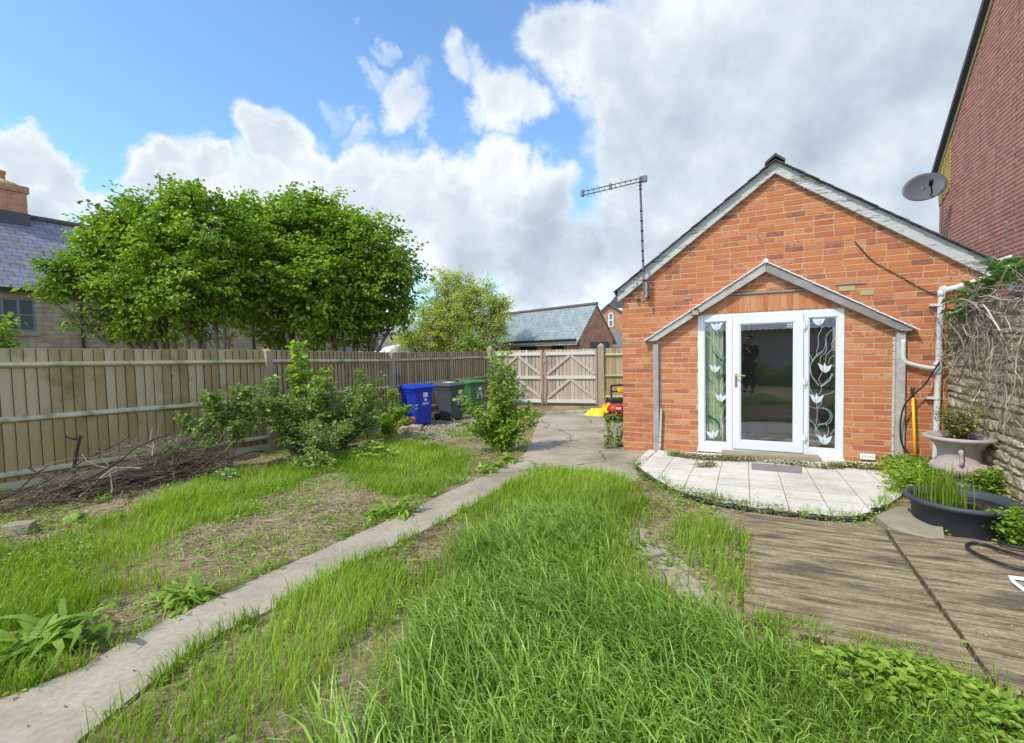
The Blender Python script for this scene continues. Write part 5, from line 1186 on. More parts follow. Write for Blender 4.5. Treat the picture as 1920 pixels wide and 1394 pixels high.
# rubble by the blue bin, brick lumps
rg = random.Random(31)
for i, (px, py, s_, dz, lab) in enumerate(((768, 800, .30, .16, 'largest broken brick lump, on top of the heap beside the blue bin'), (757, 812, .26, .05, 'broken brick lump at the left foot of the heap beside the blue bin'), (780, 808, .24, .06, 'broken brick lump at the right foot of the heap beside the blue bin'), (742, 806, .2, .05, 'dusty rubble lump left of the brick heap, under the bush'), (747, 797, .22, .12, 'dusty rubble lump high at the back left of the brick heap'))):
    q = gnd(px, py); m_ = MB(i+50); m_.rock((q[0], q[1], q[2]+dz), s_*1.3, s_*.8, s_*.7, .14); tag(m_.build('rubble_lump', M['rubble']), lab, 'rubble', 'rubble beside the blue bin')
q = gnd(38, 1000); m_ = MB(77); m_.rock((q[0], q[1], q[2]+.04), .22, .15, .12, .1, rz=.3); tag(m_.build('stone_block', M['slab']), 'pale stone block on the ground below the brushwood heap', 'stone')
# ---------------------------------------------------------------- shed behind the camera (seen mirrored in the door)
SHD = empty('garden_shed', (-2.6, -5.4, gz(-5)), RZ+math.pi, 'whitewashed shed with corrugated roof behind the viewer, mirrored in the glazed door', 'shed')
m_ = MB(1); m_.box((-3, 0, -.2), (3, 2.4, 2.1)); m_.build('shed_wall', M['shedwall'], SHD)
m_ = MB(2); n = 90; vs = []
for i in range(n+1):
    x = -3.2+6.4*i/n; w = .03*math.sin(i*math.pi/1.5); vs += [(x, -.3, 2.08+w), (x, 2.7, 2.95+w)]
m_.add(vs, [(2*i, 2*i+2, 2*i+3, 2*i+1) for i in range(n)], .5); m_.build('corrugated_roof', M['corr'], SHD, smooth=True)
# ---------------------------------------------------------------- grass
R_ = np.random.default_rng(42)
def GP(L): return [tuple(gnd(*p)[:2]) for p in L]
LUSH = GP([(0,1040),(130,1010),(250,965),(380,905),(520,880),(600,862),(740,826),(850,845),(885,885),(840,915),(760,945),(700,925),(640,885),(560,905),(470,960),(380,985),(300,1010),(250,1070),(290,1110),(200,1150),(100,1170),(130,1230),(70,1290),(0,1310),(-300,1400),(-500,1100),(-200,1040)])
CENT = GP([(835,965),(900,928),(960,890),(1030,880),(1120,888),(1185,908),(1212,945),(1185,985),(1168,1030),(1205,1090),(1290,1140),(1400,1190),(1500,1225),(1620,1280),(1760,1360),(1900,1450),(1900,1800),(700,1800),(640,1394),(700,1290),(760,1200),(800,1110),(850,1040),(890,990)])
STRIP = GP([(640,1062),(755,1040),(775,1100),(700,1170),(650,1260),(590,1330),(560,1420),(600,1700),(-100,1800),(120,1400),(260,1330),(420,1235),(520,1165)])
PATCH = GP([(1258,985),(1335,975),(1388,1010),(1392,1150),(1340,1125),(1295,1060),(1262,1020)])
EDGE = GP([(1395,1178),(1480,1195),(1600,1225),(1730,1262),(1860,1310),(2000,1400),(1900,1500),(1760,1360),(1620,1280),(1500,1225)])
STRAWY = GP([(300,1015),(560,905),(640,888),(740,945),(600,1045),(430,1105),(330,1140),(260,1090)])
PATHW = [(p[0], p[1]) for p in PATH]; PATW = [loc2w(s, d)[:2] for s, d in poly] if False else [loc2w(*q)[:2] for q in ([(pe[0][0], .02)]+pe+[(pe[-1][0]+.15, .02)])]
DK = [GP([(1397,972),(1652,1001),(1851,1292),(1395,1180)]), GP([(1661,1001),(2080,1060),(2350,1480),(1865,1293)])]
HOUSE = [loc2w(0, 0)[:2], loc2w(BW, 0)[:2], loc2w(BW, -BL)[:2], loc2w(0, -BL)[:2]]
def lnoise(x, y, s, k=0):
    return (np.sin(x*s+1.7*np.sin(y*s*.7+k))+np.sin(y*s*1.3+1.1*np.sin(x*s*.9+k*2))+np.sin((x+y)*s*.6+k*3))/3
def hard(x, y, m=0.):
    h = inpoly(x, y, PATHW) | inpoly(x, y, DRIVE) | inpoly(x, y, PATW) | inpoly(x, y, DK[0]) | inpoly(x, y, DK[1]) | inpoly(x, y, HOUSE)
    return h
def scatter(n, x0, x1, y0, y1, den):
    x = R_.uniform(x0, x1, n); y = R_.uniform(y0, y1, n); p = den(x, y); k = R_.uniform(0, 1, n) < p
    return x[k], y[k]
def fenceside(x, y):    # garden side of the long fence
    xs_ = np.interp(y, [p[1] for p in FP], [p[0] for p in FP]); return x > xs_+.06
def blades(name, x, y, h, w, lean, rnd, mat, bend=.6, az=None, segs=4, z=None, parent=None):
    n = len(x); az = R_.uniform(0, 2*np.pi, n) if az is None else az
    z = gz(y)+np.where(np.abs(x) < 9, wob_h(x, y), 0)-.01 if z is None else z
    dx, dy = np.cos(az), np.sin(az); V = np.zeros((n, 2*segs+1, 3)); face = R_.uniform(-.6, .6, n); sx, sy = -np.sin(az+face), np.cos(az+face)
    for s in range(segs+1):
        t = s/segs; a = lean+bend*t*t; hor = h*(np.sin(np.clip(lean*t+bend*t**2.6, 0, 1.6))*t*.5); ver = h*t*np.cos(np.clip((lean*.6+bend*t**3*.5), 0, 1.35))
        px, py, pz = x+dx*hor, y+dy*hor, z+ver; ww = w*(1-t**1.8)*.5+w*.04
        if s < segs:
            V[:, 2*s] = np.stack([px-sx*ww, py-sy*ww, pz], -1); V[:, 2*s+1] = np.stack([px+sx*ww, py+sy*ww, pz], -1)
        else: V[:, 2*s] = np.stack([px, py, pz], -1)
    # quads then a tip (as a degenerate-free quad using the last three + midpoint)
    fs = [(2*s, 2*s+1, 2*s+3, 2*s+2) for s in range(segs-1)]
    a = 2*(segs-1); tri = (a, a+1, a+2)
    V2 = np.concatenate([V, ((V[:, a+1]+V[:, a+2])/2)[:, None]], 1)
    fs.append((a, a+1, 2*segs+1, 2*segs))
    return bulk(name, V2, 4, rnd, mat, parent, False, fs)
def soft(x, y, pl, w=.10, n=5, k=0):
    w = w*1.7
    # noisy polygon membership: jitter the sample point
    jx = x+w*lnoise(x, y, 9, k)+R_.normal(0, w*.5, x.shape); jy = y+w*lnoise(y, x, 8, k+2)+R_.normal(0, w*.5, x.shape)
    return inpoly(jx, jy, pl)
# fine lawn grass
def den1(x, y):
    d = np.zeros_like(x)+.0; d[inpoly(x, y, STRAWY)] = .035; d[soft(x, y, LUSH, .10)] = .95; d[soft(x, y, STRIP, .08)] = .92; d[soft(x, y, PATCH, .06)] = .8
    c = soft(x, y, CENT, .08); d[c] = np.where(y[c] > 2.6, .9, .45); d *= np.clip(.82+.45*lnoise(x, y, 5.3, 1), .15, 1)
    d[hard(x, y)] = 0; d[~fenceside(x, y)] = 0; return d
x, y = scatter(270000, -7, 3.2, 1.3, 9.2, den1)
dist = np.hypot(x, y)
keep = R_.uniform(0, 1, len(x)) < np.clip(1.25-.07*dist, .5, 1); x, y = x[keep], y[keep]; dist = dist[keep]
c = inpoly(x, y, CENT); lush = inpoly(x, y, LUSH); shade = (lnoise(x, y, 2.1, 4)+1)/2
h = np.where(c, R_.uniform(.09, .2, len(x)), R_.uniform(.08, .18, len(x)))*(.75+.5*shade); h = np.where((dist < 4) & ~c, h*1.2, h)
w = np.clip(.0026+.0007*dist, .003, .0085)*R_.uniform(.7, 1.3, len(x))
rnd = np.clip(R_.normal(.5, .2, len(x))+.25*lnoise(x, y, 1.9, 2)+np.where(lush, .02, 0), 0, 1)
az = 2.2*lnoise(x, y, 2.7, 6)+R_.normal(0, 1.3, len(x))
tag(blades('lawn_grass', x, y, h, w, R_.uniform(.05, .5, len(x)), rnd, M['grass'], R_.uniform(.2, 1.3, len(x)), az, segs=3), 'bright green ragged lawn grass in patches each side of the path', 'grass', kind='stuff')
# tall broad-bladed grass in the centre foreground
TALL = GP([(905,1005),(1010,970),(1120,985),(1160,1040),(1200,1100),(1290,1150),(1400,1200),(1520,1240),(1640,1290),(1780,1370),(1900,1460),(1900,1800),(720,1800),(690,1394),(760,1290),(800,1200),(850,1120),(870,1060)])
def den2(x, y):
    d = np.zeros_like(x); d[soft(x, y, TALL, .10, k=3)] = 1.; d *= np.clip(.75+.6*lnoise(x, y, 4.1, 5), .2, 1); d[hard(x, y)] = 0; return d
x, y = scatter(44000, -.9, 2.4, 1.25, 4.6, den2); n = len(x); dist = np.hypot(x, y)
h = R_.uniform(.14, .30, n)*(.7+.6*(lnoise(x, y, 2.9, 2)+1)/2); az = 3.3+.8*lnoise(x, y, 1.7, 1)+R_.normal(0, .85, n)
tag(blades('tall_grass', x, y, h, R_.uniform(.005, .012, n), R_.uniform(.0, .3, n), np.clip(R_.normal(.45, .28, n)+.2*lnoise(x, y, 3.7, 8), 0, 1), M['tallgrass'], R_.uniform(.9, 3.0, n), az, segs=5), 'tall broad bladed couch grass arching over in the centre foreground', 'tall grass', kind='stuff')
# sparse grass on the bare ground, beyond the path and by the drive
def den3(x, y):
    d = np.full_like(x, .16); d *= np.clip(.5+1.2*lnoise(x, y, 3.3, 9), 0, 1.6); d[inpoly(x, y, STRAWY)] *= .5; d[inpoly(x, y, EDGE)] = .85; d[inpoly(x, y, CENT)] = 0
    d[hard(x, y)] = 0; d[~fenceside(x, y)] = 0; d[(y > 9)] *= .6; return d
x, y = scatter(170000, -7, 6.2, -5, 15.6, den3); n = len(x)
tuft = np.floor(x*7)*13.7+np.floor(y*7)*7.3; tr = np.modf(np.abs(np.sin(tuft)*43758.5))[0]; k = tr > .35; x, y, tr = x[k], y[k], tr[k]; n = len(x); dist = np.hypot(x, y)
tag(blades('sparse_grass', x, y, R_.uniform(.03, .1, n)*(.6+.9*tr), np.clip(.0028+.0007*dist, .0028, .01), R_.uniform(.1, .8, n), np.clip(R_.normal(.45, .25, n), 0, 1), M['spgrass'], R_.uniform(.2, 1.2, n), segs=3), 'thin dry grass scattered over the bare ground', 'grass', kind='stuff')
# tufts of grass at paving edges and over the decking
pts = []
for L, n_, w_ in (([(1225,895),(1260,915),(1310,935),(1350,944),(1400,952),(1470,962),(1550,970),(1605,974)], 900, .07), ([(1205,862),(1190,885),(1230,912),(1290,938)], 500, .09), ([(1395,1178),(1480,1190),(1600,1218),(1730,1258),(1860,1308)], 1500, .08), ([(1400,1000),(1398,1080),(1396,1170)], 500, .05), ([(1640,965),(1665,940),(1690,915)], 500, .08), ([(1235,850),(1300,862)], 160, .03), ([(1560,868),(1680,885)], 160, .04), ([(890,960),(1000,905),(1120,896),(1190,915)], 700, .04), ([(0,1312),(158,1250),(356,1142),(570,1043),(712,980),(835,922)], 1300, .05), ([(237,1326),(416,1196),(515,1150),(640,1074),(760,1020),(876,958)], 1700, .05)):
    G_ = np.array([gnd(*p)[:2] for p in L]); s = R_.uniform(0, len(L)-1.001, n_); i = s.astype(int); f_ = (s-i)[:, None]; P_ = G_[i]*(1-f_)+G_[i+1]*f_
    b = np.modf(np.abs(np.sin(np.floor(s*5)*91.7))*437.5)[0] > .35; P_ = P_[b]; pts.append(P_+R_.normal(0, w_*.5, P_.shape))
q = np.concatenate(pts); n = len(q)
tag(blades('edge_grass', q[:, 0], q[:, 1], R_.uniform(.05, .17, n), R_.uniform(.003, .006, n), R_.uniform(.05, .6, n), np.clip(R_.normal(.5, .25, n), 0, 1), M['grass'], R_.uniform(.2, 1.4, n), segs=4), 'loose grass tufts along the edges of tiles and decking', 'grass', kind='stuff')
# straw and dead stems lying about
def den4(x, y):
    d = np.full_like(x, .35); d[inpoly(x, y, LUSH) | inpoly(x, y, CENT)] = .04; d[inpoly(x, y, STRAWY)] = 1; d[hard(x, y)] = .012; d[~fenceside(x, y)] = 0; d[y > 9] *= .4; return d
x, y = scatter(100000, -6.5, 6, 1.2, 14, den4); n = len(x)
az = R_.uniform(0, 2*np.pi, n); L_ = R_.uniform(.04, .16, n); z = gz(y)+np.where(hard(x, y), .02, wob_h(x, y))+R_.uniform(.002, .02, n)
w = R_.uniform(.0007, .0019, n)*np.clip(np.hypot(x, y)/3, .8, 2.2); dx, dy = np.cos(az), np.sin(az); k = R_.uniform(-.12, .12, n); V = np.zeros((n, 6, 3))
for j, t in enumerate((-.5, 0, .5)):
    cx, cy = x+dx*L_*t-dy*k*L_*(1 if j == 1 else 0), y+dy*L_*t+dx*k*L_*(1 if j == 1 else 0)
    V[:, 2*j] = np.stack([cx-dy*w, cy+dx*w, z+.004*j], -1); V[:, 2*j+1] = np.stack([cx+dy*w, cy-dx*w, z+.004*j], -1)
tag(bulk('straw_litter', V, 4, R_.uniform(0, 1, n), M['straw'], faces=[(0,1,3,2),(2,3,5,4)]), 'dry straw and dead stems strewn over the bare ground', 'straw', kind='stuff')
# ground-hugging weeds
def wl_(name, x, y, mat, s0, s1, lab, per=5, zoff=0., hmax=.05, cat='weeds'):
    n = len(x); X = np.repeat(x, per)+R_.normal(0, .03, n*per); Y = np.repeat(y, per)+R_.normal(0, .03, n*per)
    Z = gz(Y)+R_.uniform(.005, hmax, n*per)+zoff; a = R_.uniform(0, 6.283, n*per); el = R_.uniform(-.1, .7, n*per)
    D_ = np.stack([np.cos(a)*np.cos(el), np.sin(a)*np.cos(el), np.sin(el)], -1); N_ = nrm(np.stack([R_.normal(0, .35, n*per), R_.normal(0, .35, n*per), np.ones(n*per)], -1))
    s = R_.uniform(s0, s1, n*per)
    return tag(leaves(name, np.stack([X, Y, Z], -1), D_, N_, s, s*R_.uniform(.45, .7, n*per), np.clip(R_.normal(.5, .25, n*per), 0, 1), mat), lab, cat, kind='stuff')
def den5(x, y):
    d = np.clip(.35*lnoise(x, y, 4.4, 7)+.2, 0, 1); d[inpoly(x, y, CENT)] *= .1; d[hard(x, y)] = 0; d[~fenceside(x, y)] = 0; return d
x, y = scatter(36000, -6.5, 3.5, 1.3, 11, den5)
wl_('low_weeds', x, y, M['weed'], .018, .045, 'small round leaved weeds creeping over the bare earth')
def band(L, n, w):
    G_ = np.array([gnd(*p)[:2] for p in L]); s = R_.uniform(0, len(L)-1.001, n); i = s.astype(int); f_ = (s-i)[:, None]; P_ = G_[i]*(1-f_)+G_[i+1]*f_+R_.normal(0, w, (n, 2)); return P_[:, 0], P_[:, 1]
x, y = band([(1255,858),(1310,866),(1360,868),(1420,870),(1540,884),(1590,882),(1660,888)], 700, .035); x2, y2 = band([(1310,882),(1340,878)], 60, .03); x3, y3 = band([(1260,925),(1330,945),(1400,962),(1500,978)], 90, .06)
wl_('reddish_weeds', np.concatenate([x, x2, x3]), np.concatenate([y, y2, y3]), M['succulent'], .012, .03, 'reddish creeping weeds growing along the foot of the white door', 6, .03, .07)
x, y = band([(1675,905),(1700,890),(1720,900),(1745,915),(1700,930),(1740,900)], 420, .11)
wl_('feathery_weeds', x, y, M['weed'], .025, .06, 'dense green weeds between the white tiles, yellow pole and urn', 8, .02, .22)
x, y = band([(1840,935),(1880,930),(1925,940),(1880,905)], 320, .09)
wl_('feathery_weeds', x, y, M['weed'], .02, .055, 'light green weeds at the foot of the stone wall behind the tub', 8, .02, .26)
x, y = band([(1900,1040),(1935,1030),(1970,1060)], 200, .06)
wl_('feathery_weeds', x, y, M['weed'], .02, .05, 'light green weeds hanging over the decking right of the tub', 8, .05, .25)
x, y = band([(1000,780),(960,785),(1040,778),(1110,772)], 500, .35); k = ~inpoly(x, y, DRIVE) | (R_.uniform(0, 1, len(x)) < .05)
wl_('low_weeds', x[k], y[k], M['weed'], .03, .08, 'low weeds along the foot of the wooden gates', 5, .0, .12)
# gravel by the bins
x, y = scatter(9000, -4, .6, 8.6, 14.6, lambda x, y: np.where(inpoly(x, y, GP([(725,800),(760,815),(735,835),(800,835),(880,810),(900,790),(935,790),(925,775),(830,775),(760,790)])), .9, np.where((x < 1) & (y > 9), .06, 0)))
k = ~inpoly(x, y, DRIVE); x, y = x[k], y[k]; n = len(x)
s = R_.uniform(.01, .028, n); base = np.array([(1,0,0),(-1,0,0),(0,1,0),(0,-1,0),(0,0,.7),(0,0,-.7)]); a = R_.uniform(0, 6.28, n); V = base[None]*s[:, None, None]*R_.uniform(.7, 1.3, (n, 6, 1))
V2 = V.copy(); V2[..., 0] = V[..., 0]*np.cos(a)[:, None]-V[..., 1]*np.sin(a)[:, None]; V2[..., 1] = V[..., 0]*np.sin(a)[:, None]+V[..., 1]*np.cos(a)[:, None]
V2 += np.stack([x, y, gz(y)+.004], -1)[:, None]
tag(bulk('gravel', V2, 3, R_.uniform(0, 1, n), M['gravel'], faces=[(0,2,4),(2,1,4),(1,3,4),(3,0,4),(2,0,5),(1,2,5),(3,1,5),(0,3,5)]), 'loose gravel in front of the wheelie bins', 'gravel', kind='stuff')
# crumbs of soil and fallen petals on path, tiles and deck
x = R_.uniform(-2.6, 4.5, 5200); y = R_.uniform(1.4, 8, 5200); hh_ = hard(x, y) & ~inpoly(x, y, HOUSE); x, y = x[hh_], y[hh_]; onp = inpoly(x, y, PATHW) | inpoly(x, y, DRIVE); dk = inpoly(x, y, DK[0]) | inpoly(x, y, DK[1]); pt = inpoly(x, y, PATW)
k = R_.uniform(0, 1, len(x)) < np.where(dk, .16, np.where(onp, .3, .10)); x, y, onp, dk = x[k], y[k], onp[k], dk[k]; n = len(x)
z = gz(y)+np.where(dk, .058, np.where(onp, .02, .038)); s = R_.uniform(.002, .0065, n); a = R_.uniform(0, 6.28, n)
for nm, sel, mt, lab in (('soil_crumbs', ~dk, M['soil'], 'dark crumbs of soil scattered on the path and tiles'), ('fallen_petals', dk, M['tile'], 'small pale petals and flakes fallen on the decking')):
    X, Y, Z, S_, A_ = x[sel], y[sel], z[sel], s[sel]*(1 if nm == 'soil_crumbs' else .8), a[sel]; V = np.stack([np.stack([X+S_*np.cos(A_+k*1.571)*(1.3 if k % 2 else .8), Y+S_*np.sin(A_+k*1.571)*(1.3 if k % 2 else .8), Z+(.002 if nm != 'soil_crumbs' else .0)+0*X], -1) for k in range(4)]+[np.stack([X, Y, Z+(S_*.7 if nm == 'soil_crumbs' else .003)], -1)], 1)
    tag(bulk(nm, V, 3, R_.uniform(0, 1, len(X)), mt, faces=[(0,1,4),(1,2,4),(2,3,4),(3,0,4)]), lab, 'litter', kind='stuff')

# ---------------------------------------------------------------- shrubs, saplings, plants
def shrub(name, label, cat, base, stems, mat, leaf=(.03, .055), nleaf=1500, aspect=.6, seed=1, stemr=.006, smat='bark', spread=.09, t0=.25, group=None, droop=.2, twigs=3, shape=None, upn=.8):
    """stems: list of (dx,dy,height) end offsets from the base"""
    rg = random.Random(seed); R = np.random.default_rng(seed); b = np.array(base); e = empty(name, b, 0, label, cat, group); m_ = MB(seed); pts = []; dirs = []
    for (dx, dy, h) in stems:
        end = Vector((dx, dy, h)); mid = Vector((dx*.35+rg.uniform(-.05, .05), dy*.35+rg.uniform(-.05, .05), h*.55)); path = smooth([Vector((rg.uniform(-.04, .04), rg.uniform(-.04, .04), 0)), mid, end], 6)
        n = len(path); m_.tube(path, [stemr*(1-.75*i/(n-1)) for i in range(n)], 5)
        for i in range(int(n*t0), n):
            pts.append(path[i]); dirs.append((path[min(i+1, n-1)]-path[max(i-1, 0)]).normalized())
            for k in range(twigs):
                d = Vector((rg.gauss(0, 1), rg.gauss(0, 1), rg.uniform(-.1, .9))).normalized(); L = rg.uniform(.06, .2)*(h**.5)*(1.15-.5*i/n)
                tw = wander(path[i], d, L, 3, .25, rg, .05); m_.tube(tw, [stemr*.35, stemr*.3, stemr*.22, stemr*.15], 3)
                for q in tw[1:]: pts.append(q); dirs.append(d)
    m_.build('stem', M[smat], e)
    P_ = np.array([tuple(p) for p in pts]); Dd = np.array([tuple(p) for p in dirs]); idx = R.integers(0, len(P_), nleaf)
    pos = P_[idx]+R.normal(0, spread*.35, (nleaf, 3)); pos[:, 2] = np.maximum(pos[:, 2], .02)
    D_ = nrm(Dd[idx]*.5+R.normal(0, .7, (nleaf, 3))*np.array([1, 1, .45])); N_ = nrm(R.normal(0, .5, (nleaf, 3))+np.array([0, 0, upn])); s = R.uniform(leaf[0], leaf[1], nleaf)
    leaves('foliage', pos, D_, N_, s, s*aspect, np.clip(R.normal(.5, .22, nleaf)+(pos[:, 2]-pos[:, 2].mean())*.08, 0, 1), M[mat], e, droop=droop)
    return e
def fan(n, r, h, rg, hv=.25): return [(r*math.cos(a)*rg.uniform(.3, 1), r*math.sin(a)*rg.uniform(.3, 1), h*rg.uniform(1-hv, 1)) for a in [2*math.pi*i/n+rg.uniform(-.4, .4) for i in range(n)]]
def base_at(px, y): p = P2(px, y); return (p[0], p[1], float(gz(y)))
rg = random.Random(9)
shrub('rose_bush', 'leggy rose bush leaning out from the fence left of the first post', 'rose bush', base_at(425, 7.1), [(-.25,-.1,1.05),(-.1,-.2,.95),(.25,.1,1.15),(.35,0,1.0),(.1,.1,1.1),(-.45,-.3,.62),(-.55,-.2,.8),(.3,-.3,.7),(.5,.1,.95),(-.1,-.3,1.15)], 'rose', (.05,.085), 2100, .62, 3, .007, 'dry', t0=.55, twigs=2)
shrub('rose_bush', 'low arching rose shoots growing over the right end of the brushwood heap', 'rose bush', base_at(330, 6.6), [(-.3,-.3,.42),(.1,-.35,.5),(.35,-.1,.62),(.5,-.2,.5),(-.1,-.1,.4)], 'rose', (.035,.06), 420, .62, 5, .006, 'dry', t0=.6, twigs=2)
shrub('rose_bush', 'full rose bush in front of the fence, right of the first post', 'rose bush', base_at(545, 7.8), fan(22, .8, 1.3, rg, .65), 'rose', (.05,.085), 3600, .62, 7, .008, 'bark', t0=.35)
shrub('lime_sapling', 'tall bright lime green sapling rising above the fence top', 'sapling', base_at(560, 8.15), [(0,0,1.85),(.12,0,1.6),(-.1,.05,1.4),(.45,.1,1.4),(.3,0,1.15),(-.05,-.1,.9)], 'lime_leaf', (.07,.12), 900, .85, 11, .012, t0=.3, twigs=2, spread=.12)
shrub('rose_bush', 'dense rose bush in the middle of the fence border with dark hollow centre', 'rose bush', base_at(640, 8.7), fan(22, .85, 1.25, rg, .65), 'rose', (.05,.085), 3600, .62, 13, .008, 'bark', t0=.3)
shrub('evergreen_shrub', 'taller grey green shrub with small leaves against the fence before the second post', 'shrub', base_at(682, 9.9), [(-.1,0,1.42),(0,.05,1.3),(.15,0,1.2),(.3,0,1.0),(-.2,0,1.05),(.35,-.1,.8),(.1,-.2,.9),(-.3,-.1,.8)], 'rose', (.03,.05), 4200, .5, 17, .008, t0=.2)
shrub('bramble', 'loose light green bramble at the second fence post beside the blue bin', 'bramble', base_at(722, 9.8), [(.1,0,1.0),(.35,-.1,.62),(.45,-.2,.4),(-.1,-.2,.55),(.2,.1,.9),(.5,.0,.66),(0,-.3,.4)], 'lime_leaf', (.045,.08), 1300, .7, 19, .007, t0=.3, twigs=3)
shrub('rose_bush', 'thin twiggy rose bush low on the ground beside the rubble', 'rose bush', base_at(600, 7.4), fan(14, .6, .7, rg, .5), 'rose', (.035,.06), 2000, .6, 23, .006, 'dry', t0=.3)
SP = gnd(945, 846)
shrub('leafy_sapling', 'bushy leafy sapling standing alone between the bins and the drive', 'sapling', (SP[0], SP[1], SP[2]), [(-.12,.1,1.62),(-.18,0,1.35),(.02,0,1.85),(.1,.05,1.4),(-.2,.1,1.0),(.3,0,.95),(.42,.05,.72),(-.55,.1,.7),(-.72,0,.5),(.15,-.1,1.1),(-.1,-.15,.9),(.35,-.2,.6),(.05,-.25,.45),(-.45,-.1,.5),(-.1,.2,1.2),(-.6,-.1,.4),(.5,0,.5),(-.35,-.2,.62),(.2,.1,1.35),(-.75,.1,.9)], 'weed', (.05,.09), 3000, .72, 29, .012, t0=.2, twigs=3, spread=.16)
for px, py, h_, sd, lab in ((1143, 842, .62, 41, 'slim leafy weed stem a step left of the brick corner'), (1163, 838, .78, 43, 'leafy weed stem growing tight against the brick corner')):
    q = gnd(px, py); shrub('tall_weed', lab, 'weed', q, [(0, 0, h_), (.03, 0, h_*.8), (-.08, 0, h_*.93), (.05, .02, .25)], 'weed', (.05, .1), 110, .35, sd, .008, t0=.1, twigs=1, group='tall weeds at the brick corner')
def rosette(name, label, q, n, L, wd, seed, mat='weed', up=.5, cat='dock plant', group=None):
    R = np.random.default_rng(seed); e = empty(name, q, 0, label, cat, group); V = []; rn = []
    a = R.uniform(0, 6.283, n); el = R.uniform(up*.5, 1.35, n); LL = R.uniform(.35, 1, n)*L; ox, oy = R.normal(0, L*.22, n), R.normal(0, L*.18, n); seg = 5; Vs = np.zeros((n, 2*(seg+1), 3))
    for s in range(seg+1):
        t = s/seg; ang = el-1.5*t*t*R.uniform(.5, 1, 1); r_ = LL*t*np.cos(ang*.6); z_ = LL*t*np.sin(np.maximum(el-.75*t*t, -.2))+.01; ww = wd*(math.sin(math.pi*(.12+.86*t))**.8)*(LL/L)*.5
        bow = R_.normal(0, .012, 1)*t; cx, cy = ox+r_*np.cos(a)+bow, oy+r_*np.sin(a)+bow; Vs[:, 2*s] = np.stack([cx-np.sin(a)*ww, cy+np.cos(a)*ww, z_+ww*.35], -1); Vs[:, 2*s+1] = np.stack([cx+np.sin(a)*ww, cy-np.cos(a)*ww, z_+ww*.35], -1)
    bulk('foliage', Vs, 4, np.clip(R.normal(.55, .22, n), 0, 1), M[mat], e, True, [(2*s, 2*s+1, 2*s+3, 2*s+2) for s in range(seg)])
    m_ = MB(seed); m_.tube([(0, 0, -.01), (0, 0, .05)], .012, 6); m_.build('crown_stem', M['weed'] if False else M['bark'], e); return e
rosette('dock_plant', 'large dock plant with long upright leaves beside the middle of the path', gnd(738, 968), 95, .30, .042, 51)
rosette('dock_plant', 'dock plant sprawling on the near left edge of the path', gnd(352, 1130), 90, .24, .032, 52, up=.3)
rosette('dock_plant', 'big floppy leaved dock plant at the bottom left corner of the lawn', gnd(70, 1225), 110, .34, .048, 53, up=.4)
rosette('dock_plant', 'small yellow green dock plant at the drive end of the path, left side', gnd(905, 886), 34, .22, .06, 54)
rosette('dock_plant', 'row end dock plant where the path meets the drive, under the sapling', gnd(955, 868), 30, .22, .07, 55)
rosette('dock_plant', 'small dock plant on the gravel just below the blue bin', gnd(795, 825), 26, .16, .06, 56)
rosette('dock_plant', 'clump of dock leaves between path and lawn just above the sapling shadow', gnd(930, 878), 26, .2, .06, 57)
rosette('dock_plant', 'single round leaved seedling under the front of the brushwood heap', gnd(138, 980), 10, .16, .1, 58, 'lime_leaf', .7)
def weedmass(q, n, r, s0, s1, h, mat, seed, label, name='leafy_weed', cat='weed'):
    R = np.random.default_rng(seed); e = empty(name, q, 0, label, cat); a = R.uniform(0, 6.28, n); rr = r*np.sqrt(R.uniform(0, 1, n)); x = rr*np.cos(a); y = rr*np.sin(a)*.55; z = h*(1-(rr/r)**2)*R.uniform(.2, 1, n)+.01
    x, y = x*.9+y*.45, y*.9-x*.4
    D_ = nrm(np.stack([R.normal(0, 1, n), R.normal(0, 1, n), R.uniform(-.1, .5, n)], -1)); N_ = nrm(R.normal(0, .75, (n, 3))+np.array([0, 0, .8])); s = R.uniform(s0, s1, n)
    leaves('foliage', np.stack([x, y, z], -1), D_, N_, s, s*.55, np.clip(R.normal(.6, .2, n), 0, 1), M[mat], e)
    m_ = MB(seed); rg = random.Random(seed)
    for i in range(18): a_ = rg.uniform(0, 6.28); m_.tube([(0, 0, 0), (r*.3*math.cos(a_), r*.2*math.sin(a_), h*.5), (r*.6*math.cos(a_), r*.3*math.sin(a_), h*.7)], .003, 4)
    m_.build('stem', M['bark'], e)
weedmass(gnd(1690, 1310), 2400, .42, .02, .055, .17, 'lime_leaf', 61, 'bright lime green leafy weed spreading below the front edge of the decking')
weedmass(gnd(1850, 1370), 1500, .34, .02, .05, .13, 'weed', 62, 'leafy green weed at the bottom right corner below the decking')
weedmass(gnd(425, 905), 260, .25, .04, .09, .18, 'rose', 63, 'dark leafy weed under the leggy rose bush by the fence')
weedmass(gnd(590, 880), 380, .5, .04, .09, .3, 'rose', 64, 'dark undergrowth in shade between the rose bushes')
weedmass(gnd(700, 862), 420, .5, .05, .11, .3, 'weed', 65, 'broad leaved undergrowth at the foot of the grey green shrub')
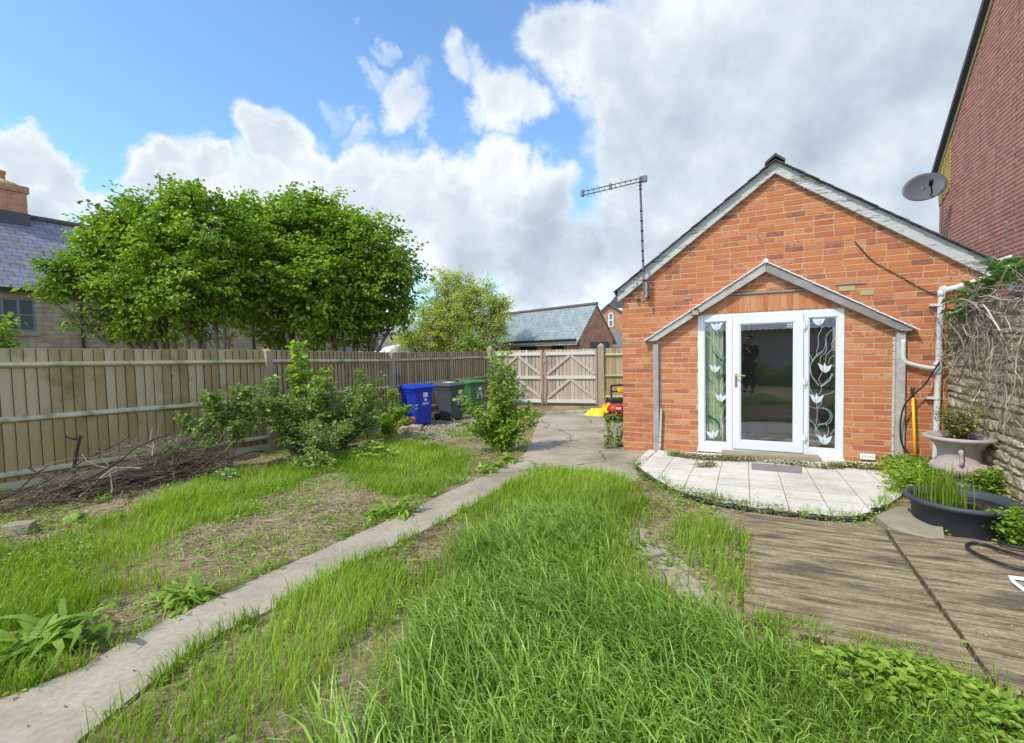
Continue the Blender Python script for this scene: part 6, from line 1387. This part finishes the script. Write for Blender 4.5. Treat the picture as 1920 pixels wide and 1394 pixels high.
# urn planting, reeds, wall-top plant
ux, uy, uz = uc
ue = shrub('urn_plant', 'mixed yellow green bedding plants with red stems growing in the urn', 'plant', (ux, uy, uz+.5), [(.2*math.cos(a)*r_, .2*math.sin(a)*r_, h_) for a, r_, h_ in [(i*.55, .4+.6*((i*7) % 5)/4, .17+.17*((i*3) % 7)/6) for i in range(34)]], 'succulent', (.014,.034), 2600, .55, 71, .003, 'vine', t0=.2, twigs=2, spread=.05)
R = np.random.default_rng(5); n = 46; a = R.uniform(0, 6.28, n); p_ = np.stack([R.uniform(-.2, .12, n), R.uniform(-.16, .16, n), R.uniform(.08, .3, n)], -1)
leaves('flower', p_, nrm(R.normal(0, 1, (n, 3))), nrm(R.normal(0, .5, (n, 3))+np.array([-.3, -.6, .6])), np.full(n, .02), np.full(n, .02), R.uniform(0, 1, n), M['yflower'], ue)['kind'] = 'stuff'
tx, ty, tz = tc
n = 170; R = np.random.default_rng(6); rx = tx-.1+R.normal(0, .09, n); ry = ty+.06+R.normal(0, .07, n)
re_ = empty('pond_reed', (0, 0, 0), 0, 'clump of upright green reeds growing in the black pond tub', 'reeds')
blades('foliage', rx, ry, R.uniform(.14, .42, n), R.uniform(.004, .008, n), R.uniform(.0, .3, n), R.uniform(0, .8, n), M['grass'], R.uniform(0, .5, n), segs=4, z=np.full(n, tz+.23), parent=re_)
# dead vine over the stone wall
rg = random.Random(77); VI = empty('dead_vine', tuple(SWL.location), SWL.rotation_euler.z, 'tangle of dead vine stems with green lance leaves draped over the stone wall', 'vine')
m_ = MB(78)
for i in range(650):
    x = rg.uniform(.0, 3.2)**1.0; z = rg.triangular(1.0, 2.1, 1.9) if rg.random() < .8 else rg.uniform(.5, 1.6)
    if x < 1.1 and z < 1.35: z = rg.uniform(1.4, 2.05)
    d = Vector((rg.gauss(0, 1), rg.gauss(0, .2)-.05, rg.gauss(-.25, .7))); L = rg.uniform(.2, .8); p = wander((x, rg.uniform(-.1, -.03), z), d, L, 7, .32, rg, -.03)
    p = [Vector((max(q.x, -.05), min(max(q.y, -.19), -.025) if q.z < 2.02 else min(q.y, .3), q.z)) for q in p]; r0 = rg.choice([.0015, .0018, .002, .0025, .003, .0055]); m_.tube(p, [r0*(1-.6*k/7) for k in range(8)], 3)
for i in range(16):
    x = .25+rg.uniform(0, 2.6); p = wander((x, -.05, 2.05), (rg.uniform(-.4, .4), -.1, -1), rg.uniform(.9, 1.7), 12, .22, rg, -.06); p = [Vector((q.x, min(max(q.y, -.12), -.03), q.z)) for q in p]; m_.tube(p, [rg.uniform(.006, .011)*(1-.5*k/12) for k in range(13)], 5)
for i in range(46):
    x = rg.uniform(.5, 3); p = wander((x, rg.uniform(-.1, .1), 2.0), (rg.gauss(0, .5), -.2, rg.uniform(.3, 1.2)), rg.uniform(.12, .2+.13*x), 7, .25, rg, -.02); m_.tube(p, [.0045*(1-.6*k/7) for k in range(8)], 4)
for i in range(16):
    x = rg.uniform(.3, 2.5); p = wander((x-.4, -.12, 2.03+rg.uniform(-.1, .1)), (1, 0, rg.uniform(-.05, .1)), rg.uniform(.7, 1.4), 9, .14, rg); p = [Vector((q.x, min(max(q.y, -.2), -.1), q.z)) for q in p]; m_.tube(p, .007, 5)
m_.build('vine_stem', M['vine'], VI)
R = np.random.default_rng(8); C_ = []
for (x, z, k) in ((.50, 1.86, 14), (.58, 1.94, 16), (.7, 2.0, 24), (.7, 2.12, 30), (.95, 2.14, 34), (1.2, 2.2, 30), (1.45, 2.32, 40), (1.6, 2.25, 24), (1.9, 2.3, 26), (2.3, 2.3, 26), (.45, 1.7, 8)):
    for j in range(k): C_.append((x+R.normal(0, .05), -.05+R.normal(0, .03), z+R.normal(0, .04)))
C_ = np.array(C_); n = len(C_); a = R.uniform(0, 6.28, n); D_ = nrm(np.stack([np.cos(a)*.8+.25, np.sin(a)*.5, R.uniform(-.1, .7, n)], -1)); L_ = R.uniform(.09, .2, n)
leaves('lance_leaf', C_, D_, nrm(R.normal(0, .3, (n, 3))+np.array([0, -.3, 1])), L_, L_*.2, R.uniform(0, 1, n), M['strap'], VI, droop=.3)
# brushwood heap
c0 = Vector((-4.95, 5.9, gz(5.9))); BR = empty('brushwood_heap', c0, 0, 'heap of cut brushwood and dry prunings piled against the fence', 'brushwood'); ax = Vector((.50, .86, 0)).normalized(); px_ = Vector((ax.y, -ax.x, 0)); rg = random.Random(88); m_ = MB(89)
for i in range(800):
    u = rg.uniform(-1.1, 1.1); hmax = .5*(1-abs((u-.35)/1.6)**2); v = rg.gauss(-.05, .2); z = abs(rg.gauss(0, .5))*hmax*max(.15, 1-abs(v)/.6); z = min(z, hmax)
    p = ax*u+px_*v+Vector((0, 0, z+.02)); d = ax*rg.gauss(1, .4)*rg.choice([-1, 1])+px_*rg.gauss(0, .5)+Vector((0, 0, rg.gauss(0, .22))); L = rg.uniform(.15, .7) if i > 90 else rg.uniform(.6, 1.3)
    q = wander(p-d.normalized()*L/2, d, L, 6, .13, rg, -.01); q = [Vector((k.x, k.y, max(k.z, .01))) for k in q]; r0 = rg.choice([.0025, .003, .004, .006]) if i > 90 else rg.uniform(.005, .012); m_.tube(q, [r0*(1-.6*k/6) for k in range(7)], 4, rg.random()*(.5 if i % 3 else 1))
for i in range(260):     # fine bundle on top right
    p = ax*rg.gauss(.55, .28)+px_*rg.gauss(-.05, .12)+Vector((0, 0, rg.uniform(.2, .5))); q = wander(p, (rg.gauss(.3, .6), rg.gauss(.2, .5), rg.uniform(-.2, .8)), rg.uniform(.15, .4), 4, .2, rg); m_.tube(q, .0024, 3, rg.uniform(.4, 1))
m_.build('twig', M['dry'], BR)
m_ = MB(90)
for i in range(26):
    u = rg.uniform(-1.2, .6); q = wander(ax*u+px_*rg.gauss(0, .2)+Vector((0, 0, rg.uniform(.05, .3))), ax*rg.uniform(.5, 1)+px_*rg.gauss(0, .4)+Vector((0, 0, rg.gauss(.1, .2))), rg.uniform(.5, 1.3), 7, .14, rg); m_.tube(q, [rg.uniform(.008, .018)*(1-.5*k/7) for k in range(8)], 6)
m_.build('charred_branch', M['darkbark'], BR)
q = at(138, 895, 5.9); t1 = at(150, 818, 5.9); m_ = MB(91); t2 = at(122, 818, 5.85); o = [Vector(v) for v in (q, at(141, 860, 5.9), t1)]
m_.tube(smooth([o[0]-Vector((0, 0, .12))]+o), .02, 7); m_.tube([Vector(t1), Vector(at(138, 824, 5.9)), Vector(t2)], [.018, .016, .012], 6); m_.tube([Vector(t1), Vector(at(156, 822, 5.9))], [.014, .006], 5)
tag(m_.build('dead_branch', M['darkbark']), 'black crooked dead branch standing upright in the brushwood heap', 'branch')
m_ = MB(92); m_.tube([Vector(at(52, 876, 5.4)), Vector(at(85, 897, 5.5)), Vector(at(118, 918, 5.6))], .013, 6, .4); tag(m_.build('cut_stick', M['dry']), 'straight brown cut stick poking out of the left of the brushwood heap', 'stick')
m_ = MB(93); P_ = [Vector(gnd(*p)+np.array([0, 0, z])) for p, z in (((170,998),.03),((190,975),.03),((218,955),.04),((232,930),.07))]; m_.tube(smooth(P_), [.013, .012, .012, .011, .011, .011, .01, .01, .01, .009, .009, .008, .008, .008, .007, .007, .006, .006, .006], 6, .8) ; m_.tube([P_[2], P_[2]+Vector((.12, -.05, .01))], .006, 5, .7)
tag(m_.build('pale_branch', M['dry']), 'long pale branch lying on the grass in front of the brushwood heap', 'branch')

# ---------------------------------------------------------------- trees
def tree(name, label, cat, bpx, y, blobs, stems, mat, ncl, per, leaf, seed, trunkr=.07, aspect=.75, clr=.3, twigr=.006, zb=None, bark='bark', ydepth=1.25, group=None, inner=.5, shrink=0., flat=.55):
    rg = random.Random(seed); R = np.random.default_rng(seed); bx, by, bz = P2(bpx, y)[0], y, float(gz(y)) if zb is None else zb
    e = empty(name, (bx, by, bz), 0, label, cat, group); o = np.array([bx, by, bz]); cen = []; m_ = MB(seed); bl = []
    for (px, py, r, dy) in blobs:
        c = at(px, py, y+dy)-o; rr = max(r/F*(y+dy)-shrink, .12); bl.append((c, rr))
    st = []
    for i, (dx, dyy) in enumerate(stems):
        b0 = Vector((dx*.35, dyy*.35, -.2)); fork = Vector((dx, dyy, 1.1+rg.uniform(-.2, .3))); st.append((b0, fork)); pth = smooth([b0, b0.lerp(fork, .5)+Vector((rg.uniform(-.05, .05), 0, 0)), fork], 5); n = len(pth); m_.tube(pth, [trunkr*(1-.35*k/(n-1)) for k in range(n)], 8)
    limbs = []
    for c, rr in bl:
        cv = Vector(c); b0, fk = min(st, key=lambda s: (Vector((s[1].x, s[1].y, 0))-Vector((cv.x, cv.y, 0))).length*rg.uniform(.7, 1.3)); mid = fk.lerp(cv, .5)+Vector((rg.uniform(-.2, .2), rg.uniform(-.2, .2), rg.uniform(-.15, .05))); pth = smooth([fk, mid, cv, cv+(cv-mid).normalized()*rr*.5], 6); n = len(pth); m_.tube(pth, [trunkr*.62*(1-.85*k/(n-1))+.004 for k in range(n)], 6); limbs.append(pth)
    vol = np.array([r**2.2 for _, r in bl]); vol /= vol.sum(); cnt = R.multinomial(ncl, vol); CP = []; CD = []
    for (c, rr), k, pth in zip(bl, cnt, limbs):
        d = nrm(R.normal(0, 1, (k, 3))); rad = rr*(inner+(1.08-inner)*R.uniform(0, 1, k)**.55); p = c+d*rad[:, None]*np.array([1, ydepth, 1]); CP.append(p); CD.append(d)
        for q, dd in zip(p[:: (2 if k > 60 else 1)], d[:: (2 if k > 60 else 1)]):
            s = pth[rg.randrange(len(pth)//3, len(pth))]; qv = Vector(q); m_.tube([s, s.lerp(qv, .5)+Vector((0, 0, -.04*rr)), qv], [twigr*1.6, twigr, twigr*.5], 3)
    m_.build('trunk', M[bark], e)
    CP = np.concatenate(CP); CD = np.concatenate(CD); K = len(CP); ax = nrm(CD+R.normal(0, .5, CD.shape)+np.array([0, 0, -.1])); N = K*per
    t = R.uniform(-.6, 1, (K, per, 1)); pos = CP[:, None]+ax[:, None]*t*clr*(.6+.8*R.uniform(0, 1, (K, 1, 1)))+R.normal(0, clr*.30, (K, per, 3))*np.array([1, 1, flat]); pos = pos.reshape(-1, 3)
    D_ = nrm(np.repeat(ax, per, 0)*.6+R.normal(0, .7, (N, 3))*np.array([1, 1, .5])+np.array([0, 0, -.15])); N_ = nrm(R.normal(0, .45, (N, 3))+np.array([0, 0, 1.])+np.repeat(CD, per, 0)*.35)
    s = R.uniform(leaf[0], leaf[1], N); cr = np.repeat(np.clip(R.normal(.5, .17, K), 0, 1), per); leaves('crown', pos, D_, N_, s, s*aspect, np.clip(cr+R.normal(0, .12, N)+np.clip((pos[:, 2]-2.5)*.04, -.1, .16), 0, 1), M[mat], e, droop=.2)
    return e
Lb = [(120,520,52,-.2),(100,565,38,-.4),(228,452,56,0),(178,510,66,.3),(268,392,46,.1),(245,470,85,.4),(350,375,42,0),(372,350,20,0),(330,430,85,.3),(405,375,38,-.2),(400,440,80,0),(250,560,80,0),(340,530,95,-.3),(420,540,75,.2),(140,590,38,-.3),(205,605,42,.2),(300,628,26,0),(370,612,40,.2),(180,628,30,0),(430,640,28,.1),(255,640,22,0),(118,505,28,-.2),(300,345,14,0)]
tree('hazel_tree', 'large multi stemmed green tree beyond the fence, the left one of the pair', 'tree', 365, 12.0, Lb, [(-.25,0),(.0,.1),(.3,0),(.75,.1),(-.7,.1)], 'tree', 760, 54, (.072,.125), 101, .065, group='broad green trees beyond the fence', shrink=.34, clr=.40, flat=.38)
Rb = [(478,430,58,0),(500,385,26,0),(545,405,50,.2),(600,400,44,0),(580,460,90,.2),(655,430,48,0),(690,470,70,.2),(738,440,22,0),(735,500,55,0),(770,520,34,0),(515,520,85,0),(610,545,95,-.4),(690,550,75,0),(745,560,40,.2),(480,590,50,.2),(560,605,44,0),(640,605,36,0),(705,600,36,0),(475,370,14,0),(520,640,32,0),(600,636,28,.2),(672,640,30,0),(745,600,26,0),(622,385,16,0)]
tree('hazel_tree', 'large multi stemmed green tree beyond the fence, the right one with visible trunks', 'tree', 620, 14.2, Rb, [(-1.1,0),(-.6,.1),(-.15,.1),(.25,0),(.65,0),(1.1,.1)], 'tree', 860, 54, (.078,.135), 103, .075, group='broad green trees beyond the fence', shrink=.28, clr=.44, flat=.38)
Pb = [(835,525,20,0),(860,525,18,0),(820,560,30,0),(870,565,40,0),(910,560,32,.3),(935,585,26,0),(850,605,48,0),(905,610,38,0),(935,620,20,0),(800,600,34,0),(785,640,28,0),(760,632,20,-.2),(820,635,30,0),(885,550,20,.2),(945,565,12,0)]
tree('feathery_tree', 'small airy yellow green tree in front of the grey slate garage roof', 'tree', 862, 21.5, Pb, [(-.5,0),(.1,0),(.5,.1),(.9,0)], 'pale', 1000, 32, (.06,.11), 107, .08, .5, .34, .008, inner=.15)
tree('leafy_bush', 'light green bush rising just behind the fence near the gate corner', 'bush', 880, 18.6, [(880,640,16,0),(895,652,12,0),(866,655,10,0)], [(0,0)], 'lime_leaf', 60, 16, (.06,.11), 109, .03, clr=.15)
tree('leafy_bush', 'thin light green shoots rising over the fence at the far left edge', 'bush', 2, 6.9, [(-8,600,14,0),(4,622,10,0),(0,655,12,0),(-10,640,14,0)], [(0,0)], 'lime_leaf', 46, 9, (.05,.09), 113, .012, clr=.12)
# hedge mirrored in the door, behind the camera
R = np.random.default_rng(3); n = 9000; x = R.uniform(-3.2, 1.2, n); y = -2.6+R.normal(0, .3, n)+.5*x*.4; z = gz(y)+R.uniform(0, 1, n)**.8*(.8+.3*np.sin(x*2.3)); tag(leaves('garden_hedge', np.stack([x, y-.9, z], -1), R.normal(0, 1, (n, 3)), nrm(R.normal(0, .5, (n, 3))+np.array([0, .4, .8])), R.uniform(.05, .1, n), R.uniform(.03, .06, n), R.uniform(0, 1, n), M['tree']), 'low overgrown hedge behind the viewer, mirrored in the door', 'hedge', kind='stuff')

# ---------------------------------------------------------------- the photographer, mirrored in the door glass
PF = empty('person', (-.02, -.36, float(gz(-.36))), math.radians(0), 'person in dark clothes holding up a phone, mirrored in the door glass', 'person')
def skin(name, verts, edges, rad, mat, parent, sub=2, root=0):
    me = bpy.data.meshes.new(name); me.from_pydata(verts, edges, []); me.materials.append(mat); o = bpy.data.objects.new(name, me); COL.objects.link(o); o.parent = parent
    sk = o.modifiers.new('skin', 'SKIN'); d = me.skin_vertices[0].data
    for i, r in enumerate(rad): d[i].radius = (r, r) if not isinstance(r, tuple) else r; d[i].use_root = (i == root)
    ss = o.modifiers.new('sub', 'SUBSURF'); ss.levels = ss.render_levels = sub; return o
J = [(0,0,.92),(0,0,1.1),(0,0,1.3),(0,0,1.42),(0,.01,1.49),(0,.03,1.56),(0,.04,1.63),(0,.03,1.71), (.19,0,1.38),(.27,.1,1.13),(.12,.30,1.27),(.085,.325,1.33), (-.19,0,1.38),(-.27,.1,1.13),(-.12,.30,1.27),(-.085,.325,1.33), (.1,0,.88),(.11,.02,.48),(.11,-.01,.09),(.12,.12,.03), (-.1,0,.88),(-.11,.02,.48),(-.11,-.01,.09),(-.12,.12,.03)]
E_ = [(0,1),(1,2),(2,3),(3,4),(4,5),(5,6),(6,7),(3,8),(8,9),(9,10),(10,11),(3,12),(12,13),(13,14),(14,15),(0,16),(16,17),(17,18),(18,19),(0,20),(20,21),(21,22),(22,23)]
rd_ = [.13,.12,.14,.1,.055,.07,.095,.07, .055,.045,.032,.034, .055,.045,.032,.034, .085,.055,.04,.035, .085,.055,.04,.035]
skin('body', J, E_, rd_, M['skin'], PF)
JJ = [(0,0,.86),(0,0,1.0),(0,0,1.15),(0,0,1.32),(0,0,1.43),(.2,0,1.39),(.28,.1,1.13),(.14,.27,1.24),(-.2,0,1.39),(-.28,.1,1.13),(-.14,.27,1.24)]
skin('jacket', JJ, [(0,1),(1,2),(2,3),(3,4),(3,5),(5,6),(6,7),(3,8),(8,9),(9,10)], [.165,.16,.16,.175,.09,.08,.068,.05,.08,.068,.05], M['cloth'], PF)
TT = [(0,0,.93),(.1,0,.84),(.11,.02,.48),(.11,-.01,.1),(-.1,0,.84),(-.11,.02,.48),(-.11,-.01,.1)]
skin('trousers', TT, [(0,1),(1,2),(2,3),(0,4),(4,5),(5,6)], [.14,.11,.08,.06,.11,.08,.06], M['cloth'], PF)
skin('hair', [(0,-.02,1.62),(0,-.03,1.70),(0,.01,1.755)], [(0,1),(1,2)], [.09,.105,.08], M['darkbark'], PF)
for sx in (-1, 1):
    for f_ in range(4): a = .02*f_; skin('finger', [(sx*.085, .325, 1.33), (sx*.075, .352, 1.345+a*.6), (sx*.05, .355, 1.36+a*.9), (sx*.03, .34, 1.362+a*.9)], [(0,1),(1,2),(2,3)], [.012,.009,.008,.007], M['skin'], PF, 1)
    skin('thumb', [(sx*.08, .318, 1.33), (sx*.055, .305, 1.35), (sx*.03, .305, 1.365)], [(0,1),(1,2)], [.013,.010,.008], M['skin'], PF, 1)
m_ = MB(7)
for sx in (-1, 1): m_.rock((sx*.032, .118, 1.665), .028, .02, .016, .02, rz=0)
m_.build('eye', M['white'], PF)
skin('nose', [(0, .115, 1.665), (0, .14, 1.63)], [(0, 1)], [.01, .014], M['skin'], PF, 1)
for nm in ('shoe', 'shoe'): sx = -1 if 'x' in nm else 1
for sx in (-1, 1): skin('shoe', [(sx*.11, -.04, .05), (sx*.115, .06, .045), (sx*.12, .16, .035)], [(0, 1), (1, 2)], [.05, .048, .038], M['blackplastic'], PF, 1)
m_ = MB(8); m_.box((-.078, -.038, 1.615), (.078, -.028, 1.685)); tag(m_.build('mobile_phone', M['blackplastic'], bevel=.006), 'black mobile phone held sideways by the person in dark clothes', 'phone')
